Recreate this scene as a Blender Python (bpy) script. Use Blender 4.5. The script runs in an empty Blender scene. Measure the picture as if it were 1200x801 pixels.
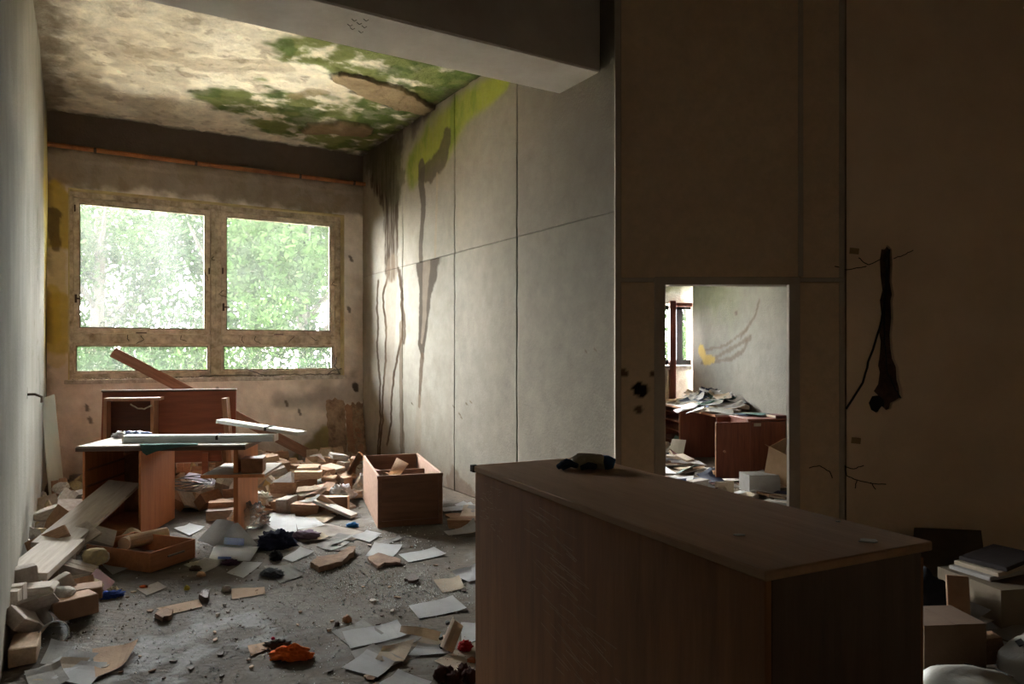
import bpy, bmesh, math, random
import numpy as np
from mathutils import Vector, Matrix, Euler, geometry
from mathutils.bvhtree import BVHTree

# ------------------------------------------------------------------ camera, sky, sun, exposure
scn = bpy.context.scene
COL = scn.collection
F_PX, HOR, EYE = 845.0, 412.0, 1.5          # focal length and horizon of the 1200x801 frame
cam_d = bpy.data.cameras.new('camera'); cam = bpy.data.objects.new('camera', cam_d); COL.objects.link(cam)
cam.location = (0, 0, EYE); cam.rotation_euler = (math.pi/2, 0, 0)
cam_d.sensor_width = 36; cam_d.lens = F_PX/1200*36; cam_d.shift_y = (HOR-400.5)/1200
cam_d.clip_start = 0.05; cam_d.clip_end = 300
scn.camera = cam
scn.view_settings.view_transform = 'Standard'; scn.view_settings.look = 'None'
scn.view_settings.gamma = 1; scn.view_settings.use_curve_mapping = False
scn.view_settings.exposure = 3.7
scn.cycles.diffuse_bounces = 10; scn.cycles.max_bounces = 16; scn.cycles.transparent_max_bounces = 12
world = bpy.data.worlds.new('overcast_sky'); scn.world = world; world.use_nodes = True
wb = world.node_tree.nodes['Background']; wb.inputs[0].default_value = (0.98, 0.975, 1.0, 1); wb.inputs[1].default_value = 10.5
sun_d = bpy.data.lights.new('sun', 'SUN'); sun = bpy.data.objects.new('sun', sun_d); COL.objects.link(sun)
sun_d.energy = 28.0; sun_d.angle = 0.2; sun_d.color = (1, 0.95, 0.85)
sun.rotation_euler = Vector((-0.62, -0.62, 0.95)).to_track_quat('Z', 'Y').to_euler()     # over the building, along its facade: none enters the rooms

# ------------------------------------------------------------------ room layout
A = Vector((0.787, 5.45, 0)); B = Vector((-2.13, 10.3, 0))       # ends of the pale side wall
DR = (B-A).normalized(); LR = (B-A).length                        # along the side wall, away from the camera
DB = Vector((-DR.y, DR.x, 0))                                     # along the window wall, to the left
WB = 3.795                                                        # width of the far bay
C = B + DB*WB                                                     # far left corner
NB = DR                                                           # outward normal of window wall
H = 4.3

def floor_at(px, py, z=0.0):
    Y = (EYE-z)*F_PX/(py-HOR)
    return Vector(((px-600)/F_PX*Y, Y, z))
def wall_at(px, py, O, D):
    r = (px-600)/F_PX
    s = (O.x-O.y*r)/(r*D.y-D.x)
    Y = O.y+s*D.y
    return s, EYE+(HOR-py)/F_PX*Y

# ------------------------------------------------------------------ numpy noise
_perm = np.random.RandomState(7).permutation(4096)
_val = np.random.RandomState(8).rand(4096)
def vnoise(x, y, seed=0):
    xi = np.floor(x).astype(int); yi = np.floor(y).astype(int)
    fx = x-xi; fy = y-yi; fx = fx*fx*(3-2*fx); fy = fy*fy*(3-2*fy)
    h = lambda a, b: _val[_perm[(_perm[(a+seed*131) & 4095]+b) & 4095]]
    return (h(xi, yi)*(1-fx)+h(xi+1, yi)*fx)*(1-fy)+(h(xi, yi+1)*(1-fx)+h(xi+1, yi+1)*fx)*fy
def fbm(x, y, o=5, seed=0):
    t = 0; a = 0.5; n = 0
    for k in range(o):
        t = t+a*vnoise(x*2**k+k*17.3, y*2**k+k*9.1, seed+k); n += a; a *= 0.55
    return t/n
def sm(a, b, x):
    t = np.clip((x-a)/(b-a), 0, 1); return t*t*(3-2*t)
def poly_mask(u, v, pts, wid, rag=0.5, seed=3, fs=9, soft=0.18):
    """ragged band along a polyline: 1 inside, 0 outside"""
    best = np.full(u.shape, 1e9)
    for (a, b, wa, wb_) in zip(pts[:-1], pts[1:], wid[:-1], wid[1:]):
        dx, dy = b[0]-a[0], b[1]-a[1]; L = dx*dx+dy*dy+1e-9
        t = np.clip(((u-a[0])*dx+(v-a[1])*dy)/L, 0, 1)
        d = np.hypot(u-a[0]-t*dx, v-a[1]-t*dy)/(wa+(wb_-wa)*t)
        best = np.minimum(best, d)
    best = best+(fbm(u*fs, v*fs, 4, seed)-0.5)*2*rag
    return sm(1+soft, 1-soft, best)
def mixc(c, col, m):
    return c*(1-m[:, None])+np.array(col)[None, :]*m[:, None]

# ------------------------------------------------------------------ materials
MATS = {}
def new_mat(name):
    m = bpy.data.materials.new(name); m.use_nodes = True
    nt = m.node_tree; return m, nt, nt.nodes, nt.links, nt.nodes['Principled BSDF']
def ramp(nodes, stops):
    r = nodes.new('ShaderNodeValToRGB')
    while len(r.color_ramp.elements) < len(stops): r.color_ramp.elements.new(0.5)
    for e, (p, c) in zip(r.color_ramp.elements, stops): e.position = p; e.color = (*c, 1)
    return r
def mat(name, c1, c2=None, rough=0.8, scale=6.0, bump=0.2, bscale=60.0, stretch=(1, 1, 1), rand=0.0, spec=0.25, metal=0.0, detail=6, bdist=0.01):
    """two-tone noise material on object coordinates, with fine bump and a per-object shift in value"""
    if name in MATS: return MATS[name]
    m, nt, N, L, P = new_mat(name)
    tc = N.new('ShaderNodeTexCoord'); mp = N.new('ShaderNodeMapping'); mp.inputs['Scale'].default_value = stretch
    L.new(tc.outputs['Object'], mp.inputs[0])
    oi = N.new('ShaderNodeObjectInfo')
    va = N.new('ShaderNodeVectorMath'); va.operation = 'MULTIPLY_ADD'
    cx = N.new('ShaderNodeCombineXYZ')
    for k in range(3): L.new(oi.outputs['Random'], cx.inputs[k])
    va.inputs[1].default_value = (37, 37, 37); L.new(cx.outputs[0], va.inputs[0]); L.new(mp.outputs[0], va.inputs[2])
    n1 = N.new('ShaderNodeTexNoise'); n1.inputs['Scale'].default_value = scale; n1.inputs['Detail'].default_value = detail; n1.inputs['Roughness'].default_value = 0.65
    L.new(va.outputs[0], n1.inputs['Vector'])
    c2 = c2 or tuple(x*0.65 for x in c1)
    r = ramp(N, [(0.3, c2), (0.7, c1)]); L.new(n1.outputs[0], r.inputs[0])
    out = r.outputs[0]
    if rand:
        mr = N.new('ShaderNodeMapRange'); mr.inputs[3].default_value = 1-rand; mr.inputs[4].default_value = 1+rand
        L.new(oi.outputs['Random'], mr.inputs[0])
        hs = N.new('ShaderNodeHueSaturation'); L.new(mr.outputs[0], hs.inputs['Value']); L.new(out, hs.inputs['Color']); out = hs.outputs[0]
    L.new(out, P.inputs['Base Color'])
    P.inputs['Roughness'].default_value = rough; P.inputs['Specular IOR Level'].default_value = spec; P.inputs['Metallic'].default_value = metal
    if bump:
        n2 = N.new('ShaderNodeTexNoise'); n2.inputs['Scale'].default_value = bscale; n2.inputs['Detail'].default_value = 4
        L.new(va.outputs[0], n2.inputs['Vector'])
        bp = N.new('ShaderNodeBump'); bp.inputs['Strength'].default_value = bump; bp.inputs['Distance'].default_value = bdist
        L.new(n2.outputs[0], bp.inputs['Height']); L.new(bp.outputs[0], P.inputs['Normal'])
    MATS[name] = m; return m
def paint_mat(name, rough=0.85, fine=0.22, fscale=9.0, bump=0.35, bscale=45, stretch=(1, 1, 1), speck=0.0):
    """stained plaster: the colour attribute 'Col' times fine noise"""
    m, nt, N, L, P = new_mat(name)
    at = N.new('ShaderNodeAttribute'); at.attribute_name = 'Col'
    tc = N.new('ShaderNodeTexCoord'); mp = N.new('ShaderNodeMapping'); mp.inputs['Scale'].default_value = stretch; L.new(tc.outputs['Object'], mp.inputs[0])
    n1 = N.new('ShaderNodeTexNoise'); n1.inputs['Scale'].default_value = fscale; n1.inputs['Detail'].default_value = 9; n1.inputs['Roughness'].default_value = 0.7
    L.new(mp.outputs[0], n1.inputs['Vector'])
    mr = N.new('ShaderNodeMapRange'); mr.inputs[1].default_value = 0.25; mr.inputs[2].default_value = 0.75; mr.inputs[3].default_value = 1-fine; mr.inputs[4].default_value = 1+fine
    L.new(n1.outputs[0], mr.inputs[0])
    mx = N.new('ShaderNodeVectorMath'); mx.operation = 'SCALE'; L.new(at.outputs['Color'], mx.inputs[0]); L.new(mr.outputs[0], mx.inputs['Scale'])
    out = mx.outputs[0]
    if speck:
        v = N.new('ShaderNodeTexVoronoi'); v.inputs['Scale'].default_value = 7; L.new(mp.outputs[0], v.inputs['Vector'])
        r = ramp(N, [(0.0, (1-speck,)*3), (0.07, (1, 1, 1))]); L.new(v.outputs['Distance'], r.inputs[0])
        m2 = N.new('ShaderNodeVectorMath'); m2.operation = 'MULTIPLY'; L.new(out, m2.inputs[0]); L.new(r.outputs[0], m2.inputs[1]); out = m2.outputs[0]
    L.new(out, P.inputs['Base Color']); P.inputs['Roughness'].default_value = rough; P.inputs['Specular IOR Level'].default_value = 0.05
    n2 = N.new('ShaderNodeTexNoise'); n2.inputs['Scale'].default_value = bscale; n2.inputs['Detail'].default_value = 6; L.new(tc.outputs['Object'], n2.inputs['Vector'])
    bp = N.new('ShaderNodeBump'); bp.inputs['Strength'].default_value = bump; bp.inputs['Distance'].default_value = 0.02
    L.new(n2.outputs[0], bp.inputs['Height']); L.new(bp.outputs[0], P.inputs['Normal'])
    MATS[name] = m; return m
def wood(name, c1, c2, ax=0, rough=0.55, rand=0.08, scale=4.0, bump=0.15):
    st = [7, 7, 7]; st[ax] = 0.7
    return mat(name, c1, c2, rough=rough, scale=scale, stretch=tuple(st), rand=rand, bump=bump, bscale=9, spec=0.3, detail=8)
def film_mat(name, col, amount, lo=0.1, rough=0.15, scale=3.0, stretch=(1, 1, 1)):
    """clear sheet with a film of dirt: transparent, a gloss coat, and translucent dirt"""
    m, nt, N, L, P = new_mat(name); N.remove(P)
    out = N['Material Output']
    tr = N.new('ShaderNodeBsdfTransparent'); tr.inputs[0].default_value = (0.97, 0.99, 0.97, 1)
    tl = N.new('ShaderNodeBsdfTranslucent'); tl.inputs[0].default_value = (*col, 1)
    df = N.new('ShaderNodeBsdfDiffuse'); df.inputs[0].default_value = (*col, 1)
    md = N.new('ShaderNodeMixShader'); md.inputs[0].default_value = 0.35; L.new(tl.outputs[0], md.inputs[1]); L.new(df.outputs[0], md.inputs[2])
    tc = N.new('ShaderNodeTexCoord'); mp = N.new('ShaderNodeMapping'); mp.inputs['Scale'].default_value = stretch; L.new(tc.outputs['Object'], mp.inputs[0])
    n1 = N.new('ShaderNodeTexNoise'); n1.inputs['Scale'].default_value = scale; n1.inputs['Detail'].default_value = 8; n1.inputs['Roughness'].default_value = 0.7; L.new(mp.outputs[0], n1.inputs['Vector'])
    mr = N.new('ShaderNodeMapRange'); mr.inputs[1].default_value = 0.3; mr.inputs[2].default_value = 0.7; mr.inputs[3].default_value = lo; mr.inputs[4].default_value = amount; L.new(n1.outputs[0], mr.inputs[0])
    m1 = N.new('ShaderNodeMixShader'); L.new(mr.outputs[0], m1.inputs[0]); L.new(tr.outputs[0], m1.inputs[1]); L.new(md.outputs[0], m1.inputs[2])
    gl = N.new('ShaderNodeBsdfGlossy'); gl.inputs['Roughness'].default_value = rough
    fr = N.new('ShaderNodeFresnel'); fr.inputs[0].default_value = 1.45
    m2 = N.new('ShaderNodeMixShader'); L.new(fr.outputs[0], m2.inputs[0]); L.new(m1.outputs[0], m2.inputs[1]); L.new(gl.outputs[0], m2.inputs[2])
    L.new(m2.outputs[0], out.inputs[0]); MATS[name] = m; return m

# ------------------------------------------------------------------ mesh helpers
def link_mesh(name, me, m=None, parent=None, loc=None, rot=None):
    o = bpy.data.objects.new(name, me); COL.objects.link(o)
    if m: me.materials.append(m)
    if parent: o.parent = parent
    if loc is not None: o.location = loc
    if rot is not None: o.rotation_euler = rot
    return o
class MB:
    """collects solids, then links them as one mesh object"""
    def __init__(s): s.bm = bmesh.new()
    def box(s, c, d, rot=None, bev=0.0, taper=None):
        r = bmesh.ops.create_cube(s.bm, size=1.0); vs = r['verts']
        for v in vs:
            x, y, z = v.co; k = 1.0
            if taper and z > 0: k = taper
            v.co = Vector((x*d[0]*k, y*d[1]*k, z*d[2]))
        if bev:
            es = list({e for v in vs for e in v.link_edges})
            g = bmesh.ops.bevel(s.bm, geom=es, offset=bev, segments=1, affect='EDGES', profile=0.5)
            vs = [v for v in g['verts']] or vs
            vs = list({v for f in g['faces'] for v in f.verts} | set(v for v in vs if v.is_valid))
        M = (Euler(rot).to_matrix().to_4x4() if rot is not None and not isinstance(rot, Matrix) else (rot or Matrix.Identity(4)))
        M = Matrix.Translation(Vector(c)) @ M
        for v in vs: v.co = M @ v.co
        return s
    def beam(s, p0, p1, w, h, bev=0.0, up=Vector((0, 0, 1))):
        """box from p0 to p1, w across, h along up"""
        p0 = Vector(p0); p1 = Vector(p1); d = p1-p0; L = d.length; x = d.normalized()
        y = up.cross(x)
        if y.length < 1e-4: y = Vector((0, 1, 0)).cross(x)
        y.normalize(); z = x.cross(y)
        M = Matrix((x, y, z)).transposed().to_4x4()
        return s.box((p0+p1)/2, (L, w, h), M, bev)
    def tube(s, pts, r, n=8, cap=True):
        pts = [Vector(p) for p in pts]; rings = []
        rr = r if isinstance(r, (list, tuple)) else [r]*len(pts)
        for i, p in enumerate(pts):
            t = (pts[min(i+1, len(pts)-1)]-pts[max(i-1, 0)]).normalized()
            a = t.orthogonal().normalized() if i == 0 else (prev-t*prev.dot(t)).normalized()
            prev = a; b = t.cross(a)
            rings.append([s.bm.verts.new(p+(a*math.cos(k*2*math.pi/n)+b*math.sin(k*2*math.pi/n))*rr[i]) for k in range(n)])
        for q0, q1 in zip(rings[:-1], rings[1:]):
            for k in range(n): s.bm.faces.new((q0[k], q0[(k+1) % n], q1[(k+1) % n], q1[k]))
        if cap: s.bm.faces.new(rings[0][::-1]); s.bm.faces.new(rings[-1])
        return s
    def slab(s, poly, z0, z1, M=None):
        """polygon (x, y) extruded from z0 to z1"""
        M = M or Matrix.Identity(4)
        bot = [s.bm.verts.new(M @ Vector((p[0], p[1], z0))) for p in poly]
        top = [s.bm.verts.new(M @ Vector((p[0], p[1], z1))) for p in poly]
        n = len(poly)
        try:
            s.bm.faces.new(bot[::-1]); s.bm.faces.new(top)
            for k in range(n): s.bm.faces.new((bot[k], bot[(k+1) % n], top[(k+1) % n], top[k]))
        except ValueError: pass
        return s
    def rough(s, amp, fs=8, seed=0):
        from mathutils import noise
        for v in s.bm.verts: v.co += noise.noise_vector(v.co*fs+Vector((seed, 0, 0)))*amp
        return s
    def build(s, name, m, parent=None, loc=None, rot=None, smooth=False):
        bmesh.ops.recalc_face_normals(s.bm, faces=s.bm.faces)
        me = bpy.data.meshes.new(name); s.bm.to_mesh(me); s.bm.free()
        if smooth:
            for p in me.polygons: p.use_smooth = True
        return link_mesh(name, me, m, parent, loc, rot)
def tag(o, label=None, cat=None, group=None, kind=None):
    if label: o['label'] = label
    if cat: o['category'] = cat
    if group: o['group'] = group
    if kind: o['kind'] = kind
    return o
def thing(name, label, cat, loc=(0, 0, 0), rot=(0, 0, 0), group=None):
    o = bpy.data.objects.new(name, None); COL.objects.link(o); o.location = loc; o.rotation_euler = rot
    o.empty_display_size = 0.1
    return tag(o, label, cat, group)
def dup(o, parent=None):
    c = o.copy(); COL.objects.link(c)
    if parent: c.parent = parent
    for ch in list(o.children): dup(ch, c)
    return c
def grid(name, O, U, V, N, rects, res, colfn, m, parent=None, depth=0.0, dispfn=None, kind='structure'):
    """rectangles of a plane cut into a fine grid that carries the colour attribute; skirts go back by depth"""
    O = np.array(O); U = np.array(U); V = np.array(V); N = np.array(N)
    vs = []; fs = []; cols = []; base = 0
    for (u0, u1, v0, v1) in rects:
        nu = max(2, int((u1-u0)/res)+1); nv = max(2, int((v1-v0)/res)+1)
        uu, vv = np.meshgrid(np.linspace(u0, u1, nu), np.linspace(v0, v1, nv)); uu = uu.ravel(); vv = vv.ravel()
        d = dispfn(uu, vv) if dispfn else np.zeros_like(uu)
        P = O+uu[:, None]*U+vv[:, None]*V+d[:, None]*N
        vs.append(P); cols.append(colfn(uu, vv))
        i, j = np.meshgrid(np.arange(nu-1), np.arange(nv-1)); a = (j*nu+i).ravel()+base
        fs.append(np.stack([a, a+1, a+nu+1, a+nu], 1)); nb = base; base += nu*nv
        if depth:
            rim = list(range(nu))+[k*nu+nu-1 for k in range(1, nv)]+[(nv-1)*nu+k for k in range(nu-2, -1, -1)]+[k*nu for k in range(nv-2, 0, -1)]
            R = P[rim]-N*depth; vs.append(R); cols.append(cols[-1][rim]*0.08); n = len(rim)
            q = np.array([[nb+rim[k], base+k, base+(k+1) % n, nb+rim[(k+1) % n]] for k in range(n)]); fs.append(q); base += n
    V_ = np.concatenate(vs); F_ = np.concatenate(fs); C_ = np.concatenate(cols)
    me = bpy.data.meshes.new(name)
    me.vertices.add(len(V_)); me.vertices.foreach_set('co', V_.ravel().astype('f'))
    me.loops.add(F_.size); me.loops.foreach_set('vertex_index', F_.ravel().astype('i'))
    me.polygons.add(len(F_)); me.polygons.foreach_set('loop_start', np.arange(0, F_.size, 4, dtype='i'))
    me.polygons.foreach_set('loop_total', np.full(len(F_), 4, 'i')) if bpy.app.version < (4, 0, 0) else None
    me.update(calc_edges=True)
    a = me.color_attributes.new('Col', 'FLOAT_COLOR', 'POINT')
    a.data.foreach_set('color', np.concatenate([np.clip(C_, 0, 1), np.ones((len(C_), 1))], 1).ravel().astype('f'))
    o = link_mesh(name, me, m, parent)
    if kind: o['kind'] = kind
    return o
def flat_col(c):
    return lambda u, v: np.tile(np.array(c, float), (len(u), 1))
# ------------------------------------------------------------------ shell: side wall with its panels
M_wall = paint_mat('stained_plaster', fine=0.16, fscale=7, bump=0.25)
M_wallv = paint_mat('streaked_plaster', fine=0.14, fscale=4, bump=0.3, stretch=(1, 1, 0.5))
M_ceil = paint_mat('flaking_plaster', fine=0.3, fscale=5, bump=0.7, bscale=22, speck=0.25)
M_dark = mat('dark_joint', (0.03, 0.022, 0.016), rough=0.95)
M_mason = mat('masonry', (0.3, 0.26, 0.21), rough=0.9)

def RW(px, py): return wall_at(px, py, A, DR)
def rwl(*pts): return [RW(*p) for p in pts]
def pxw(n, s): return n*(5.45+s*DR.y)/F_PX       # pixels -> metres on the side wall
def col_side(u, v):
    n1 = fbm(u*1.1, v*1.1, 5, 1); n2 = fbm(u*5, v*2.2, 5, 5)
    c = np.tile(np.array([0.42, 0.39, 0.335]), (len(u), 1))
    up = sm(2.1, 3.5, v+0.9*(n1-0.5)-0.12*(u-2.5))
    c = mixc(c, (0.27, 0.215, 0.15), 0.75*up+0.12*(v > 2.56))
    c = mixc(c, (0.28, 0.23, 0.175), sm(0.5, 0.75, n1)*0.45*sm(0.9, 2.4, v))
    c = mixc(c, (0.28, 0.25, 0.205), sm(0.52, 0.8, n2)*0.35)
    c = mixc(c, (0.125, 0.105, 0.08), sm(5.0, 0.9, u+1.2*(n1-0.5))*0.85)  # colour darkened away from the window to imitate light falling off along the wall
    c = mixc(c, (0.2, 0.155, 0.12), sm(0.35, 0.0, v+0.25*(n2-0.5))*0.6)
    g = fbm(u*30, v*3, 4, 9)
    # mould along the ceiling edge and the corner
    e = sm(0.5, 0.0, (H-v)+0.7*(fbm(u*4, v*4, 5, 11)-0.5)+sm(4.6, 2.6, u)*0.35)
    c = mixc(c, (0.075, 0.055, 0.04), e*0.9)
    k = sm(0.25, 0.0, (LR-u)+0.3*(fbm(u*6, v*3, 4, 12)-0.5))*sm(1.2, 2.0, v)
    c = mixc(c, (0.25, 0.19, 0.12), k*0.5)
    # lime moss band
    m = poly_mask(u, v, rwl((592, 96), (570, 108), (548, 124), (526, 150), (505, 172), (484, 196)), [0.08, 0.13, 0.17, 0.24, 0.27, 0.2], 0.4, 21, 4, 0.45)
    c = mixc(c, (0.21, 0.22, 0.02), m*(0.75+0.25*g)); c = mixc(c, (0.12, 0.15, 0.02), m*sm(0.5, 0.7, n2)*0.7)
    # wide streaked stain near the window
    m = poly_mask(u, v, rwl((447, 190), (458, 235), (459, 313)), [0.42, 0.28, 0.22], 0.3, 31, 7)
    c = mixc(c, (0.06, 0.037, 0.02), m*(0.5+0.5*sm(0.35, 0.6, g)))
    m = poly_mask(u, v, rwl((440, 180), (462, 205)), [0.3, 0.35], 0.6, 33, 6)
    c = mixc(c, (0.10, 0.085, 0.05), m*0.7)
    rag = (fbm(v*4, u*0+3, 4, 40)-0.5)
    for (pts, w, a) in [(((443, 330), (441, 400), (446, 450), (444, 535)), 0.05, 0.75), (((456, 315), (449, 345), (452, 420), (448, 480), (446, 540)), 0.06, 0.8),
                        (((466, 315), (471, 340), (470, 395), (462, 440), (455, 520)), 0.055, 0.8), (((468, 318), (472, 345), (473, 400)), 0.045, 0.7)]:
        m = poly_mask(u+rag*0.15, v, rwl(*pts), [pxw(3.0, 4.5)]*len(pts), 0.5, 41, 10, 0.5)
        c = mixc(c, (0.065, 0.036, 0.018), m*min(1, a*1.2))
    m = poly_mask(u, v, rwl((459, 316), (457, 400), (450, 530)), [0.2, 0.16, 0.11], 0.25, 43, 6)
    c = mixc(c, (0.3, 0.23, 0.165), m*0.4)
    # dark run below the moss
    m = poly_mask(u, v, rwl((524, 160), (518, 185), (503, 200), (495, 205)), [0.11, 0.12, 0.13, 0.09], 0.45, 51, 9)
    c = mixc(c, (0.07, 0.05, 0.03), m*0.85)
    m = poly_mask(u+rag*0.08, v, rwl((494, 195), (495, 250), (493, 303)), [0.1, 0.065, 0.055], 0.3, 52, 8)
    c = mixc(c, (0.07, 0.05, 0.035), m*0.9)
    m = poly_mask(u, v, rwl((512, 205), (510, 300)), [0.03, 0.025], 0.4, 53, 8); c = mixc(c, (0.3, 0.22, 0.14), m*0.5)
    # funnel-shaped stain
    m = poly_mask(u, v, rwl((501, 304), (499, 335), (496, 372), (494, 402), (495, 418)), [0.36, 0.2, 0.13, 0.1, 0.03], 0.28, 61, 9, 0.12)*(v < 2.565)
    c = mixc(c, (0.06, 0.042, 0.027), m*0.95)
    m2 = poly_mask(u, v, rwl((500, 306), (497, 372), (494, 400)), [0.1, 0.05, 0.03], 0.4, 63, 7); c = mixc(c, (0.30, 0.24, 0.18), m2*m*0.5)
    m = poly_mask(u, v, rwl((495, 418), (493, 440), (491, 475)), [0.05, 0.05, 0.03], 0.4, 62, 10); c = mixc(c, (0.10, 0.065, 0.04), m*0.85)
    m = poly_mask(u, v, rwl((491, 470), (489, 530)), [0.08, 0.1], 0.3, 64, 5); c = mixc(c, (0.3, 0.24, 0.18), m*0.4)
    # streaks beside the first joint, scuffs, rot at the floor
    m = poly_mask(u, v, rwl((470, 380), (470, 470), (472, 535)), [0.06, 0.05, 0.08], 0.5, 66, 9); c = mixc(c, (0.13, 0.085, 0.05), m*0.7)
    m = poly_mask(u, v, rwl((533, 570), (545, 580), (556, 590)), [0.2, 0.12, 0.1], 0.7, 67, 9); c = mixc(c, (0.15, 0.10, 0.07), m*0.7)
    for p in ((531, 475), (538, 484), (546, 472), (551, 470), (482, 472), (686, 411), (697, 409), (540, 488)):
        m = poly_mask(u, v, [RW(*p), RW(p[0]+2, p[1]+2)], [0.010, 0.007], 0.4, 71, 20); c = mixc(c, (0.12, 0.09, 0.06), m*0.85)
    return c
wall_right = MB().beam(A-DB*0.16-DR*0.02+Vector((0, 0, H/2)), B-DB*0.16+DR*0.3+Vector((0, 0, H/2)), 0.26, H+0.4).build('wall_right', M_mason); tag(wall_right, kind='structure')
# dark backing behind the open joints
tag(MB().beam(A-DB*0.028+Vector((0, 0, H/2)), B-DB*0.028+Vector((0, 0, H/2)), 0.006, H).build('joint_backing', M_dark, wall_right), kind='structure')
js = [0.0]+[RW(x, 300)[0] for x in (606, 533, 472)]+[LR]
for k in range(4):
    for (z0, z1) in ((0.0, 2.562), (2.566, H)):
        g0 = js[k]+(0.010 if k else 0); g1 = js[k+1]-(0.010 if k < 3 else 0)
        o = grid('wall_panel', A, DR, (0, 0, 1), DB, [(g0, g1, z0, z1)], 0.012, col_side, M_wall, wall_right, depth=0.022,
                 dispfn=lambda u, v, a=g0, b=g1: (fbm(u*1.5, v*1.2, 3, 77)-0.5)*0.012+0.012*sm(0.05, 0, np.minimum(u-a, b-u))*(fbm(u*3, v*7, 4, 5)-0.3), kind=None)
# ------------------------------------------------------------------ window wall
def BW(px, py, off=0.0): return wall_at(px, py, B+NB*off, DB)
w_t0, w_t1 = BW(403, 345)[0], BW(80, 330)[0]; w_z0, w_z1 = 1.165, 3.42
def bwl(*pts): return [BW(*p) for p in pts]
def col_back(u, v):
    n1 = fbm(u*1.6, v*1.6, 5, 101); n2 = fbm(u*6, v*6, 5, 103)
    c = np.tile(np.array([0.92, 0.85, 0.78]), (len(u), 1))
    c = mixc(c, (0.62, 0.51, 0.42), sm(0.45, 0.7, n1)*0.6)
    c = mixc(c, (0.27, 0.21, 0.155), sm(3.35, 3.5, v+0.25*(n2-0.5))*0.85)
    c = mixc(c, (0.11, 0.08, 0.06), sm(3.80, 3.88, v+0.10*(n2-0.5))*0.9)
    c = mixc(c, (0.30, 0.24, 0.17), sm(0.56, 0.62, n2)*sm(3.3, 3.4, v)*sm(3.9, 3.8, v)*0.6)
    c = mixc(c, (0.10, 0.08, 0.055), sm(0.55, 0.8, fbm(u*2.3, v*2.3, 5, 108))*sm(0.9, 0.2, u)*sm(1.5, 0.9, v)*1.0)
    for (p, q, w, a) in (((64, 235), (70, 275), 0.18, 0.9), ((66, 360), (72, 400), 0.16, 0.8), ((66, 300), (66, 420), 0.10, 0.5), ((60, 340), (60, 395), 0.08, 0.7)):
        c = mixc(c, (0.55, 0.40, 0.07), poly_mask(u, v, bwl(p, q), [w, w], 0.5, 111, 6)*a)
    c = mixc(c, (0.12, 0.08, 0.04), poly_mask(u, v, bwl((62, 250), (66, 290)), [0.07, 0.05], 0.6, 112, 9)*0.8)
    c = mixc(c, (0.34, 0.29, 0.05), poly_mask(u, v, bwl((372, 530), (388, 512), (345, 545), (300, 545)), [0.18, 0.2, 0.1, 0.1], 0.6, 113, 4)*0.8)
    c = mixc(c, (0.08, 0.06, 0.045), poly_mask(u, v, bwl((330, 470), (420, 462)), [0.09, 0.2], 1.0, 114, 5, 0.8)*0.45)
    c = mixc(c, (0.06, 0.05, 0.04), poly_mask(u, v, bwl((416, 452), (417, 456)), [0.045, 0.04], 0.3, 115, 15)*0.9)
    c = mixc(c, (0.10, 0.07, 0.05), sm(3.7, 3.79, u)*0.5*sm(0.4, 0.6, n2))
    for p in ((101, 475), (105, 490), (255, 455), (335, 470), (350, 480), (410, 300), (408, 360)):
        c = mixc(c, (0.12, 0.09, 0.07), poly_mask(u, v, [BW(*p), BW(p[0]+2, p[1]+5)], [0.02, 0.02], 0.6, 116, 15)*0.8)
    c = mixc(c, (0.2, 0.15, 0.1), sm(0.6, 0.1, v+0.4*(n2-0.5))*0.6)
    return c
rects = [(0, w_t0, 0, H), (w_t1, WB, 0, H), (w_t0, w_t1, 0, w_z0), (w_t0, w_t1, w_z1, H)]
wall_back = grid('wall_back', B, DB, (0, 0, 1), -NB, rects, 0.018, col_back, M_wall,
                 dispfn=lambda u, v: (fbm(u*2, v*2, 4, 55)-0.5)*0.02+0.02*sm(3.74, 3.76, v+0.03*(fbm(u*5, v, 3, 56)-0.5)))
W0, W1 = -3.1, WB+0.4      # masonry behind, carried on past the corner for the next room
mb = MB()
def wbox(m_, t0, t1, z0, z1, o0, o1, bev=0.0, rot=None):
    """box on the window wall: t to the left, o outward"""
    p0 = B+DB*t0+NB*((o0+o1)/2)+Vector((0, 0, (z0+z1)/2)); p1 = B+DB*t1+NB*((o0+o1)/2)+Vector((0, 0, (z0+z1)/2))
    m_.beam(p0, p1, abs(o1-o0), z1-z0, bev)
T2a, T2b = -1.7, -0.45     # unseen window added in the facade to brighten the next room
for (a, b, z0, z1) in ((T2b, w_t0, -0.4, H), (w_t1, W1, -0.4, H), (w_t0, w_t1, -0.4, w_z0), (w_t0, w_t1, w_z1, H), (T2a, T2b, -0.4, 1.1), (T2a, T2b, 2.6, H), (-2.2, T2a, -0.4, H)):
    wbox(mb, a, b, z0, z1, 0.022, 0.32)
tag(mb.build('masonry', M_mason, wall_back), kind='structure')
# plastered reveal of the window, yellowed
M_rev = mat('yellowed_reveal', (0.72, 0.62, 0.33), (0.42, 0.33, 0.18), scale=5, bump=0.3)
mb = MB(); wbox(mb, w_t1-0.012, w_t1+0.002, w_z0, w_z1, -0.012, 0.32); wbox(mb, w_t0-0.002, w_t0+0.012, w_z0, w_z1, -0.012, 0.32); wbox(mb, w_t0, w_t1, w_z1-0.012, w_z1+0.002, -0.012, 0.32)
tag(mb.build('reveal', M_rev, wall_back), kind='structure')
M_sill = mat('crumbling_sill', (0.75, 0.7, 0.62), (0.3, 0.25, 0.2), scale=14, bump=0.8, bscale=30)
mb = MB(); wbox(mb, w_t0-0.03, w_t1+0.04, w_z0-0.045, w_z0+0.004, -0.035, 0.34, 0.006)
tag(mb.build('window_sill', M_sill, wall_back), kind='structure')
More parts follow.
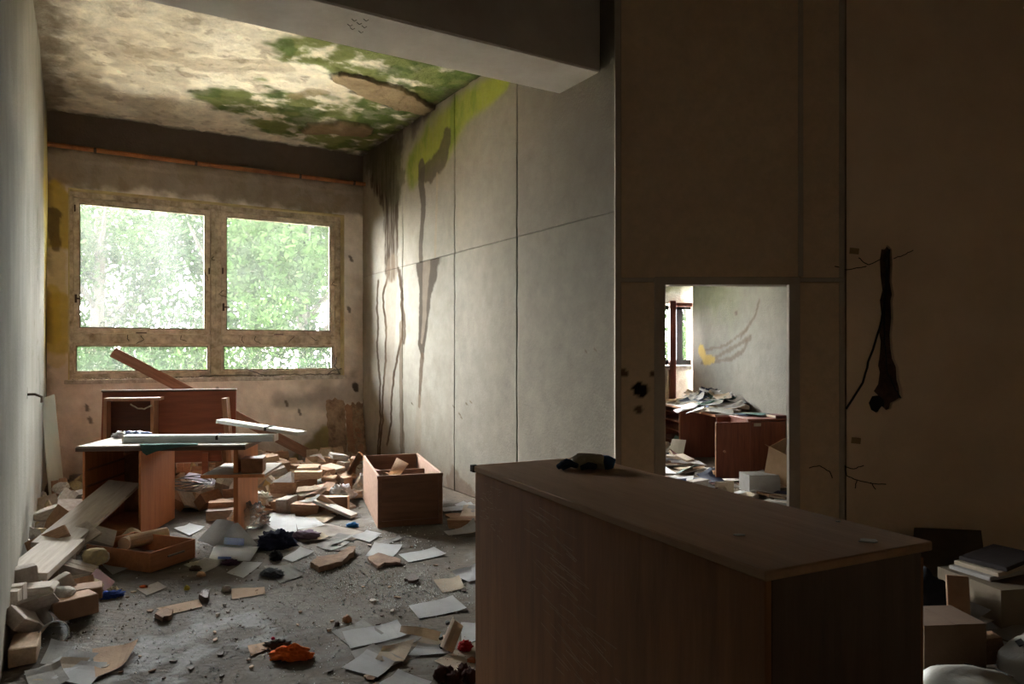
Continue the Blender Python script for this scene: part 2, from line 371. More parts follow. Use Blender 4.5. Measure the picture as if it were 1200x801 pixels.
# ------------------------------------------------------------------ window_1: two bays of peeling timber
M_frame = mat('peeling_window_paint', (0.80, 0.71, 0.57), (0.27, 0.21, 0.14), rough=0.8, scale=9, bump=0.5, bscale=40)
M_glass_h = film_mat('hazy_glass', (0.07, 0.075, 0.07), 0.20, 0.05, scale=2.2, stretch=(1, 1, 0.5))
M_glass = film_mat('dusty_glass', (0.055, 0.06, 0.055), 0.14, 0.05, scale=3)
M_iron = mat('rusty_iron', (0.09, 0.055, 0.04), rough=0.7, bump=0.3)
FO = 0.2
M_bead = mat('dark_putty', (0.30, 0.24, 0.17), (0.12, 0.09, 0.06), scale=12, bump=0.4)
M_sash = mat('cream_sash_paint', (0.85, 0.77, 0.63), (0.38, 0.30, 0.21), rough=0.75, scale=11, bump=0.5, bscale=40)
def FT(px): return BW(px, 330, FO)[0]
def FZ(px, py): return BW(px, py, FO)[1]
window = thing('window_1', None, None); tag(window, kind='structure')
mb = MB(); zt = w_z1-0.005; zb = w_z0+0.005
def wf(m_, t0, t1, z0, z1, o0, o1, bev=0.0): wbox(m_, t0, t1, z0, z1, o0+0.06, o1+0.06, bev)
tl, tm1, tm0, tr_ = FT(82), FT(246), FT(258), FT(391)
zt_ = zt-0.07; ztr0 = FZ(240, 399.5)-0.035; ztr1 = FZ(240, 392); zb_ = zb+0.06
wf(mb, tl-0.03, w_t1+0.02, zb, zt, 0.055, 0.21, 0.006); wf(mb, w_t0+0.012, tr_, zb, zt, 0.055, 0.21, 0.006); wf(mb, tm0, tm1, zb, zt, 0.05, 0.21, 0.006)
for (a, b) in ((tm1, tl-0.03), (tr_, tm0)):
    wf(mb, a, b, zt_, zt, 0.055, 0.21, 0.005); wf(mb, a, b, zb, zb_, 0.06, 0.21, 0.005); wf(mb, a, b, ztr0, ztr1, 0.06, 0.2, 0.005)
for (a, b) in ((tm1, tl-0.03), (tr_, tm0)):
    for (c_, d_) in ((zb_, ztr0), (ztr1, zt_)):
        wf(mb, a, a+0.03, c_, d_, 0.137, 0.17); wf(mb, b-0.03, b, c_, d_, 0.137, 0.17); wf(mb, a, b, c_, c_+0.022, 0.137, 0.17); wf(mb, a, b, d_-0.022, d_, 0.137, 0.17)
wf(mb, (tm0+tm1)/2-0.012, (tm0+tm1)/2+0.012, zb, zt, 0.035, 0.06, 0.003)
mb.build('window_frame', M_frame, window)
def sash(t0, t1, z0, z1, w, gm, name='sash'):
    m_ = MB(); o0, o1 = 0.075, 0.135; g_ = 0.009; t0 += g_; t1 -= g_; z0 += g_; z1 -= g_
    wf(m_, t0, t1, z1-w, z1, o0, o1, 0.004); wf(m_, t0, t1, z0, z0+w, o0, o1, 0.004)
    wf(m_, t0, t0+w, z0, z1, o0+0.001, o1, 0.004); wf(m_, t1-w, t1, z0, z1, o0+0.001, o1, 0.004)
    s_ = m_.build(name, M_sash, window)
    bd = MB()
    for (a, b, c_, d_) in ((t0+w, t1-w, z1-w-0.014, z1-w), (t0+w, t1-w, z0+w, z0+w+0.014), (t0+w, t0+w+0.014, z0+w, z1-w), (t1-w-0.014, t1-w, z0+w, z1-w)):
        wf(bd, a, b, c_, d_, 0.09, 0.115)
    tag(bd.build('glazing_bead', M_bead, s_), kind='stuff') if False else bd.build('glazing_bead', M_bead, s_)
    g = MB(); wf(g, t0+w-0.01, t1-w+0.01, z0+w-0.01, z1-w+0.01, 0.101, 0.105); g.build('pane', gm, s_)
    return s_
sl = sash(tm1, tl-0.03, ztr1, zt_, 0.055, M_glass_h)
sr = sash(tr_, tm0, ztr1, zt_, 0.055, M_glass)
sash(tm1, tl-0.03, zb_, ztr0, 0.02, M_glass); sash(tr_, tm0, zb_, ztr0, 0.02, M_glass)
def latch(t, z, par):
    m_ = MB(); wf(m_, t-0.012, t+0.012, z-0.05, z+0.05, 0.062, 0.078, 0.003); wf(m_, t-0.07, t, z-0.01, z+0.008, 0.045, 0.063, 0.003)
    m_.build('latch', M_iron, par)
latch(tm0-0.03, FZ(262, 360), sr); latch(tl-0.06, FZ(90, 350), sl)
for (t, z, p) in ((tm1+0.02, FZ(243, 318), sl), (tm0-0.02, FZ(262, 318), sr), (tl-0.05, FZ(88, 245), sl)):
    m_ = MB(); wf(m_, t-0.008, t+0.008, z-0.04, z+0.04, 0.05, 0.078, 0.003); m_.build('hinge', M_iron, p)
for (px, p) in ((165, sl), (325, sr)):
    m_ = MB(); t = FT(px); wf(m_, t-0.06, t+0.06, ztr1+0.005, ztr1+0.02, 0.045, 0.078, 0.003); m_.build('latch', M_iron, p)
# ------------------------------------------------------------------ left wall, far part and near part
DL = -DR
def col_left(u, v):          # u runs from the far corner towards the camera
    n1 = fbm(u*1.2, v*1.0, 5, 201); n2 = fbm(u*5, v*1.3, 6, 203)
    c = np.tile(np.array([0.30, 0.278, 0.235]), (len(u), 1))
    c = mixc(c, (0.235, 0.215, 0.18), sm(0.4, 0.68, n2)*0.5)
    c = mixc(c, (0.18, 0.165, 0.13), sm(0.45, 0.75, n1)*0.5)
    c = mixc(c, (0.33, 0.29, 0.22), sm(2.6, 4.2, v)*0.5)
    y = sm(1.15, 0.5, u+1.1*(fbm(u*2, v*2.5, 5, 205)-0.5)+0.25*sm(3.4, 4.2, v))*sm(1.0, 1.6, v+0.6*(n1-0.5))
    c = mixc(c, (0.56, 0.43, 0.10), y*(0.55+0.45*sm(0.3, 0.6, n2)))
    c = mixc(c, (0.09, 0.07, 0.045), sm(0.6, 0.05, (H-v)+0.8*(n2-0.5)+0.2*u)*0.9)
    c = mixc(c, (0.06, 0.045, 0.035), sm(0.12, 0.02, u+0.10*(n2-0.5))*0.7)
    for (a, b) in ((1.6, 1.9), (2.0, 1.6), (2.6, 1.75), (1.5, 1.2), (2.2, 1.25), (3.1, 1.5), (1.9, 1.45)):
        c = mixc(c, (0.16, 0.13, 0.1), poly_mask(u, v, [(a, b), (a+0.1, b-0.02)], [0.02, 0.015], 0.6, 206, 14)*0.7)
    return c
LLEN = 12.7
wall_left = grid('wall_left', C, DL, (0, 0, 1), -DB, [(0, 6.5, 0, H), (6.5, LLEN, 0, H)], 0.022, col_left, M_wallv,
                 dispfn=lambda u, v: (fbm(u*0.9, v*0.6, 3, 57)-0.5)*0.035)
mb = MB(); mb.beam(C+DB*0.2+Vector((0, 0, H/2))+DR*0.3, C+DB*0.2+DL*LLEN+Vector((0, 0, H/2)), 0.3, H+0.4); tag(mb.build('masonry', M_mason, wall_left), kind='structure')
# ------------------------------------------------------------------ floor, ceiling, beam
E = C+DL*LLEN
BX = 5.2; BY = E.y
room_poly = [A, B, C, E, Vector((BX, BY, 0)), Vector((BX, A.y, 0))]
def col_floor(u, v):
    n1 = fbm(u*1.3, v*1.3, 6, 301); n2 = fbm(u*7, v*7, 5, 303); n3 = fbm(u*3.1, v*3.1, 5, 305)
    c = np.tile(np.array([0.122, 0.100, 0.080]), (len(u), 1))
    c = mixc(c, (0.068, 0.056, 0.045), sm(0.4, 0.65, n1)*0.7)
    c = mixc(c, (0.18, 0.165, 0.148), sm(0.52, 0.66, n3)*0.5)
    c = mixc(c, (0.27, 0.268, 0.27), poly_mask(u, v, [floor_at(150, 780)[:2], floor_at(230, 740)[:2], floor_at(300, 745)[:2]], [0.35, 0.25, 0.2], 0.9, 306, 4)*sm(0.42, 0.6, n2)*0.75)
    c = mixc(c, (0.2, 0.193, 0.185), sm(0.62, 0.72, n2)*0.35)
    c = mixc(c, (0.11, 0.085, 0.065), sm(0.6, 0.75, fbm(u*4.3, v*4.3, 5, 307))*0.45)
    d = (u-A.x)*DB.x+(v-A.y)*DB.y
    c = mixc(c, (0.16, 0.12, 0.09), sm(0.35, 0.0, d+0.2*(n2-0.5))*0.6)
    return c
M_floor = paint_mat('dusty_concrete', rough=0.75, fine=0.3, fscale=14, bump=0.6, bscale=30, speck=0.15)
floor = grid('floor', (0, 0, 0), (1, 0, 0), (0, 1, 0), (0, 0, 1), [(-6.2, 1.2, 2.6, 11.6), (1.2, 6, 2.6, 14.5), (-6.2, 6, -4.0, 2.6)], 0.03, col_floor, M_floor,
             dispfn=lambda u, v: (fbm(u*3, v*3, 4, 311)-1.0)*0.006)
tag(MB().box((0, 4.5, -0.22), (14, 18, 0.3)).build('foundation', M_mason, floor), kind='structure')
def CE(px, py):
    Y = (H-EYE)*F_PX/(HOR-py); p = Vector(((px-600)/F_PX*Y, Y, 0))-B; return (p.dot(DB), p.dot(DL))
def cel(*pts): return [CE(*p) for p in pts]
def col_ceil(u, v):          # u from the side wall to the left, v from the window towards the camera
    n1 = fbm(u*1.3, v*1.3, 6, 401); n2 = fbm(u*6, v*6, 6, 403); n3 = fbm(u*2.6+5, v*2.6, 6, 405)
    c = np.tile(np.array([0.90, 0.83, 0.68]), (len(u), 1))
    c = mixc(c, (0.60, 0.50, 0.37), sm(0.45, 0.68, n1)*0.4)
    c = mixc(c, (0.48, 0.39, 0.27), sm(0.5, 0.62, n3)*0.45)
    c = mixc(c, (0.82, 0.74, 0.60), sm(0.56, 0.66, n2)*0.3)
    c = mixc(c, (0.30, 0.22, 0.13), sm(0.63, 0.70, n2)*0.5)
    c = mixc(c, (0.40, 0.31, 0.19), poly_mask(u, v, cel((70, 50), (95, 75), (115, 105)), [0.2, 0.2, 0.15], 0.9, 421, 3)*0.5)
    c = mixc(c, (0.40, 0.31, 0.19), poly_mask(u, v, cel((170, 60), (230, 75), (320, 75)), [0.15, 0.15, 0.15], 1.0, 422, 3)*0.5)
    g = poly_mask(u, v, cel((285, 120), (350, 125), (400, 165)), [0.4, 0.6, 0.45], 0.8, 431, 2.6)
    g = np.maximum(g, poly_mask(u, v, cel((395, 65), (450, 75), (545, 92)), [0.5, 0.55, 0.4], 0.8, 432, 2.6))
    g = np.maximum(g, poly_mask(u, v, cel((350, 150), (440, 150), (500, 118)), [0.45, 0.6, 0.4], 0.8, 433, 2.6))
    c = mixc(c, (0.17, 0.20, 0.05), g*sm(0.25, 0.5, n2)*0.95)
    c = mixc(c, (0.075, 0.12, 0.03), g*sm(0.48, 0.60, n3)*0.75)
    c = mixc(c, (0.03, 0.03, 0.015), poly_mask(u, v, cel((412, 92), (440, 105), (500, 128)), [0.19, 0.32, 0.18], 0.5, 441, 4, 0.1)*0.8); c = mixc(c, (0.33, 0.24, 0.14), poly_mask(u, v, cel((412, 92), (440, 105), (500, 128)), [0.16, 0.28, 0.14], 0.5, 441, 4, 0.1)*0.95)  # the dark ring is a shadow rim painted round the peeled flap
    c = mixc(c, (0.04, 0.035, 0.02), poly_mask(u, v, cel((375, 150), (420, 150)), [0.24, 0.26], 0.7, 442, 4, 0.15)*0.7); c = mixc(c, (0.30, 0.21, 0.12), poly_mask(u, v, cel((375, 150), (420, 150)), [0.2, 0.22], 0.7, 442, 4, 0.15)*0.9)  # second flap, its shadow rim painted into the colour too
    c = mixc(c, (0.38, 0.29, 0.17), poly_mask(u, v, cel((345, 112), (372, 108)), [0.12, 0.14], 0.7, 443, 4, 0.15)*0.7)
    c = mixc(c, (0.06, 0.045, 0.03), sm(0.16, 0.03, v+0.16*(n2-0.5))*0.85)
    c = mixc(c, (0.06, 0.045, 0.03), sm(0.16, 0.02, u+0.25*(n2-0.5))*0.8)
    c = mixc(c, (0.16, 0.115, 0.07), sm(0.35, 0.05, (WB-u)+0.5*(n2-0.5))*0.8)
    return c
def disp_ceil(u, v):
    n1 = fbm(u*1.7, v*1.7+9, 5, 408); n2 = fbm(u*6, v*6, 4, 409)
    f = poly_mask(u, v, cel((412, 92), (440, 105), (500, 128)), [0.16, 0.28, 0.14], 0.5, 441, 4, 0.06)+poly_mask(u, v, cel((375, 150), (420, 150)), [0.2, 0.22], 0.7, 442, 4, 0.1)
    return 0.035*f+0.008*sm(0.5, 0.53, n1)+0.008*sm(0.52, 0.54, n2)+(n2-0.5)*0.01
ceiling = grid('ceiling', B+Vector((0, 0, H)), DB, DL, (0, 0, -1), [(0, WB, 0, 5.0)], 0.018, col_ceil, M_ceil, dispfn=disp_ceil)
mb = MB(); mb.slab([(p.x, p.y) for p in [Vector((A.x+0.2, A.y+0.3, 0)), B-DB*0.3+DR*0.3, C+DB*0.35+DR*0.3, E+DB*0.35+DL*0.3, Vector((BX+0.3, BY-0.3, 0)), Vector((BX+0.3, A.y+0.3, 0))]], H+0.03, H+0.3)
tag(mb.build('roof_slab', M_mason, ceiling), kind='structure')
M_beam = mat('grey_beam_paint', (0.60, 0.56, 0.50), (0.48, 0.43, 0.37), scale=3, bump=0.15)
sb0 = RW(703, 87)[0]; sb1 = RW(655, 108)[0]
mid = A+DR*((sb0+sb1)/2); bz = 3.68
beam = MB().beam(mid-DB*0.02+Vector((0, 0, (bz+H+0.03)/2)), mid+DB*(WB+0.05)+Vector((0, 0, (bz+H+0.03)/2)), sb1-sb0, H+0.03-bz, 0.012).build('trim_1', M_beam); tag(beam, kind='structure')
mb = MB()
for (px, py) in ((412, 22), (418, 26), (424, 30), (410, 32), (420, 36), (407, 28), (426, 22)):      # scratches under the beam
    Y = (bz-EYE)*F_PX/(HOR-py); x = (px-600)/F_PX*Y
    mb.tube([(x, Y, bz-0.001), (x+0.012, Y+0.03, bz-0.002), (x+0.03, Y+0.012, bz-0.001)], 0.002, 5)
mb.build('scratch', M_dark, beam)
# ------------------------------------------------------------------ front wall with the opening
XW = Vector((1, 0, 0)); YF = A.y
def FW(px, py): return ((px-600)/F_PX*YF, EYE+(HOR-py)/F_PX*YF)
def col_front(u, v):
    n1 = fbm(u*1.4, v*1.4, 5, 501); n2 = fbm(u*18, v*18, 4, 503)
    c = np.tile(np.array([0.66, 0.495, 0.325]), (len(u), 1))
    c = mixc(c, (0.62, 0.46, 0.31), sm(0.4, 0.7, n1)*0.5); c = mixc(c, (0.58, 0.46, 0.34), sm(0.55, 0.75, n2)*0.3)
    for (px, py, w) in ((730, 437, 0.03), (765, 438, 0.022), (748, 480, 0.028)):
        p = FW(px, py); c = mixc(c, (0.09, 0.05, 0.03), poly_mask(u, v, [(p[0]-0.008, p[1]), (p[0]+0.008, p[1])], [w, w], 0.3, 505, 30, 0.1)*0.9)
    p = FW(750, 456); c = mixc(c, (0.02, 0.012, 0.01), poly_mask(u, v, [p, (p[0]+0.01, p[1]-0.01)], [0.055, 0.05], 0.3, 506, 22, 0.1))
    return c
X0, X1 = FW(779, 0)[0], FW(924.5, 0)[0]; ZD = FW(0, 333)[1]; XS = FW(991, 0)[0]; ZR = FW(0, 330)[1]
M_front = paint_mat('brown_board', fine=0.12, fscale=12, bump=0.15)
wall_front = MB().box(((A.x+0.012+X0-0.02)/2, YF+0.07, H/2), (X0-0.02-A.x-0.012, 0.08, H+0.1)).box(((X0+X1)/2, YF+0.07, (ZD+0.02+H)/2+0.05), (X1-X0+0.1, 0.08, H-ZD+0.08)).box(((X1+0.075+2.4)/2, YF+0.07, H/2), (2.325-X1, 0.08, H+0.1)).box(((2.4+BX)/2, YF+0.125, H/2), (BX-2.4, 0.19, H+0.1)).build('wall_front', M_mason); tag(wall_front, kind='structure')
XM = FW(938, 0)[0]
for (a, b, z0, z1) in ((A.x, X0, 0, ZR-0.003), (A.x, XM-0.004, ZR+0.003, H), (XM+0.004, XS-0.006, ZR+0.003, H), (X0, X1, ZD, ZR-0.003), (X1, XS-0.006, 0, ZR-0.003)):
    grid('wall_panel', (0, YF, 0), (1, 0, 0), (0, 0, 1), (0, -1, 0), [(a, b, z0, z1)], 0.02, col_front, M_front, wall_front, depth=0.028, kind=None)
# plaster part right of the joint, with the hacked-out cable chase as a real recess
ch = [(1033, 291), (1037, 292), (1040, 287), (1045, 292), (1046, 310), (1045, 330), (1048, 345), (1046, 352), (1047, 372), (1045, 392), (1046, 408), (1048, 420), (1053, 430), (1054, 445), (1057, 455), (1058, 466), (1051, 470), (1046, 472), (1044, 479), (1039, 481), (1034, 476), (1028, 484), (1021, 480), (1018, 472), (1022, 464), (1029, 463), (1024, 458), (1029, 450), (1031, 436), (1029, 428), (1031, 415), (1032, 400), (1030, 388), (1033, 370), (1031, 352), (1034, 340), (1032, 325), (1031, 305)]
hole = [FW(*p) for p in ch]
rc = [(XS+0.006, 0), (BX, 0), (BX, H), (XS+0.006, H)]
allp = rc+hole
tris = geometry.tessellate_polygon([[Vector((p[0], p[1], 0)) for p in rc], [Vector((p[0], p[1], 0)) for p in hole[::-1]]])
bm = bmesh.new()
order = rc+hole[::-1]
vv = [bm.verts.new((p[0], YF, p[1])) for p in order]
for t in tris:
    try: bm.faces.new([vv[i] for i in t])
    except ValueError: pass
nh = len(hole); back = [bm.verts.new((p[0]*0.9+0.1*np.mean([q[0] for q in hole]), YF+0.028, p[1])) for p in order[4:]]
for k in range(nh): bm.faces.new((vv[4+k], vv[4+(k+1) % nh], back[(k+1) % nh], back[k]))
M_plain = mat('brown_plaster', (0.85, 0.66, 0.47), (0.75, 0.57, 0.39), scale=2.5, bump=0.35, bscale=35)
bmesh.ops.recalc_face_normals(bm, faces=bm.faces)
me = bpy.data.meshes.new('plaster'); bm.to_mesh(me); bm.free(); link_mesh('plaster', me, M_plain, wall_front)
chase = MB().slab([(p[0], p[1]) for p in hole], -0.003, 0.003, Matrix.Translation((0, YF+0.027, 0)) @ Matrix.Rotation(math.pi/2, 4, 'X')).build('cable_chase', mat('broken_brick', (0.13, 0.07, 0.045), (0.05, 0.03, 0.022), scale=22, bump=1.0, bscale=40, bdist=0.03), wall_front)
def on_front(px, py, o=0.012): p = FW(px, py); return (p[0], YF-o, p[1])
mb = MB()
for (px, py, r) in ((1028, 473, 0.062), (1054, 477, 0.04)):
    c0 = on_front(px, py, -0.014); mb.tube([c0, (c0[0], c0[1]+0.02, c0[2])], r, 14)
mb.build('hole_disc', mat('hole_black', (0.012, 0.01, 0.01), rough=0.6), wall_front)  # black discs standing in for the dark of two holes in the chase
def wiggle(pts, n=6, amp=0.008, seed=0):
    rr = random.Random(seed); out = []
    for a, b in zip(pts[:-1], pts[1:]):
        a = Vector(a); b = Vector(b)
        for k in range(n): out.append(a.lerp(b, k/n)+Vector([rr.uniform(-amp, amp) for _ in range(3)])*(0 if k == 0 else 1))
    out.append(Vector(pts[-1])); return out
M_cable = mat('black_cable', (0.015, 0.012, 0.012), rough=0.5)
tag(MB().tube(wiggle([on_front(1042, 292, 0.0), on_front(1038, 340, 0.01), on_front(1032, 376), on_front(1018, 418, 0.02), on_front(1010, 448, 0.015), on_front(991, 479, 0.006)], 5, 0.004), 0.008, 6).build('cable', M_cable), 'black cable hanging out of the wall chase to the wall joint', 'cable')
tag(MB().tube(wiggle([on_front(1040, 294, -0.005), on_front(1037, 350, 0.0), on_front(1036, 400, 0.004), on_front(1039, 436, 0.01), on_front(1048, 455, 0.012), on_front(1055, 466, 0.004)], 5, 0.004, 2), 0.0065, 6).build('cable', M_cable), 'thin black cable running straight down inside the wall chase', 'cable')
mb = MB()
for pts in (((1006, 302), (1013, 308), (1018, 310), (1033, 303)), ((1047, 303), (1058, 299), (1070, 293)), ((978, 312), (992, 316), (1015, 312)), ((986, 546), (1000, 549), (1012, 545)), ((990, 545), (992, 557), (1004, 562), (1020, 566), (1038, 567)), ((1004, 562), (1002, 572)), ((1020, 565), (1026, 573)), ((948, 548), (960, 545), (972, 552), (975, 560))):
    mb.tube(wiggle([on_front(*p, 0.003) for p in pts], 4, 0.003, 5), 0.0035, 5)
tag(mb.build('dried_creeper', M_dark), 'thin dark dried creeper shoots stuck on brown wall around the joint', 'creeper')
M_tape = mat('old_tape', (0.38, 0.25, 0.12), rough=0.7)
for (px, py) in ((1001, 294), (1003, 516)):
    c0 = on_front(px, py, 0.002); MB().box(c0, (0.07, 0.003, 0.045), (0, 0.1, 0)).build('tape_mark', M_tape, wall_front)
# mouldings and the casing of the opening
M_case = mat('casing_paint', (0.46, 0.39, 0.31), (0.38, 0.31, 0.24), scale=5, bump=0.12)
def fbar(name, xa, xb, za, zb_, y0, y1, m=M_case, parent=wall_front, bev=0.003):
    return MB().box(((xa+xb)/2, (y0+y1)/2, (za+zb_)/2), (xb-xa, y1-y0, zb_-za), bev=bev).build(name, m, parent)
tm = fbar('trim_2', A.x-0.012, A.x+0.03, 0, H, YF-0.03, YF+0.02, parent=None); tag(tm, kind='structure')
fbar('rail_moulding', A.x+0.03, X0-0.08, ZR, ZR+0.03, YF-0.012, YF+0.005); fbar('rail_moulding', X1+0.08, XS-0.01, ZR, ZR+0.03, YF-0.012, YF+0.005)
fbar('post_moulding', XM-0.018, XM+0.018, ZR+0.04, H, YF-0.012, YF+0.005); fbar('post_moulding', XS-0.05, XS-0.01, 0, H, YF-0.008, YF+0.005)
door = thing('door_1', None, None, ((X0+X1)/2, YF, 0)); tag(door, kind='structure')
def dbar(name, xa, xb, za, zb_, y0, y1, m=M_case):
    cx_ = (X0+X1)/2; return MB().box(((xa+xb)/2-cx_, (y0+y1)/2-YF, (za+zb_)/2), (xb-xa, y1-y0, zb_-za), bev=0.003).build(name, m, door)
dbar('casing', X0-0.08, X0+0.004, 0, ZD, YF-0.014, YF+0.12); dbar('casing', X1-0.004, X1+0.08, 0, ZD, YF-0.014, YF+0.035); dbar('casing', X0-0.08, X1+0.08, ZD-0.004, ZD+0.055, YF-0.014, YF+0.13)
# unseen sides of the near room
for (nm, c_, d_) in (('wall_right_near', (BX+0.15, (BY+YF)/2, H/2), (0.3, YF-BY+0.6, H+0.4)), ('wall_rear', ((E.x+BX)/2, BY-0.15, H/2), (BX-E.x+1.2, 0.3, H+0.4))):
    tag(MB().box(c_, d_).build(nm, M_plain), kind='structure')
# ------------------------------------------------------------------ the next room, seen through the opening
R2a = Vector((2.86, 11.4, 0)); R2d = Vector((0.119, -0.993, 0)).normalized()      # its white wall runs towards the camera
R2n = Vector((-R2d.y, R2d.x, 0))*-1
if R2n.x > 0: R2n = -R2n
def R2(px, py): return wall_at(px, py, R2a, R2d)
def col_r2(u, v):
    n1 = fbm(u*1.5, v*1.5, 5, 601); n2 = fbm(u*7, v*7, 5, 603)
    c = np.tile(np.array([0.19, 0.176, 0.15]), (len(u), 1))
    c = mixc(c, (0.13, 0.14, 0.085), sm(1.75, 2.3, v+0.7*(n1-0.5))*sm(2.6, 0.9, u)*0.8)
    c = mixc(c, (0.15, 0.14, 0.12), sm(0.5, 0.75, n2)*0.4)
    for (pts, w) in ((((822, 425), (840, 418), (862, 405), (880, 395)), 0.03), (((826, 410), (850, 405), (876, 385)), 0.02), (((835, 424), (858, 420), (872, 410), (875, 400)), 0.03), (((868, 395), (885, 370), (890, 350)), 0.02)):
        c = mixc(c, (0.10, 0.078, 0.05), poly_mask(u, v, [R2(*p) for p in pts], [w]*len(pts), 0.8, 605, 8)*0.7)
    c = mixc(c, (0.38, 0.27, 0.06), poly_mask(u, v, [R2(822, 410), R2(826, 420), R2(836, 421)], [0.10, 0.09, 0.05], 0.6, 606, 6)*0.9)
    c = mixc(c, (0.1, 0.08, 0.06), poly_mask(u, v, [R2(862, 366), R2(863, 367)], [0.03, 0.03], 0.1, 607, 6))
    return c
w3 = grid('wall_far_right', R2a, R2d, (0, 0, 1), R2n, [(0, 5.75, 0, 3.3)], 0.03, col_r2, M_wall)
tag(MB().beam(R2a-R2n*0.15-R2d*0.0+Vector((0, 0, 1.6)), R2a-R2n*0.15+R2d*5.9+Vector((0, 0, 1.6)), 0.28, 3.8).build('masonry', M_mason, w3), kind='structure')
G0 = B-DB*2.2; Yw = 11.55                 # facade of the next room
def col_r2w(u, v):
    n2 = fbm(u*6, v*6, 5, 613); c = np.tile(np.array([0.55, 0.52, 0.42]), (len(u), 1))
    c = mixc(c, (0.13, 0.15, 0.06), sm(2.35, 2.6, v+0.5*(n2-0.5))*0.9); c = mixc(c, (0.3, 0.25, 0.18), sm(0.5, 0.7, n2)*0.5)
    return c
wx0, wx1 = 0.2, 2.87; wz0, wz1 = 1.33, 2.27
w4 = grid('wall_far', (0, Yw, 0), (1, 0, 0), (0, 0, 1), (0, -1, 0), [(-0.4, wx0, 0, 3.3), (wx0, 3.2, 0, wz0-0.12), (wx0, 3.2, wz1, 3.3)], 0.03, col_r2w, M_wall)
mb = MB(); mb.box(((wx0+3.3)/2, Yw+0.17, (wz0-0.12-0.4)/2), (3.3-wx0, 0.3, wz0-0.12+0.4)).box((1.4, Yw+0.17, (wz1+3.5)/2), (3.8, 0.3, 3.5-wz1)).box((-0.15, Yw+0.17, 1.6), (0.7, 0.3, 3.8)).box((3.12, Yw+0.17, 1.6), (0.5, 0.3, 3.8))
tag(mb.build('masonry', M_mason, w4), kind='structure')
MB().box(((wx0+wx1)/2, Yw+0.1, wz0-0.08), (wx1-wx0, 0.36, 0.07)).rough(0.012, 9).build('broken_sill', M_sill, w4)
M_red = wood('oxblood_timber', (0.17, 0.05, 0.025), (0.09, 0.025, 0.015), ax=2)
M_blk = mat('black_window_paint', (0.02, 0.018, 0.016), rough=0.6)
w2 = thing('window_2', None, None, (0, 0, 0)); tag(w2, kind='structure')
px_x = lambda px, Y: (px-600)/F_PX*Y
xa = px_x(783.5, Yw); xb = px_x(790.5, Yw)
MB().box(((xa+xb)/2, Yw-0.04, 1.2), (xb-xa, 0.16, 2.22), bev=0.004).build('timber_post', M_red, w2)
MB().box(((xb+wx1)/2, Yw-0.03, wz1-0.02), (wx1-xb, 0.12, 0.06), bev=0.004).build('timber_head', M_red, w2)
x1_ = px_x(792, Yw+0.1); x2_ = px_x(797.5, Yw+0.1); x3_ = px_x(812, Yw+0.1)+0.3
m_ = MB(); m_.box(((x1_+x2_)/2+0.01, Yw+0.08, (wz0+wz1)/2), (x2_-x1_+0.02, 0.06, wz1-wz0-0.05)).box(((x1_+x3_)/2, Yw+0.08, wz0+0.0), (x3_-x1_, 0.06, 0.08)).box(((x1_+x3_)/2, Yw+0.08, wz1-0.06), (x3_-x1_, 0.06, 0.06)).box((px_x(813, Yw), Yw+0.08, (wz0+wz1)/2), (0.05, 0.06, wz1-wz0-0.05))
m_.box(((wx0+x1_)/2, Yw+0.08, wz0), (x1_-wx0, 0.06, 0.08)).box(((wx0+x1_)/2, Yw+0.08, wz1-0.06), (x1_-wx0, 0.06, 0.06)).box((1.3, Yw+0.08, (wz0+wz1)/2), (0.06, 0.06, wz1-wz0-0.05))
m_.build('window_frame', M_blk, w2)
MB().box(((wx0+wx1)/2, Yw+0.08, (wz0+wz1)/2), (wx1-wx0, 0.004, wz1-wz0)).build('pane', M_glass, w2)
m_ = MB(); wbox(m_, T2a, T2b, 1.1, 1.16, 0.1, 0.16); wbox(m_, T2a, T2b, 2.54, 2.6, 0.1, 0.16)
for t in (T2a+0.03, (T2a+T2b)/2, T2b-0.03): wbox(m_, t-0.03, t+0.03, 1.1, 2.6, 0.1, 0.16)
w3_ = thing('added_window', None, None); tag(w3_, kind='structure'); m_.build('window_frame', M_frame, w3_)  # added window, out of view, lets extra light into the next room
m_ = MB(); wbox(m_, T2a, T2b, 1.12, 2.58, 0.125, 0.129); m_.build('pane', M_glass, w3_)  # pane of the added window, out of view
Ra = A-DB*0.3; Rb = B-DB*0.3
c2p = [(Ra.x+0.06, YF+0.1), (Rb.x, Rb.y), (G0.x, Yw+0.3), (3.3, Yw+0.3), (3.9, YF+0.1)]
tag(MB().slab(c2p, 3.3, 3.55).build('ceiling_far', mat('pale_ceiling', (0.5, 0.47, 0.4), (0.3, 0.3, 0.2), scale=2)), kind='structure')
# daylight is sampled through the window openings
def portal(c_, n_, w, h):
    d = bpy.data.lights.new('sky_portal', 'AREA'); d.shape = 'RECTANGLE'; d.size = w; d.size_y = h
    d.cycles.is_portal = True
    o = bpy.data.objects.new('sky_portal', d); COL.objects.link(o); o.location = c_; o.rotation_euler = (-n_).to_track_quat('Z', 'Y').to_euler() if False else n_.to_track_quat('Z', 'Y').to_euler()
portal(B+DB*((w_t0+w_t1)/2)+NB*0.34+Vector((0, 0, (w_z0+w_z1)/2)), NB, w_t1-w_t0+0.2, w_z1-w_z0+0.2)
portal(B+DB*((T2a+T2b)/2)+NB*0.34+Vector((0, 0, 1.85)), NB, 1.4, 1.7)
portal(Vector(((wx0+wx1)/2, Yw+0.36, 1.8)), Vector((0, 1, 0)), wx1-wx0+0.2, 1.2)
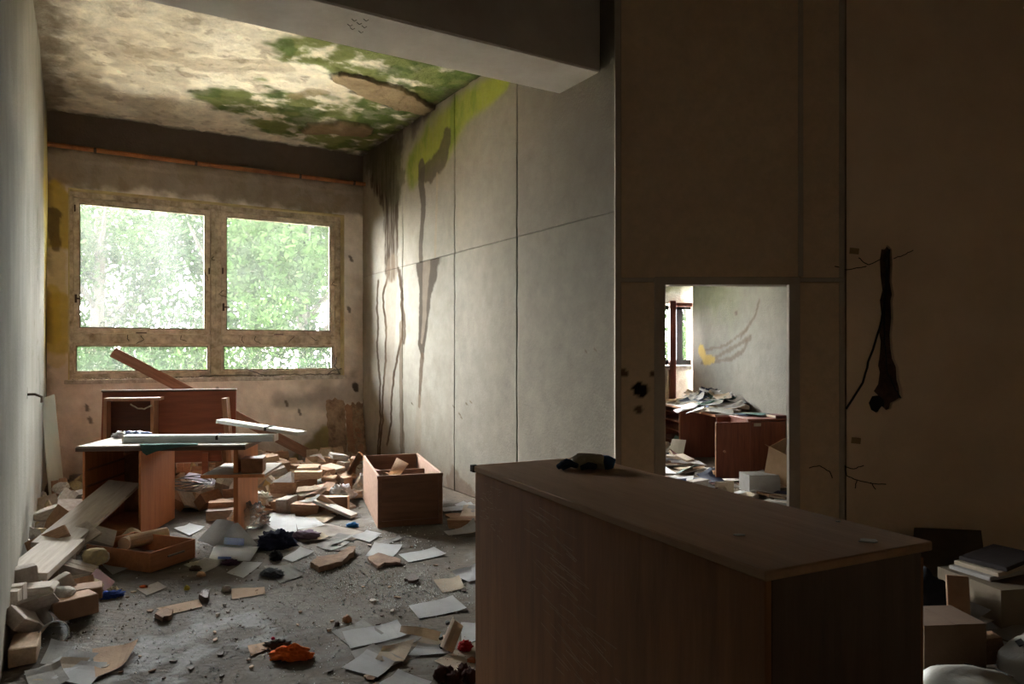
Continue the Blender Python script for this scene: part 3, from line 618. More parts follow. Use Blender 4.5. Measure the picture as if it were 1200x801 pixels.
# ------------------------------------------------------------------ outside: ground, shed, trees
M_bounce_ground = mat('bounce_ground', (0.72, 0.69, 0.62), (0.6, 0.57, 0.5), scale=1.5, bump=0.8, bscale=8, bdist=0.1)  # out of view; made very pale to bounce light up onto the ceiling
def col_grass(u, v): return flat_col((0.1, 0.15, 0.05))(u, v)
gr = MB().slab([(-40, 12), (-14, 0), (-10.6, 5.6), (-0.5, 11.66), (6, 12.0), (20, 12), (40, 60), (-40, 60)], -0.5, -0.35).build('ground', M_bounce_ground); tag(gr, kind='structure')
def leaf_mat(name, c):
    m, nt, N, L, P = new_mat(name); N.remove(P)
    df = N.new('ShaderNodeBsdfDiffuse'); tl = N.new('ShaderNodeBsdfTranslucent'); mx = N.new('ShaderNodeMixShader'); mx.inputs[0].default_value = 0.4
    tc = N.new('ShaderNodeTexCoord'); n1 = N.new('ShaderNodeTexNoise'); n1.inputs['Scale'].default_value = 1.3; n1.inputs['Detail'].default_value = 5; L.new(tc.outputs['Object'], n1.inputs['Vector'])
    r = ramp(N, [(0.35, tuple(x*0.5 for x in c)), (0.65, c)]); L.new(n1.outputs[0], r.inputs[0])
    for b_ in (df, tl): L.new(r.outputs[0], b_.inputs[0])
    L.new(df.outputs[0], mx.inputs[1]); L.new(tl.outputs[0], mx.inputs[2]); L.new(mx.outputs[0], N['Material Output'].inputs[0]); return m
LM = [leaf_mat('leaf_fresh', (0.0095, 0.0175, 0.0053)), leaf_mat('leaf_mid', (0.006, 0.012, 0.004)), leaf_mat('leaf_deep', (0.003, 0.006, 0.002))]
M_bark = mat('bark', (0.012, 0.009, 0.007), rough=0.95, bump=0.6)
def foliage(name, centre, rad, n, size, m, parent, seed, clumps=26):
    rs = np.random.RandomState(seed)
    cc = rs.normal(size=(clumps, 3)); cc /= np.linalg.norm(cc, axis=1)[:, None]; cc *= (rs.rand(clumps, 1)**0.4)*0.85
    k = rs.randint(0, clumps, n); p = rs.normal(size=(n, 3)); p /= np.linalg.norm(p, axis=1)[:, None]; p *= rs.rand(n, 1)**0.4*0.34
    p = (cc[k]+p)*np.array(rad)+np.array(centre)
    a = rs.normal(size=(n, 3)); a /= np.linalg.norm(a, axis=1)[:, None]; b = np.cross(a, rs.normal(size=(n, 3))); b /= np.linalg.norm(b, axis=1)[:, None]
    s = size*(0.6+0.8*rs.rand(n, 1))
    V_ = np.stack([p-a*s, p+b*s*0.45, p+a*s, p-b*s*0.45], 1).reshape(-1, 3)
    me = bpy.data.meshes.new(name); me.vertices.add(4*n); me.vertices.foreach_set('co', V_.ravel().astype('f'))
    me.loops.add(4*n); me.loops.foreach_set('vertex_index', np.arange(4*n, dtype='i')); me.polygons.add(n); me.polygons.foreach_set('loop_start', np.arange(0, 4*n, 4, dtype='i')); me.update(calc_edges=True)
    o = link_mesh(name, me, m, parent); return o
def tree(t, o, h, r, kind, seed, label, n=9000, size=0.09):
    """t along the facade to the left, o outward from it"""
    base = B+DB*t+NB*o; base.z = -0.4
    root = thing('tree', label, 'tree', base, (0, 0, seed))
    tr = MB(); rr = random.Random(seed)
    tr.tube([(0, 0, -0.1), (0.05, 0.03, h*0.3), (rr.uniform(-.2, .2), 0.1, h*0.6), (0.1, rr.uniform(-.2, .2), h*0.9)], [0.035*h, 0.028*h, 0.018*h, 0.006*h], 8)
    for k in range(7):
        a = rr.uniform(0, 6.28); z = h*rr.uniform(0.3, 0.75); tr.tube([(0.03, 0.03, z), (math.cos(a)*r*0.4, math.sin(a)*r*0.4, z+h*0.1), (math.cos(a)*r*0.8, math.sin(a)*r*0.8, z+h*0.2)], [0.012*h, 0.008*h, 0.003*h], 6)
    tr.build('trunk', M_bark, root)
    f = foliage('foliage', (0, 0, h*0.62), (r, r, h*0.42), n, size, LM[kind], root, seed); f['kind'] = 'stuff'
    return root
tree(-1.2, 7.5, 6.5, 2.1, 0, 1, 'fresh green tree filling the right half of the right-hand window bay')
tree(0.2, 11.0, 7.5, 2.3, 1, 2, 'tree between the two window bays, behind the brighter one')
tree(3.0, 12.5, 7.4, 2.3, 0, 3, 'pale green tree in the middle of the left window bay')
tree(6.3, 14.0, 4.6, 1.9, 1, 4, 'low rounded tree at the far left of the left window bay')
tree(-11.1, 4.8, 7.0, 2.2, 0, 5, 'leafy tree outside the next room, seen through its narrow window')
tree(-15.5, 8.5, 9.0, 3.2, 1, 6, 'bright green tree further off outside the next room')
tree(-1.5, 15.0, 9.0, 3.4, 2, 7, 'tall darker tree far behind the right-hand window bay', 12000, 0.12)
tree(4.2, 22.0, 9.0, 3.6, 2, 8, 'distant darker tree in the centre of the left window bay', 9000, 0.12)
for i, (t, o, r, kd, lb) in enumerate(((0.9, 3.0, 0.75, 0, 'bright leafy bush just outside the right-hand bay, in its bottom light'), (2.0, 4.6, 0.9, 1, 'bush below the mullion, between both bottom lights'), (3.4, 5.2, 0.9, 0, 'pale bush in the middle of the left bottom light'), (4.8, 5.6, 1.0, 1, 'bush at the left end of the left bottom light'), (-0.6, 4.4, 1.0, 1, 'bush at the right end of the right bottom light'), (0.3, 7.5, 1.5, 0, 'broad bush in the second row behind the right window bay'), (2.6, 8.5, 1.6, 1, 'broad bush in the second row behind the mullion'), (5.0, 9.0, 1.7, 0, 'broad bush in the second row behind the left window bay'), (7.6, 9.5, 1.7, 1, 'broad bush in the second row at the far left'), (-2.4, 7.0, 1.6, 1, 'broad bush in the second row at the far right'), (1.2, 12.5, 2.2, 0, 'tall bush in the third row between both bays'), (4.4, 12.0, 2.2, 1, 'tall bush in the third row behind the left bay'), (-9.2, 2.3, 1.5, 0, 'bush close outside the window of the next room'), (-12.1, 5.2, 2.2, 1, 'taller bush further outside the window of the next room'))):
    b = B+DB*t+NB*o; b.z = -0.4
    root = thing('bush', lb, 'bush', b)
    s_ = MB(); rr = random.Random(i)
    for k in range(6):
        a = rr.uniform(0, 6.28); s_.tube([(0, 0, -0.05), (math.cos(a)*r*0.3, math.sin(a)*r*0.3, 0.6), (math.cos(a)*r*0.7, math.sin(a)*r*0.7, 1.2)], [0.02, 0.014, 0.005], 5)
    s_.build('stem', M_bark, root)
    f = foliage('foliage', (0, 0, 0.85*r+0.15), (r, r, 0.85*r+0.1), int(3200*max(1, r)), 0.07, LM[kd], root, 40+i, 18); f['kind'] = 'stuff'
# ------------------------------------------------------------------ pipe on the window wall
M_rust = mat('rusty_pipe', (0.45, 0.17, 0.06), (0.14, 0.06, 0.035), rough=0.75, scale=5, bump=0.5, stretch=(1, 1, 1))
pz = 3.87
def bp(t, o, z): p = B+DB*t+NB*o; p.z = z; return p
pipe = thing('heating_pipe', 'rusty orange pipe running along the wall above the window', 'pipe', bp(1.8, -0.09, pz))
org = pipe.location.copy()
MB().tube([bp(0.0, -0.1, pz)-org, bp(1.9, -0.1, pz)-org, bp(3.79, -0.1, pz+0.01)-org], 0.027, 12).build('pipe_run', M_rust, pipe, smooth=False)
for t in (0.15, 0.9, 2.2, 3.3):
    MB().tube([bp(t, -0.1, pz)-org, bp(t+0.03, -0.1, pz)-org], 0.034, 12).beam(bp(t+0.015, -0.07, pz)-org, bp(t+0.015, 0.02, pz)-org, 0.02, 0.02).build('bracket', M_iron, pipe)
# ------------------------------------------------------------------ the long cabinet in the foreground
M_cabf = wood('walnut_veneer', (0.27, 0.112, 0.038), (0.16, 0.065, 0.022), ax=2, scale=3, rough=0.7)
M_cabt = wood('oak_top', (0.42, 0.245, 0.135), (0.31, 0.175, 0.09), ax=0, scale=3, rough=0.75)
ct = 1.05
pl = floor_at(557, 545, ct); pn = floor_at(897, 667, ct)
d1 = (pn-pl); CL = Vector((d1.x, d1.y, 0)).length; ang = math.atan2(d1.y, d1.x); CWd = 0.515
cab = thing('cabinet', 'long low brown veneered cabinet standing in the dark foreground', 'cabinet', (pl.x, pl.y, 0), (0, 0, ang))
# local: x from the far end to the near end, y away from the window side (positive = to the right of the picture)
MB().box((CL/2, CWd/2, ct-0.011), (CL+0.02, CWd+0.02, 0.022), bev=0.003).build('top', M_cabt, cab)
MB().box((CL/2, 0.009, (ct-0.022)/2+0.04), (CL, 0.018, ct-0.022-0.08), bev=0.002).build('back_panel', M_cabf, cab)
MB().box((0.009, CWd/2, (ct-0.022)/2), (0.018, CWd-0.036, ct-0.024), bev=0.002).build('side_panel', M_cabf, cab)
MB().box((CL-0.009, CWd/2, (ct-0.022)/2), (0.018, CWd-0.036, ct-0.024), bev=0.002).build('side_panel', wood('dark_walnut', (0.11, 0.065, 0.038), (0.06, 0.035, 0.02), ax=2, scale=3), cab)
MB().box((CL/2, CWd-0.009, 0.05), (CL-0.04, 0.018, 0.1)).build('plinth', M_cabf, cab); MB().box((CL/2, 0.02, 0.02), (CL-0.04, 0.02, 0.04)).build('plinth', M_cabf, cab)
for k in range(2):
    MB().box((CL*(0.25+0.5*k), CWd-0.009, 0.56), (CL/2-0.012, 0.018, 0.9), bev=0.002).build('door', M_cabf, cab)
MB().box((-0.004, -0.004, ct-0.012), (0.03, 0.02, 0.026)).rough(0.004, 40).build('chipped_corner', M_dark, cab)
# scratches in the veneer: pale scraped lines
sc = MB(); rr = random.Random(4)
for k in range(120):
    x = 0.55+rr.gauss(0, 0.11)+k*0.0035; z = 0.97-0.006*k+rr.uniform(-0.02, 0.02); L_ = rr.uniform(0.03, 0.16)
    if z < 0.1 or x > CL-0.1: continue
    sc.box((x, -0.0004, z), (L_, 0.0012, rr.uniform(0.001, 0.0028)), (0, rr.uniform(0.05, 0.3), 0))
for k in range(40):
    x = rr.uniform(0.06, 0.25); z = rr.uniform(0.8, 1.0); sc.box((x, -0.0004, z), (rr.uniform(0.01, 0.04), 0.0012, 0.0015), (0, rr.uniform(-0.3, 0.4), 0))
tag(sc.build('scratches', mat('scraped_wood', (0.42, 0.24, 0.13), rough=0.8), cab), 'pale scratches in the veneer', kind='stuff')
# ------------------------------------------------------------------ glove on the cabinet
M_blu = mat('navy_knit', (0.012, 0.022, 0.05), rough=0.95, bump=0.6, bscale=120, scale=20)
M_wht = mat('grimy_cotton', (0.40, 0.36, 0.28), (0.22, 0.19, 0.14), rough=0.95, bump=0.6, bscale=90, scale=14)
gp = floor_at(686, 549, ct)
gl = thing('work_glove', 'navy and dirty white work glove lying on the foreground cabinet', 'glove', (gp.x, gp.y, ct), (0, 0, 0.15))
def blob(path, rad, n=10, flat=1.0):
    m_ = MB(); m_.tube(path, rad, n)
    for v in m_.bm.verts: v.co.z = max(0.0005, v.co.z*flat)
    return m_
m_ = blob([(-0.045, 0, 0.016), (-0.02, 0.004, 0.022), (0.02, 0.0, 0.024), (0.06, -0.004, 0.02), (0.078, -0.006, 0.014)], [0.03, 0.038, 0.036, 0.033, 0.028], 12); m_.rough(0.004, 30); m_.build('palm', M_wht, gl, smooth=True)
for k, (y, L_) in enumerate(((-0.028, 0.045), (-0.01, 0.058), (0.009, 0.055), (0.027, 0.04))):
    m_ = blob([(-0.04, y, 0.017), (-0.065, y*1.2, 0.025), (-0.065-L_*0.5, y*1.3, 0.016), (-0.055-L_, y*1.35-0.004, 0.010)], [0.011, 0.012, 0.011, 0.008], 8); m_.rough(0.003, 40, k); m_.build('finger', M_blu, gl, smooth=True)
m_ = blob([(0.03, -0.03, 0.014), (0.0, -0.045, 0.02), (-0.03, -0.05, 0.012)], [0.013, 0.013, 0.009], 8); m_.build('thumb', M_blu, gl, smooth=True)
m_ = blob([(0.070, -0.005, 0.016), (0.088, -0.008, 0.02), (0.105, -0.01, 0.012)], [0.034, 0.032, 0.028], 12); m_.rough(0.004, 35); m_.build('cuff', mat('blue_cuff', (0.03, 0.08, 0.16), rough=0.9, bump=0.4), gl, smooth=True)
M_crumb = mat('plaster_crumb', (0.62, 0.58, 0.5), (0.4, 0.35, 0.28), rough=0.95, scale=20, rand=0.2)
def chip(name, p, s, label, seed, m=M_crumb, cat='chip', h=None, rz=0.0):
    rr = random.Random(seed); n = 9; pts = [(math.cos(2*math.pi*k/n)*s[0]/2*rr.uniform(0.65, 1.1), math.sin(2*math.pi*k/n)*s[1]/2*rr.uniform(0.65, 1.1)) for k in range(n)]
    o = MB().slab(pts, 0, h or 0.006).rough((h or 0.006)*0.2, 50, seed).build(name, m, None, p, (0, 0, rz)); return tag(o, label, cat)
for i, (px, py, s, lb) in enumerate(((866, 627, 0.030, 'small pale plaster flake mid-way along the foreground cabinet top'), (1018, 634, 0.055, 'larger pale plaster flake near the right end of the cabinet top'), (982, 611, 0.014, 'tiny plaster crumb near the back edge of the cabinet top'))):
    p = floor_at(px, py, ct); chip('plaster_flake', p, (s, s*0.6), lb, i, cat='debris', h=0.003)
# ------------------------------------------------------------------ desk below the window side, standing
M_desk = wood('orange_desk_wood', (0.58, 0.235, 0.095), (0.40, 0.15, 0.06), ax=2, scale=3, rough=0.5)
M_desk_in = wood('brown_desk_wood', (0.30, 0.14, 0.07), (0.18, 0.08, 0.04), ax=1, scale=3)
M_dtop = mat('dusty_desk_top', (0.36, 0.32, 0.28), (0.24, 0.20, 0.16), rough=0.8, scale=8, bump=0.2)
M_edge = wood('dark_desk_edge', (0.14, 0.08, 0.05), (0.07, 0.04, 0.025), ax=0)
dz = 0.75; dp = floor_at(88, 523, dz); DA = math.radians(5)
desk = thing('desk', 'wooden desk with dusty grey top and open cupboard, standing by the left wall', 'desk', (dp.x, dp.y, 0), (0, 0, DA))
DW, DD = 1.31, 0.80
MB().box((DW/2, DD/2, dz-0.006), (DW-0.01, DD-0.01, 0.013), bev=0.002).build('desk_top', M_dtop, desk)
MB().box((DW/2, DD/2, dz-0.027), (DW, DD, 0.03), bev=0.003).build('top_edge', M_edge, desk)
pw = 0.43; pd = 0.72; ph = dz-0.042
MB().box((0.045, 0.04+pd/2, ph/2), (0.018, pd, ph), bev=0.002).build('side_panel', M_desk, desk)
MB().box((0.045+pw, 0.04+pd/2, ph/2), (0.018, pd, ph), bev=0.002).build('side_panel', M_desk, desk)
MB().box((0.045+pw/2, 0.04+pd-0.009, ph/2), (pw-0.018, 0.018, ph), bev=0.001).build('back_panel', M_desk_in, desk)
MB().box((0.045+pw/2, 0.04+pd/2, 0.06), (pw-0.018, pd-0.02, 0.018)).build('bottom_panel', M_desk, desk)
MB().box((0.045+pw/2, 0.055, 0.03), (pw-0.018, 0.018, 0.06)).build('plinth', M_desk, desk)
MB().box((0.045+pw/2, 0.04+pd*0.62, ph-0.06), (0.02, pd*0.6, 0.02)).build('runner', M_desk, desk)
for z in (0.3, 0.42, 0.55):
    MB().box((0.06, 0.04+pd/2, z), (0.012, pd-0.05, 0.015)).build('runner', M_desk_in, desk)
rx = 1.215
MB().box((rx, 0.05+0.33, ph/2), (0.036, 0.62, ph), bev=0.002).build('leg_panel', M_desk, desk)
m_ = MB(); m_.box((rx+0.0, 0.3, 0.50), (0.5, 0.62, 0.022), (0, 0.0, 0.0), bev=0.002); m_.build('shelf', mat('dusty_shelf', (0.40, 0.36, 0.31), (0.26, 0.2, 0.15), scale=6), desk)
MB().box((rx+0.0, -0.015, 0.50), (0.5, 0.012, 0.026), bev=0.002).build('shelf_edge', M_desk, desk)
MB().box((rx+0.13, 0.12, 0.572), (0.17, 0.17, 0.12), (0, 0, 0.1), bev=0.004).build('drawer_stop', M_desk_in, desk)
# ------------------------------------------------------------------ second desk, tipped on its edge behind the first
M_redw = wood('mahogany_board', (0.30, 0.095, 0.045), (0.18, 0.055, 0.028), ax=0, scale=2.5)
M_lite = wood('bare_desk_rail', (0.42, 0.22, 0.12), (0.25, 0.12, 0.07), ax=2)
t0 = Vector(((118-600)/F_PX*7.45, 7.45, 0)); t1 = Vector(((276-600)/F_PX*7.75, 7.75, 0)); ta = math.atan2((t1-t0).y, (t1-t0).x); TL = (t1-t0).length
desk2 = thing('desk', 'reddish desk tipped on its long edge with the underside showing, behind the standing desk', 'desk', t0, (0, 0, ta))
th = 0.76; zb2 = 0.33
tilt = Matrix.Rotation(-0.10, 4, 'X')
MB().box((TL/2, 0.03, zb2+th/2), (TL, 0.028, th), tilt, bev=0.003).build('desk_top', M_redw, desk2)
MB().box((TL/2, 0.055, zb2+th+0.0), (TL+0.01, 0.05, 0.022), bev=0.004).build('top_edge', M_edge, desk2)
m_ = MB(); m_.box((0.09, -0.08, zb2+th*0.46), (0.03, 0.2, th*0.86)); m_.build('side_panel', M_lite, desk2)
m_ = MB(); m_.box((0.53, -0.08, zb2+th*0.46), (0.03, 0.2, th*0.86)); m_.build('side_panel', M_lite, desk2)
MB().box((0.34, -0.08, zb2+th*0.90), (0.52, 0.2, 0.03)).build('rail', M_lite, desk2)
MB().box((0.31, -0.02, zb2+th*0.46), (0.42, 0.02, th*0.8)).build('back_panel', wood('dark_inside', (0.12, 0.04, 0.02), (0.06, 0.02, 0.012)), desk2)
MB().box((TL-0.06, -0.1, zb2+th*0.44), (0.05, 0.20, th*0.92), (0, -0.08, 0)).build('leg_panel', M_lite, desk2)
MB().beam((TL-0.10, -0.05, 0.45), (TL-0.04, -0.15, 0.0), 0.07, 0.03).build('leg', M_lite, desk2)
MB().beam((0.1, -0.1, 0), (0.1, -0.1, zb2+0.2), 0.06, 0.06).build('leg', M_redw, desk2); MB().beam((TL-0.3, -0.02, 0), (TL-0.3, -0.02, zb2+0.1), 0.06, 0.04).build('leg', M_redw, desk2)
MB().tube(wiggle([(0.33, -0.19, zb2+th*0.84), (0.40, -0.20, zb2+th*0.78), (0.46, -0.20, zb2+th*0.77), (0.53, -0.19, zb2+th*0.82)], 3, 0.004), 0.008, 6).build('hanging_rag', M_wht, desk2)
# ------------------------------------------------------------------ boards and planks
M_board = wood('pinkish_board', (0.45, 0.32, 0.25), (0.28, 0.17, 0.12), ax=0, rough=0.8)
def plank(p0, p1, w, h, m, label, name='plank', bev=0.003, roll=0.0, cat='plank'):
    p0 = Vector(p0); p1 = Vector(p1); d = (p1-p0); L_ = d.length
    q = d.to_track_quat('X', 'Z'); 
    o = MB().box((L_/2, 0, 0), (L_, w, h), bev=bev).rough(0.004, 5, L_).build(name, m, None, p0)
    o.rotation_euler = (q.to_matrix() @ Matrix.Rotation(roll, 3, 'X')).to_euler(); return tag(o, label, cat)
M_brplank = wood('worn_brown_plank', (0.33, 0.19, 0.13), (0.17, 0.09, 0.06), ax=0, rough=0.85)
plank(Vector(((132-600)/F_PX*8.05, 8.05, 1.50)), Vector(((384-600)/F_PX*9.35, 9.35, 0.05)), 0.03, 0.12, M_brplank, 'long brown plank leaning aslant from the window sill down to the floor heap', roll=0.1)
# pale glass-like panel in the left corner
p0 = floor_at(62, 595, 0.0); 
lean = thing('glass_panel', 'tall pale green panel leaning in the left corner beside the standing desk', 'panel', (0, 0, 0))
g0, g1 = C+DL*0.75-DB*0.22, C+DL*0.15-DB*0.06
m_ = MB(); Yp = 7.7
def P(px, py, Y): return Vector(((px-600)/F_PX*Y, Y, EYE+(HOR-py)/F_PX*Y))
q = [P(58, 590, 7.2), P(75, 578, 7.55), P(63, 462, 7.95), P(47, 467, 7.6)]
nrm = (q[1]-q[0]).cross(q[3]-q[0]).normalized()*0.008
vs = [m_.bm.verts.new(x) for x in q]+[m_.bm.verts.new(x+nrm) for x in q]
for f in ((0, 1, 2, 3), (7, 6, 5, 4), (0, 4, 5, 1), (1, 5, 6, 2), (2, 6, 7, 3), (3, 7, 4, 0)): m_.bm.faces.new([vs[i] for i in f])
m_.build('pane', mat('pale_green_sheet', (0.50, 0.56, 0.50), (0.40, 0.45, 0.40), rough=0.25, scale=2, bump=0.02, spec=0.5), lean)
# three rotten boards leaning at the right end of the window wall
M_rot = mat('rotten_board', (0.55, 0.40, 0.28), (0.16, 0.10, 0.07), rough=0.95, scale=7, bump=0.9, bscale=25, bdist=0.03)
M_rot2 = mat('red_brown_board', (0.48, 0.29, 0.19), (0.27, 0.14, 0.09), rough=0.9, scale=6, bump=0.4)
for (pxa, pxb, ytop, yb, m, lb, sd) in ((381, 402, 467, 545, M_rot, 'rotten peeling board leaning on the window wall, leftmost of three', 1), (403, 420, 474, 546, M_rot2, 'plain brown board leaning on the window wall, between two others', 2), (423, 436, 472, 550, M_rot, 'narrow board leaning in the far corner beside the open crate', 3)):
    tt = max(0.10, BW((pxa+pxb)/2, 500)[0]); wd = abs(BW(pxa, 500)[0]-BW(pxb, 500)[0])
    Yt = (B+DB*tt).y-0.1; zt_ = EYE+(HOR-ytop)/F_PX*Yt
    base = B+DB*tt-NB*0.22; top = B+DB*tt-NB*0.045+Vector((0, 0, zt_))
    d = top-base; M3 = Matrix((DB, d.normalized().cross(DB)*-1, d.normalized())).transposed()
    if M3.determinant() < 0: M3 = Matrix((DB, d.normalized().cross(DB), d.normalized())).transposed()
    m_ = MB(); bmesh.ops.create_grid(m_.bm, x_segments=6, y_segments=20, size=0.5)
    rr = random.Random(sd)
    for v in m_.bm.verts:
        x, y = v.co.x, v.co.y+0.5; jag = (rr.uniform(-0.04, 0.02) if y > 0.98 else 0)
        v.co = Vector((x*wd*(1+0.08*rr.uniform(-1, 1)), rr.uniform(-0.006, 0.006), y*d.length+jag))
    r_ = bmesh.ops.solidify(m_.bm, geom=list(m_.bm.faces), thickness=0.022)
    o = m_.build('board', m, None, base); o.rotation_euler = M3.to_euler(); tag(o, lb, 'board')
# ------------------------------------------------------------------ open crate (a cabinet lying on its back)
M_crate = wood('crate_side_wood', (0.40, 0.24, 0.17), (0.27, 0.15, 0.10), ax=0, rough=0.7)
M_cfront = wood('crate_dark_wood', (0.24, 0.115, 0.065), (0.15, 0.07, 0.04), ax=0)
cz = 0.445; cf = floor_at(442.5, 619); cf2 = floor_at(519.5, 616.5)
ca = math.atan2((cf2-cf).y, (cf2-cf).x); cw = (cf2-cf).length
crate = thing('crate', 'open-topped wooden cabinet carcass lying on its back below the pale stained wall', 'crate', cf, (0, 0, ca+0.05))
cd = 1.28; ck = 0.10      # depth and sideways run of the carcass
sk = Matrix.Identity(4)
crot = math.radians(17)-ca-0.05 if False else 0.0
crate.rotation_euler = (0, 0, math.radians(17)); cw = 0.56
MB().box((0.009, cd/2, cz/2), (0.02, cd, cz), bev=0.002).build('side_panel', M_crate, crate)
MB().box((cw-0.009, cd/2, cz/2), (0.02, cd, cz), bev=0.002).build('side_panel', M_crate, crate)
MB().box((cw/2, 0.03, cz/2), (cw-0.04, 0.018, cz-0.02), bev=0.002).build('end_panel', M_cfront, crate)
MB().box((cw/2, 0.008, cz-0.012), (cw+0.01, 0.024, 0.026), bev=0.003).box((cw/2, 0.012, 0.03), (cw-0.03, 0.02, 0.05)).box((0.02, 0.006, cz/2), (0.03, 0.018, cz-0.01)).box((cw-0.02, 0.006, cz/2), (0.03, 0.018, cz-0.01)).build('frame', M_cfront, crate)
MB().box((cw/2, cd-0.012, cz/2), (cw-0.04, 0.02, cz), bev=0.002).build('end_panel', M_cfront, crate)
MB().box((cw/2, cd/2, 0.02), (cw-0.04, cd-0.05, 0.015)).build('back_board', M_cfront, crate)
MB().box((cw/2, cd*0.62, 0.20), (cw-0.04, 0.02, 0.33)).build('divider', M_cfront, crate)
MB().beam((0.03, cd*0.72, 0.36), (0.22, cd*0.55, 0.32), 0.03, 0.03).build('loose_rail', M_crate, crate)
# ------------------------------------------------------------------ drawer on the floor
M_drw = wood('orange_drawer_wood', (0.44, 0.18, 0.08), (0.29, 0.115, 0.05), ax=0)
df = floor_at(176, 671); dfr = floor_at(233, 656); dfl = floor_at(131, 650)
da = math.atan2((dfr-df).y, (dfr-df).x); dw = 0.40; dl = 0.60; dh = 0.135
dr = thing('drawer', 'orange-brown wooden drawer lying on the floor in front of the desk', 'drawer', df, (0, 0, da+0.22))
MB().box((dw/2, 0.008, dh/2), (dw, 0.018, dh), bev=0.002).build('drawer_front', M_drw, dr)
MB().box((dw/2, dl-0.008, dh/2), (dw, 0.016, dh), bev=0.002).build('back_panel', M_drw, dr)
MB().box((0.006, dl/2, dh/2), (0.014, dl-0.02, dh), bev=0.002).build('side_panel', M_drw, dr); MB().box((dw-0.006, dl/2, dh/2), (0.014, dl-0.02, dh), bev=0.002).build('side_panel', M_drw, dr)
MB().box((dw/2, dl/2, 0.012), (dw-0.03, dl-0.03, 0.008)).build('bottom_panel', M_crate, dr)
MB().box((dw*0.55, -0.004, dh*0.55), (0.15, 0.01, 0.014), (0, 0.0, 0), bev=0.003).build('handle', mat('worn_metal', (0.25, 0.2, 0.16), rough=0.5, metal=0.6), dr)
for v in dr.children: pass
# ------------------------------------------------------------------ furniture of the next room
M_mah = wood('dark_mahogany', (0.20, 0.06, 0.03), (0.11, 0.03, 0.017), ax=2)
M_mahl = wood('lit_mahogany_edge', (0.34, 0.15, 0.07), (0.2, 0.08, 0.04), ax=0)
M_ftop = mat('pale_dusty_top', (0.42, 0.36, 0.29), (0.3, 0.22, 0.16), scale=6)
ra = math.atan2(R2d.y, R2d.x)
fd = thing('desk', 'long desk with open shelf pedestal under the paper heap, in the next room', 'desk', R2a, (0, 0, ra))   # local x along the wall to the camera, y into the wall (negative = into the room)
sg = -1.0 if (Matrix.Rotation(ra, 3, 'Z') @ Vector((0, -1, 0))).dot(R2n) > 0 else 1.0
o_ = lambda y: sg*y
MB().box((1.27, o_(0.33), 0.71), (2.36, 0.62, 0.022), bev=0.002).build('desk_top', M_ftop, fd)
MB().box((1.27, o_(0.645), 0.71), (2.36, 0.014, 0.03), bev=0.002).build('top_edge', M_mahl, fd)
MB().box((1.13, o_(0.33), 0.35), (0.02, 0.58, 0.69), bev=0.002).build('side_panel', M_mah, fd)
MB().box((1.135, o_(0.628), 0.35), (0.03, 0.014, 0.69), bev=0.002).build('panel_edge', M_mahl, fd)
MB().box((0.12, o_(0.33), 0.35), (0.02, 0.58, 0.69)).build('side_panel', M_mah, fd); MB().box((0.62, o_(0.05), 0.35), (1.0, 0.015, 0.68)).build('back_panel', M_mah, fd)
for z in (0.06, 0.22, 0.37, 0.5, 0.62): MB().box((0.62, o_(0.42), z), (1.0, 0.4 if z > 0.1 else 0.42, 0.016)).build('shelf', M_mahl if z < 0.1 else M_mah, fd)
MB().box((2.42, o_(0.33), 0.35), (0.02, 0.58, 0.69)).build('side_panel', M_mah, fd)
fc = thing('cupboard', 'dark red cupboard with one door open, beside the next room desk', 'cupboard', R2a+R2d*3.0, (0, 0, ra))
for y in (0.03, 0.47): MB().box((-0.25, o_(y), 0.35), (0.5, 0.02, 0.7), bev=0.002).build('side_panel', M_mah, fc)
MB().box((-0.25, o_(0.25), 0.71), (0.52, 0.48, 0.022), bev=0.002).build('top', M_mah, fc)
MB().box((-0.25, o_(0.25), 0.05), (0.48, 0.42, 0.02)).build('bottom_panel', M_mah, fc); MB().box((-0.49, o_(0.25), 0.36), (0.015, 0.42, 0.66)).build('back_panel', M_mah, fc)
dd = MB().box((0.012, o_(0.25), 0.36), (0.02, 0.43, 0.66), bev=0.002).build('door', M_mah, fc)
MB().box((0.025, o_(0.38), 0.655), (0.004, 0.085, 0.035)).build('paper_tag', M_wht, dd)
dd = MB().box((0.05, o_(0.685), 0.37), (0.02, 0.41, 0.64), bev=0.002).build('door', M_mah, fc)
MB().tube([(0.06, o_(0.80), 0.36), (0.085, o_(0.80), 0.36)], [0.012, 0.016], 10).build('knob', M_lite, dd)
MB().box((0.05, o_(0.893), 0.37), (0.024, 0.008, 0.64)).build('door_edge', M_mahl, dd)
M_ctn = mat('carton_brown', (0.36, 0.24, 0.145), (0.27, 0.17, 0.10), rough=0.85, scale=5, rand=0.12, bump=0.15)
M_ctg = mat('carton_grey', (0.36, 0.34, 0.33), (0.26, 0.24, 0.23), rough=0.85, scale=5, rand=0.1)
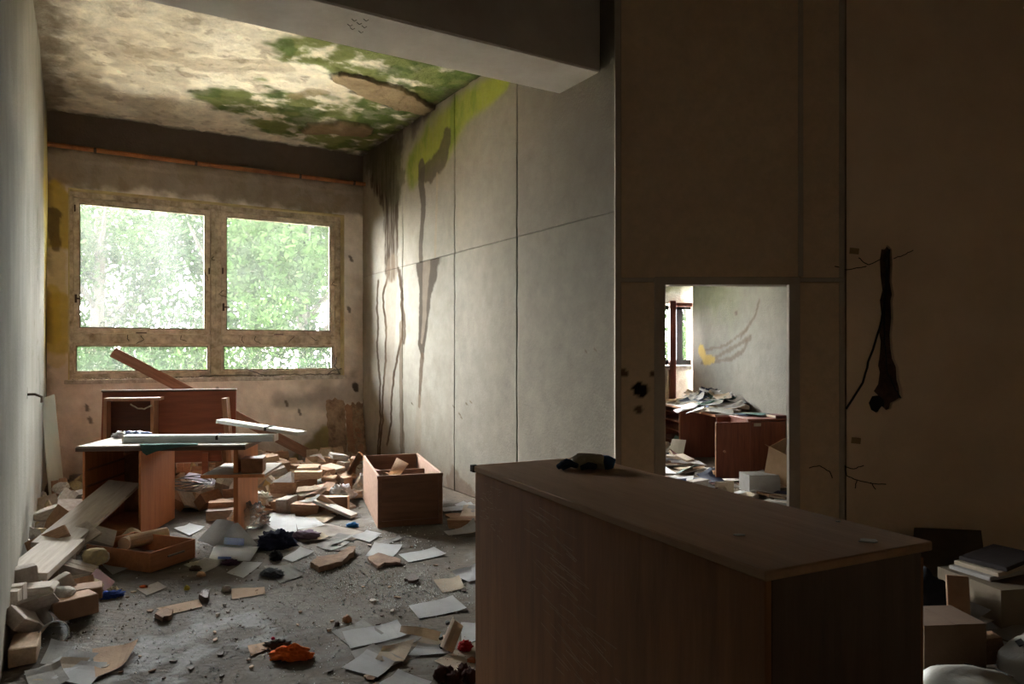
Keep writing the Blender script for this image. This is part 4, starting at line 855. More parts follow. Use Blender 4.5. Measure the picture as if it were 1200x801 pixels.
def carton(name, label, cat, loc, rot, d, m, opened=True):
    t = thing(name, label, cat, loc, rot); w, l, h = d; k = 0.006
    for s in (-1, 1):
        MB().box((s*(w/2-k/2), 0, h/2), (k, l, h)).build('side', m, t); MB().box((0, s*(l/2-k/2), h/2), (w-2*k, k, h)).build('side', m, t)
    MB().box((0, 0, k/2), (w-2*k, l-2*k, k)).build('bottom', m, t)
    if opened:
        MB().beam((-w/2, 0, h), (-w/2-0.10, 0, h+0.07), l*0.95, 0.004).build('flap', m, t); MB().beam((w/2, 0, h), (w/2+0.12, 0, h-0.03), l*0.95, 0.004).build('flap', m, t)
        MB().beam((0, -l/2, h), (0, -l/2-0.06, h-0.10), w*0.9, 0.004, up=Vector((0, 0, 1))).build('flap', m, t)
    else:
        MB().box((-w/4, 0, h), (w/2-0.001, l, 0.004)).build('flap', m, t); MB().box((w/4, 0, h+0.001), (w/2-0.001, l, 0.004)).build('flap', m, t)
    return t
cp = floor_at(868, 0.1+590, 0)
carton('cardboard_box', 'brown cardboard box tipped against the dark cupboard, at the right of the next room', 'box', (2.95, 7.78, 0.16), (0.35, -0.25, 0.6), (0.34, 0.30, 0.36), M_ctn)
carton('cardboard_box', 'closed grey box on the floor under the brown cardboard box in the next room', 'box', (2.66, 7.75, 0.004), (0, 0, 0.1), (0.34, 0.26, 0.19), M_ctg, False)
# ------------------------------------------------------------------ debris: settled positions of the boxes, papers and lumps of the heaps
D_ZONE = ['behind', 'corner', 'crate', 'cratebeside', 'fardesk', 'farfloor', 'left', 'leftnear', 'middle', 'right', 'wall']
D_KIND = ['block', 'book', 'bundle', 'carton', 'chunk', 'folder', 'roll', 'slab', 'tray']
# zone, kind, size x y z, position x y z, rotation x y z
DEBRIS = [[0,3,0.254,0.141,0.072,-3.119,7.346,0.036,0.0,0.0,-0.69],
[0,8,0.209,0.125,0.076,-3.181,6.985,0.038,-0.0,-0.0,0.32],
[0,8,0.208,0.136,0.101,-3.452,8.678,0.051,-0.0,-0.0,-0.43],
[0,6,0.279,0.075,0.075,-3.753,8.592,0.037,-0.0,-0.0,0.78],
[0,0,0.278,0.121,0.099,-2.677,6.975,0.049,-0.0,0.0,-1.97],
[0,1,0.247,0.154,0.03,-3.742,8.309,0.015,0.0,-0.0,1.43],
[0,0,0.268,0.126,0.091,-3.829,9.162,0.045,-0.0,-0.0,-0.07],
[0,0,0.235,0.107,0.079,-3.083,7.895,0.039,-0.0,3.14,-0.65],
[0,0,0.239,0.13,0.086,-3.654,8.498,0.081,0.35,0.16,0.38],
[0,3,0.174,0.12,0.083,-2.899,7.246,0.041,0.0,0.0,2.78],
[0,3,0.213,0.132,0.062,-3.456,8.291,0.031,0.0,3.14,1.46],
[0,3,0.244,0.145,0.067,-3.544,7.749,0.033,0.0,-0.0,-1.28],
[0,3,0.221,0.128,0.079,-3.638,9.071,0.04,3.14,0.0,1.11],
[0,3,0.229,0.133,0.097,-3.288,8.323,0.049,-0.0,0.0,1.27],
[0,6,0.239,0.075,0.075,-3.286,7.198,0.037,1.57,0.0,1.39],
[0,0,0.205,0.108,0.082,-3.636,8.009,0.041,0.0,0.0,2.13],
[0,3,0.256,0.119,0.061,-2.963,7.021,0.073,-0.0,-0.35,-2.28],
[0,6,0.222,0.075,0.075,-3.924,8.318,0.111,-1.12,-1.57,0.0],
[0,2,0.201,0.163,0.053,-3.131,7.915,0.16,1.57,-0.0,2.04],
[0,3,0.173,0.133,0.084,-3.331,7.771,0.042,-0.0,-3.14,-1.54],
[0,3,0.25,0.125,0.061,-2.974,7.071,0.126,-0.02,-0.35,-2.22],
[0,2,0.258,0.152,0.034,-3.18,7.107,0.072,0.2,-0.34,-1.79],
[0,8,0.201,0.139,0.106,-2.885,6.861,0.095,-0.7,-0.1,1.05],
[0,6,0.238,0.075,0.075,-3.429,7.308,0.038,0.0,0.0,1.92],
[0,8,0.259,0.143,0.08,-4.54,8.344,0.071,-1.57,-0.0,1.52],
[0,3,0.222,0.112,0.081,-3.736,8.225,0.07,-0.0,-3.14,-1.24],
[0,0,0.23,0.13,0.093,-3.157,6.811,0.115,0.67,-2.75,-1.12],
[0,3,0.246,0.113,0.094,-3.052,8.212,0.123,-0.95,1.57,0.0],
[0,0,0.24,0.101,0.082,-1.892,8.147,0.223,-0.12,-3.03,1.41],
[0,3,0.229,0.137,0.092,-2.849,8.002,0.082,-0.86,-0.0,-0.0],
[0,0,0.235,0.117,0.086,-2.983,7.411,0.059,1.57,0.0,2.66],
[0,1,0.213,0.168,0.021,-3.128,7.732,0.011,-3.14,-0.0,-0.55],
[0,3,0.212,0.141,0.102,-3.147,8.122,0.051,-0.0,-3.14,-0.62],
[0,3,0.208,0.135,0.106,-2.483,6.798,0.068,1.57,0.0,0.73],
[0,0,0.216,0.129,0.096,-3.406,7.924,0.048,-3.14,-0.0,0.46],
[0,2,0.244,0.176,0.041,-2.94,7.978,0.183,-0.15,-0.01,3.05],
[0,3,0.24,0.118,0.087,-2.605,6.48,0.043,-0.0,0.0,-2.9],
[0,0,0.256,0.128,0.092,-3.501,7.505,0.108,-1.57,0.39,1.91],
[0,0,0.206,0.11,0.075,-3.427,8.486,0.103,1.99,1.57,0.0],
[0,8,0.216,0.122,0.097,-2.533,7.2,0.083,-0.0,-0.36,0.08],
[0,6,0.225,0.075,0.075,-3.465,8.086,0.037,-1.57,-0.0,2.9],
[0,1,0.239,0.168,0.034,-2.36,6.671,0.017,-3.14,0.0,0.97],
[0,8,0.226,0.135,0.106,-2.65,6.586,0.068,-1.57,-0.0,0.25],
[0,6,0.244,0.075,0.075,-2.713,7.439,0.037,1.57,-0.0,-1.15],
[0,1,0.228,0.143,0.022,-3.567,8.34,0.064,0.13,0.13,-2.44],
[0,6,0.287,0.075,0.075,-3.218,7.207,0.128,-0.12,-0.1,-0.88],
[0,2,0.224,0.176,0.059,-3.154,7.329,0.104,0.02,3.14,-0.88],
[0,1,0.236,0.169,0.019,-3.067,6.831,0.107,2.63,0.59,-0.79],
[0,6,0.26,0.075,0.075,-3.571,6.956,0.137,-1.57,-0.0,-2.83],
[0,2,0.24,0.175,0.024,-3.748,8.858,0.012,0.0,-0.0,-2.13],
[0,2,0.229,0.152,0.051,-2.526,7.008,0.089,0.46,-0.31,1.72],
[0,0,0.255,0.123,0.083,-2.61,6.833,0.166,-0.06,-0.18,-0.53],
[0,6,0.248,0.075,0.075,-3.158,8.292,0.103,-3.09,0.61,0.36],
[0,8,0.237,0.137,0.098,-4.688,8.553,0.049,-3.14,0.0,-1.05],
[0,6,0.23,0.075,0.075,-4.175,8.849,0.038,-0.0,-0.0,-2.83],
[0,3,0.234,0.133,0.101,-2.794,6.994,0.183,2.62,-0.8,-1.11],
[0,8,0.255,0.125,0.085,-3.497,8.038,0.122,0.0,0.03,0.64],
[0,6,0.263,0.075,0.075,-3.08,7.58,0.119,1.76,0.46,1.99],
[8,2,0.226,0.15,0.053,-2.514,8.175,0.027,0.0,-0.0,-1.02],
[8,8,0.187,0.126,0.093,-3.03,8.722,0.099,-0.0,-0.79,1.66],
[8,3,0.234,0.123,0.072,-2.736,8.298,0.036,0.0,0.0,2.39],
[8,3,0.255,0.149,0.091,-2.086,7.083,0.046,-0.0,0.0,-1.6],
[8,8,0.234,0.134,0.103,-3.108,8.858,0.051,0.0,-0.0,-3.11],
[8,3,0.262,0.118,0.086,-2.731,8.536,0.043,-0.0,-0.0,2.37],
[8,8,0.234,0.144,0.098,-2.608,8.024,0.082,0.12,-0.22,0.04],
[8,2,0.202,0.178,0.049,-3.173,9.108,0.038,-0.0,3.01,0.02],
[8,3,0.243,0.138,0.072,-2.323,8.839,0.069,-1.57,0.0,0.24],
[8,6,0.238,0.075,0.075,-2.693,8.392,0.123,3.14,-0.11,1.3],
[8,2,0.247,0.159,0.027,-1.995,7.704,0.089,0.0,-0.0,1.72],
[8,3,0.172,0.113,0.095,-2.264,7.397,0.047,0.0,-0.0,2.61],
[8,3,0.221,0.142,0.085,-2.642,8.89,0.043,0.0,-3.14,1.5],
[8,8,0.196,0.125,0.076,-2.352,7.639,0.038,-0.0,0.0,2.78],
[8,6,0.273,0.075,0.075,-2.161,7.571,0.037,-3.14,-0.0,1.06],
[8,8,0.197,0.148,0.099,-2.111,8.006,0.074,-1.57,-0.0,-2.41],
[8,3,0.243,0.114,0.088,-2.757,9.637,0.093,-0.15,2.77,-1.62],
[8,8,0.247,0.121,0.105,-2.002,9.543,0.052,0.0,-0.0,-2.32],
[8,8,0.224,0.138,0.094,-2.382,8.156,0.163,-1.55,-0.02,0.86],
[8,2,0.219,0.149,0.036,-2.323,8.012,0.018,0.0,0.0,-0.11],
[8,6,0.25,0.075,0.075,-2.448,7.458,0.037,-0.0,-0.0,0.79],
[8,8,0.198,0.126,0.1,-2.602,8.169,0.16,0.12,-1.38,-0.65],
[8,3,0.203,0.147,0.077,-2.217,8.39,0.088,-0.0,0.59,0.15],
[8,6,0.225,0.075,0.075,-3.372,9.259,0.037,1.57,-0.0,2.0],
[8,2,0.245,0.18,0.058,-2.02,7.436,0.029,0.0,-0.0,0.16],
[8,3,0.22,0.11,0.11,-2.34,7.101,0.055,-1.57,0.0,-2.83],
[8,3,0.251,0.129,0.075,-2.846,8.855,0.065,-1.57,-0.0,2.68],
[8,3,0.263,0.131,0.079,-2.87,8.419,0.09,2.98,-0.33,-0.28],
[8,6,0.247,0.075,0.075,-2.424,7.811,0.06,-3.14,-0.19,-0.57],
[8,3,0.244,0.117,0.091,-2.676,7.69,0.046,-0.0,-0.0,-1.73],
[8,2,0.257,0.143,0.044,-2.511,8.606,0.068,0.09,-0.21,0.58],
[8,6,0.226,0.075,0.075,-2.337,7.9,0.101,-0.02,-0.25,-0.84],
[8,2,0.224,0.174,0.055,-2.481,8.294,0.077,0.37,3.11,-1.09],
[8,8,0.196,0.13,0.075,-2.521,7.688,0.068,-0.61,-0.0,1.22],
[8,2,0.259,0.173,0.042,-1.675,8.732,0.043,0.1,3.04,0.05],
[8,2,0.255,0.161,0.026,-2.202,7.81,0.056,-0.0,0.0,2.23],
[8,3,0.249,0.117,0.077,-1.823,8.221,0.089,-0.05,0.23,-0.63],
[8,6,0.231,0.075,0.075,-2.883,8.992,0.037,0.0,0.0,3.01],
[8,3,0.19,0.112,0.088,-2.545,7.507,0.106,1.57,-0.76,-0.06],
[8,6,0.284,0.075,0.075,-0.956,7.216,0.067,1.57,-0.0,1.88],
[8,3,0.214,0.129,0.086,-2.274,6.909,0.043,0.0,0.0,-1.54],
[8,8,0.198,0.128,0.107,-1.848,7.245,0.09,1.57,-0.29,1.45],
[8,6,0.276,0.075,0.075,-2.72,7.907,0.037,1.57,0.0,3.13],
[8,3,0.2,0.122,0.095,-2.728,8.38,0.218,-0.12,0.05,-0.7],
[8,8,0.245,0.122,0.096,-2.91,7.649,0.072,-1.57,0.09,-0.81],
[8,8,0.247,0.144,0.109,-2.994,9.157,0.128,0.28,2.69,1.52],
[8,6,0.266,0.075,0.075,-1.658,7.329,0.037,0.0,-3.14,0.61],
[8,2,0.227,0.154,0.045,-2.385,7.254,0.023,-0.0,0.0,-3.09],
[8,2,0.234,0.155,0.031,-2.064,8.296,0.126,-0.0,0.52,-0.6],
[8,8,0.188,0.143,0.083,-2.666,8.704,0.114,-0.89,-0.44,0.47],
[8,3,0.213,0.113,0.1,-2.254,7.438,0.144,-0.0,-3.14,1.34],
[8,8,0.24,0.141,0.101,-2.43,9.447,0.12,2.2,-1.57,0.0],
[8,8,0.222,0.12,0.088,-2.262,7.128,0.154,0.0,0.0,-0.01],
[8,6,0.222,0.075,0.075,-2.52,7.878,0.114,-1.75,-0.06,0.69],
[8,3,0.253,0.136,0.11,-2.926,8.627,0.125,2.25,0.01,-2.45],
[8,6,0.26,0.075,0.075,-2.704,8.191,0.133,1.7,-0.75,0.86],
[8,6,0.296,0.075,0.075,-2.322,8.055,0.149,1.51,-0.12,-2.58],
[8,3,0.219,0.142,0.069,-2.973,9.517,0.051,-0.0,-3.14,1.07],
[8,8,0.259,0.144,0.09,-3.339,8.566,0.12,-3.14,0.74,-0.44],
[8,2,0.219,0.143,0.04,-2.223,8.957,0.124,0.22,-2.34,0.69],
[8,3,0.256,0.147,0.095,-1.379,7.6,0.047,-0.0,-0.0,2.71],
[8,3,0.185,0.15,0.098,-2.517,8.429,0.138,-0.77,-0.17,-0.11],
[8,3,0.206,0.146,0.094,-3.106,9.379,0.063,-0.0,-3.14,-0.61],
[8,3,0.247,0.134,0.062,-2.114,7.353,0.125,-1.57,0.0,-2.26],
[8,8,0.198,0.148,0.096,-2.085,9.268,0.12,-0.14,-0.35,2.43],
[8,2,0.244,0.177,0.031,-2.3,8.53,0.153,0.49,-3.11,0.12],
[8,3,0.214,0.137,0.087,-2.837,7.804,0.109,-0.1,0.75,-0.15],
[8,3,0.216,0.124,0.076,-2.941,7.518,0.108,-0.67,1.57,0.0],
[8,8,0.252,0.121,0.071,-2.709,7.302,0.113,2.65,-0.35,1.33],
[8,3,0.268,0.146,0.11,-3.188,8.642,0.124,2.3,0.28,-1.05],
[8,6,0.257,0.075,0.075,-2.396,7.479,0.123,-1.9,-0.0,1.51],
[8,3,0.22,0.126,0.076,-2.229,7.603,0.139,-1.57,0.0,0.17],
[8,2,0.203,0.168,0.053,-2.671,9.871,0.027,0.0,0.0,-2.79],
[8,3,0.229,0.145,0.098,-2.874,8.446,0.214,-1.51,-0.03,-2.23],
[8,2,0.257,0.141,0.058,-2.531,9.14,0.129,-1.84,1.57,0.0],
[8,6,0.267,0.075,0.075,-2.415,9.614,0.038,-1.57,-0.0,-2.65],
[8,3,0.257,0.119,0.078,-2.101,7.436,0.232,-0.01,-0.01,-2.95],
[8,6,0.236,0.075,0.075,-2.809,7.413,0.076,0.62,0.21,-1.44],
[8,2,0.214,0.162,0.035,-2.813,7.636,0.138,0.92,0.46,1.94],
[8,3,0.251,0.113,0.107,-2.038,8.554,0.162,0.66,-2.89,-0.84],
[8,2,0.216,0.145,0.025,-3.172,9.547,0.066,0.94,-0.0,0.09],
[8,3,0.195,0.112,0.104,-2.821,8.264,0.164,-1.11,-0.01,2.54],
[8,2,0.23,0.158,0.046,-2.385,9.294,0.129,0.0,-1.13,2.42],
[8,6,0.221,0.075,0.075,-2.242,9.185,0.068,1.55,-0.14,-0.11],
[8,8,0.211,0.148,0.074,-3.587,6.489,0.094,0.46,-0.3,0.9],
[8,6,0.249,0.075,0.075,-2.669,7.769,0.129,1.57,-0.0,1.99],
[8,3,0.255,0.138,0.101,-2.786,8.124,0.277,-0.11,0.1,-2.4],
[8,3,0.206,0.136,0.092,-2.852,8.808,0.205,-0.58,-0.0,0.65],
[8,3,0.257,0.124,0.108,-1.065,8.261,0.054,-0.0,3.14,-0.16],
[8,3,0.212,0.127,0.103,-2.129,7.571,0.252,-0.12,-0.02,-3.08],
[8,2,0.25,0.159,0.032,-1.981,7.111,0.127,-0.27,-0.0,2.87],
[8,8,0.195,0.139,0.084,-2.664,7.55,0.169,0.83,-0.42,1.08],
[8,6,0.235,0.075,0.075,-2.338,8.362,0.173,1.34,-0.71,0.5],
[8,2,0.251,0.14,0.044,-2.283,7.738,0.138,-0.77,-0.04,-2.58],
[8,3,0.201,0.137,0.079,-2.6,7.983,0.17,0.04,-0.25,0.4],
[8,2,0.247,0.163,0.05,-2.318,7.268,0.167,0.67,-0.51,-0.01],
[8,2,0.24,0.172,0.053,-1.991,8.272,0.304,0.16,0.02,2.01],
[8,3,0.227,0.129,0.107,-2.12,6.78,0.065,-1.57,-0.0,-1.68],
[8,8,0.213,0.14,0.071,-2.987,8.998,0.18,0.46,0.16,0.07],
[8,2,0.203,0.178,0.04,-2.781,9.06,0.071,2.47,-0.0,-0.07],
[8,8,0.181,0.126,0.078,-2.662,6.713,0.063,-1.57,-0.0,-0.19],
[8,3,0.269,0.111,0.083,-2.96,8.483,0.207,1.5,-0.29,0.93],
[8,3,0.257,0.128,0.064,-3.087,8.799,0.203,0.0,0.61,1.66],
[8,3,0.214,0.119,0.061,-1.508,8.865,0.078,2.59,-0.2,-1.8],
[8,3,0.176,0.125,0.107,-3.168,8.44,0.151,-1.17,-0.1,3.02],
[2,2,0.241,0.149,0.041,-2.066,9.086,0.02,-0.0,0.0,-0.23],
[2,7,0.253,0.214,0.019,-2.287,8.282,0.01,-0.0,0.0,2.38],
[2,2,0.213,0.174,0.043,-2.224,7.804,0.021,0.0,-0.0,-1.19],
[2,6,0.229,0.075,0.075,-1.94,7.758,0.037,-0.0,-0.0,-2.25],
[2,3,0.236,0.115,0.094,-2.283,8.612,0.047,-0.0,0.0,1.65],
[2,2,0.208,0.172,0.054,-1.978,8.227,0.027,0.0,0.0,0.14],
[2,6,0.284,0.075,0.075,-2.326,8.335,0.057,0.0,0.0,-1.42],
[2,3,0.26,0.15,0.066,-1.829,8.462,0.033,0.0,0.0,-1.27],
[2,3,0.179,0.126,0.094,-1.941,8.641,0.089,0.02,1.57,0.66],
[2,2,0.206,0.159,0.038,-1.916,7.965,0.019,-0.0,0.0,-0.39],
[2,3,0.247,0.143,0.095,-1.872,6.935,0.048,0.0,-0.0,0.16],
[2,3,0.195,0.148,0.064,-2.187,8.18,0.07,0.0,2.94,0.85],
[2,3,0.2,0.146,0.099,-1.88,8.028,0.107,0.14,-0.18,-2.62],
[2,3,0.227,0.128,0.062,-1.884,9.086,0.06,0.56,-0.0,1.95],
[2,2,0.246,0.173,0.027,-2.475,8.937,0.085,-1.15,-0.0,1.43],
[2,2,0.21,0.145,0.04,-2.479,8.681,0.02,-0.0,-0.0,-2.15],
[2,8,0.24,0.128,0.082,-2.129,8.792,0.076,-2.2,0.0,0.57],
[2,7,0.337,0.206,0.015,-2.26,9.295,0.008,0.0,0.0,0.62],
[2,7,0.266,0.22,0.016,-1.638,7.001,0.008,-0.0,-0.0,1.86],
[2,8,0.239,0.143,0.105,-2.021,7.772,0.174,1.57,0.0,-0.72],
[2,3,0.202,0.148,0.07,-2.101,8.425,0.098,0.29,-0.51,2.72],
[2,7,0.299,0.196,0.016,-1.799,7.974,0.052,0.2,-0.11,-3.07],
[2,2,0.214,0.146,0.04,-1.581,7.598,0.107,-0.23,1.57,0.0],
[2,2,0.237,0.166,0.053,-1.493,8.069,0.027,-0.0,-0.0,0.23],
[2,7,0.234,0.187,0.017,-2.044,8.504,0.103,0.45,-0.56,2.82],
[2,3,0.212,0.148,0.076,-1.685,7.977,0.127,-1.46,0.19,1.8],
[2,2,0.203,0.176,0.035,-1.722,8.997,0.08,-2.23,-0.0,-1.78],
[2,3,0.187,0.118,0.063,-2.187,9.328,0.047,0.0,0.0,0.89],
[2,2,0.227,0.159,0.042,-1.998,7.523,0.111,-0.16,-0.18,2.45],
[2,6,0.236,0.075,0.075,-1.681,6.65,0.096,1.57,-2.56,-0.07],
[2,2,0.206,0.14,0.034,-1.689,7.731,0.017,-0.0,0.0,-2.92],
[2,3,0.259,0.132,0.102,-1.889,6.664,0.051,-0.0,-0.0,3.02],
[2,8,0.219,0.144,0.1,-1.645,6.773,0.072,1.57,-0.0,0.04],
[2,6,0.275,0.075,0.075,-1.793,7.747,0.097,3.12,0.19,-0.78],
[2,3,0.241,0.138,0.073,-1.146,7.5,0.121,-1.9,1.57,0.0],
[2,6,0.226,0.075,0.075,-1.888,7.622,0.144,1.12,-2.42,0.8],
[2,7,0.286,0.212,0.019,-1.25,8.157,0.082,-0.42,-2.92,-0.67],
[2,6,0.243,0.075,0.075,-1.897,8.724,0.117,1.57,0.86,-0.93],
[2,7,0.282,0.22,0.016,-1.815,7.87,0.161,0.21,-0.13,1.89],
[2,7,0.246,0.17,0.017,-1.58,8.698,0.009,-0.0,0.0,-0.76],
[2,2,0.257,0.177,0.058,-2.131,7.962,0.178,0.0,0.0,0.85],
[2,6,0.234,0.075,0.075,-1.702,8.085,0.219,-1.46,0.19,1.78],
[2,6,0.246,0.075,0.075,-1.861,7.418,0.192,1.34,-0.16,-0.73],
[2,7,0.238,0.163,0.015,-2.048,8.967,0.104,0.0,0.49,1.51],
[2,3,0.247,0.13,0.104,-1.812,8.398,0.162,-0.49,-0.16,-1.36],
[2,7,0.339,0.179,0.013,-1.951,8.232,0.176,-0.16,-0.04,-1.27],
[2,3,0.198,0.137,0.072,-1.893,8.858,0.069,1.57,0.0,0.66],
[2,6,0.253,0.075,0.075,-1.712,7.861,0.279,0.25,-0.99,0.13],
[2,3,0.196,0.139,0.097,-2.357,8.73,0.17,-0.08,-0.28,2.09],
[2,3,0.262,0.11,0.098,-1.214,8.58,0.071,0.0,-0.17,2.0],
[2,7,0.247,0.191,0.019,-1.962,9.326,0.068,-0.0,0.51,-1.57],
[2,7,0.338,0.19,0.016,-1.426,8.663,0.025,-3.14,0.0,0.43],
[2,3,0.254,0.13,0.064,-2.684,9.481,0.032,-0.0,3.14,-1.22],
[2,6,0.249,0.075,0.075,-2.006,7.32,0.095,-0.57,2.76,0.6],
[2,8,0.218,0.14,0.098,-1.817,9.117,0.109,0.41,0.39,1.23],
[2,8,0.216,0.133,0.098,-1.726,7.432,0.108,-0.78,1.57,0.0],
[2,3,0.229,0.147,0.075,-1.773,8.057,0.244,1.39,-0.01,-1.39],
[2,6,0.22,0.075,0.075,-2.2,9.689,0.038,0.0,-0.0,-2.21],
[2,2,0.237,0.177,0.03,-1.984,7.936,0.223,-3.07,0.11,-0.6],
[2,8,0.238,0.129,0.073,-1.792,7.512,0.114,-1.57,-0.51,0.79],
[2,7,0.275,0.218,0.02,-2.242,8.131,0.209,-0.43,-3.13,0.81],
[2,7,0.339,0.188,0.013,-2.279,9.152,0.111,0.58,-0.35,0.19],
[2,2,0.249,0.146,0.023,-1.749,8.813,0.114,-2.35,-0.07,0.32],
[2,7,0.278,0.183,0.017,-2.133,8.701,0.113,-0.02,-0.87,2.63],
[2,7,0.338,0.206,0.014,-1.453,8.841,0.088,-2.58,0.17,1.4],
[2,3,0.254,0.125,0.073,-2.189,9.048,0.14,-0.81,-0.02,-0.18],
[2,7,0.275,0.219,0.013,-2.092,8.718,0.109,0.0,-0.87,2.58],
[2,6,0.238,0.075,0.075,-1.344,7.867,0.038,-1.57,-0.0,2.46],
[2,2,0.238,0.145,0.044,-2.524,8.839,0.094,1.15,-0.17,-1.64],
[2,3,0.247,0.147,0.091,-2.004,8.289,0.231,-0.06,-0.15,-2.25],
[2,8,0.203,0.145,0.072,-2.203,8.079,0.26,0.0,-0.18,2.24],
[10,4,0.24,0.127,0.094,-3.17,8.971,0.064,-1.57,0.0,-3.11],
[10,3,0.181,0.115,0.095,-4.486,9.719,0.048,0.0,0.0,-2.85],
[10,3,0.236,0.148,0.089,-7.52,12.974,0.045,-0.0,3.14,0.55],
[10,7,0.207,0.186,0.016,-3.152,9.316,0.008,-3.14,-0.0,-0.64],
[10,7,0.214,0.181,0.019,-4.072,10.301,0.01,-0.0,0.0,-0.88],
[10,2,0.218,0.153,0.03,-3.236,9.609,0.073,-1.03,-0.0,-2.6],
[10,7,0.219,0.205,0.016,-2.949,9.42,0.008,-3.14,0.0,0.91],
[10,4,0.171,0.12,0.102,-3.847,8.662,0.085,2.96,1.57,0.0],
[10,4,0.175,0.162,0.086,-2.347,8.961,0.043,3.14,0.0,-1.32],
[10,3,0.229,0.131,0.101,-3.835,8.422,0.144,-0.0,2.97,-1.15],
[10,4,0.143,0.134,0.083,-3.92,10.169,0.042,0.0,-0.0,-2.46],
[10,4,0.206,0.142,0.092,-3.338,9.103,0.103,-1.71,-0.29,0.47],
[10,3,0.181,0.126,0.062,-2.969,9.215,0.031,0.0,-3.14,-0.67],
[10,4,0.138,0.116,0.071,-3.461,9.268,0.058,-1.57,0.0,-1.08],
[10,4,0.236,0.149,0.09,-1.588,9.03,0.075,-1.57,-0.0,-1.88],
[10,3,0.231,0.136,0.088,-0.127,6.73,0.051,0.1,0.0,1.77],
[10,7,0.29,0.185,0.019,-1.834,8.142,0.151,-0.03,0.16,0.38],
[10,3,0.188,0.139,0.109,-2.872,8.204,0.08,0.46,-0.0,2.52],
[10,3,0.204,0.13,0.061,-2.361,9.84,0.101,0.0,-2.19,-1.0],
[10,2,0.233,0.144,0.043,-3.232,9.019,0.192,0.0,2.74,1.69],
[10,2,0.205,0.173,0.038,-1.973,9.804,0.019,0.0,-3.14,0.29],
[1,7,0.339,0.218,0.013,-4.373,7.148,0.006,-0.0,3.14,1.05],
[1,7,0.313,0.184,0.015,-4.147,6.715,0.007,0.0,0.0,0.52],
[1,4,0.147,0.128,0.129,-3.837,6.123,0.073,-0.89,-1.57,0.0],
[1,3,0.209,0.119,0.08,-4.992,8.355,0.04,-0.0,3.14,0.13],
[1,4,0.235,0.125,0.127,-3.656,5.961,0.064,0.0,0.0,-0.05],
[1,3,0.171,0.118,0.095,-4.539,7.365,0.059,1.57,0.0,1.46],
[1,7,0.335,0.178,0.012,-3.929,6.617,0.016,-0.0,0.06,-1.26],
[1,4,0.221,0.132,0.077,-3.767,5.85,0.071,1.4,0.0,0.0],
[1,3,0.237,0.131,0.075,-4.095,7.108,0.037,3.14,0.0,-0.37],
[1,3,0.206,0.129,0.065,-4.183,6.458,0.04,0.0,0.07,-0.81],
[1,7,0.32,0.204,0.017,-3.561,5.652,0.132,-0.0,2.23,1.75],
[1,4,0.157,0.179,0.083,-4.575,7.54,0.078,-1.68,1.57,0.0],
[1,3,0.197,0.142,0.1,-3.705,6.326,0.099,2.24,-1.57,0.0],
[1,4,0.231,0.145,0.124,-3.798,7.397,0.062,3.14,0.0,0.22],
[1,4,0.174,0.143,0.115,-3.356,6.756,0.071,1.57,0.0,-2.04],
[1,4,0.212,0.124,0.087,-4.027,6.275,0.106,-0.19,1.57,0.0],
[1,4,0.208,0.156,0.085,-4.181,6.781,0.058,-0.0,0.0,-2.2],
[1,4,0.145,0.12,0.095,-3.622,6.205,0.072,-0.46,1.57,0.0],
[1,4,0.197,0.145,0.121,-4.282,7.184,0.073,0.0,-0.0,1.34],
[1,4,0.204,0.123,0.102,-3.539,5.823,0.062,-1.57,0.0,-3.02],
[1,3,0.248,0.113,0.101,-4.164,6.972,0.096,-1.18,-0.22,0.11],
[1,4,0.186,0.125,0.093,-3.579,5.475,0.093,1.03,1.57,0.0],
[1,3,0.2,0.137,0.066,-4.368,6.862,0.033,-0.0,-0.0,0.35],
[1,4,0.134,0.15,0.1,-4.537,6.978,0.076,1.57,1.7,-1.03],
[1,3,0.179,0.127,0.089,-4.204,7.67,0.045,-0.0,-0.0,0.05],
[1,7,0.273,0.206,0.017,-3.753,6.16,0.18,0.27,0.24,-0.32],
[1,4,0.216,0.133,0.085,-3.953,6.04,0.066,-1.57,-0.0,-1.07],
[1,3,0.179,0.114,0.071,-4.911,7.848,0.036,3.14,-0.0,-0.79],
[1,3,0.175,0.144,0.074,-4.255,7.41,0.062,-0.39,0.0,-3.1],
[1,3,0.23,0.121,0.077,-3.535,6.686,0.121,0.0,1.93,1.88],
[1,4,0.173,0.146,0.094,-3.235,6.605,0.087,-2.82,-1.57,0.0],
[1,4,0.233,0.152,0.124,-3.723,5.788,0.2,-0.92,2.84,0.22],
[1,4,0.141,0.128,0.099,-3.892,6.914,0.064,-1.57,-0.0,-1.17],
[1,4,0.14,0.14,0.111,-4.279,6.636,0.1,3.04,-0.39,-0.59],
[1,3,0.196,0.129,0.102,-4.512,7.205,0.117,-0.22,-2.15,-0.91],
[1,4,0.205,0.145,0.107,-3.343,5.478,0.102,-2.58,1.57,0.0],
[1,3,0.191,0.136,0.078,-3.746,6.805,0.039,-0.0,-0.0,-2.96],
[1,4,0.135,0.179,0.099,-3.587,6.962,0.05,-3.14,-0.0,-0.63],
[1,7,0.27,0.208,0.016,-3.82,6.566,0.119,2.75,0.25,-0.95],
[1,4,0.12,0.148,0.113,-3.938,6.438,0.092,-3.03,-1.05,-0.08],
[1,4,0.145,0.129,0.12,-3.574,6.791,0.073,-1.27,-1.57,0.0],
[1,4,0.236,0.138,0.08,-4.416,7.714,0.04,3.14,-0.0,-1.46],
[1,4,0.144,0.167,0.092,-4.454,7.127,0.15,0.78,0.72,-0.18],
[1,7,0.22,0.207,0.014,-4.268,7.498,0.051,0.0,2.73,1.63],
[1,4,0.239,0.17,0.122,-3.615,7.223,0.061,-3.14,-0.0,0.22],
[1,7,0.277,0.166,0.012,-3.789,6.429,0.084,-0.36,-0.38,-2.43],
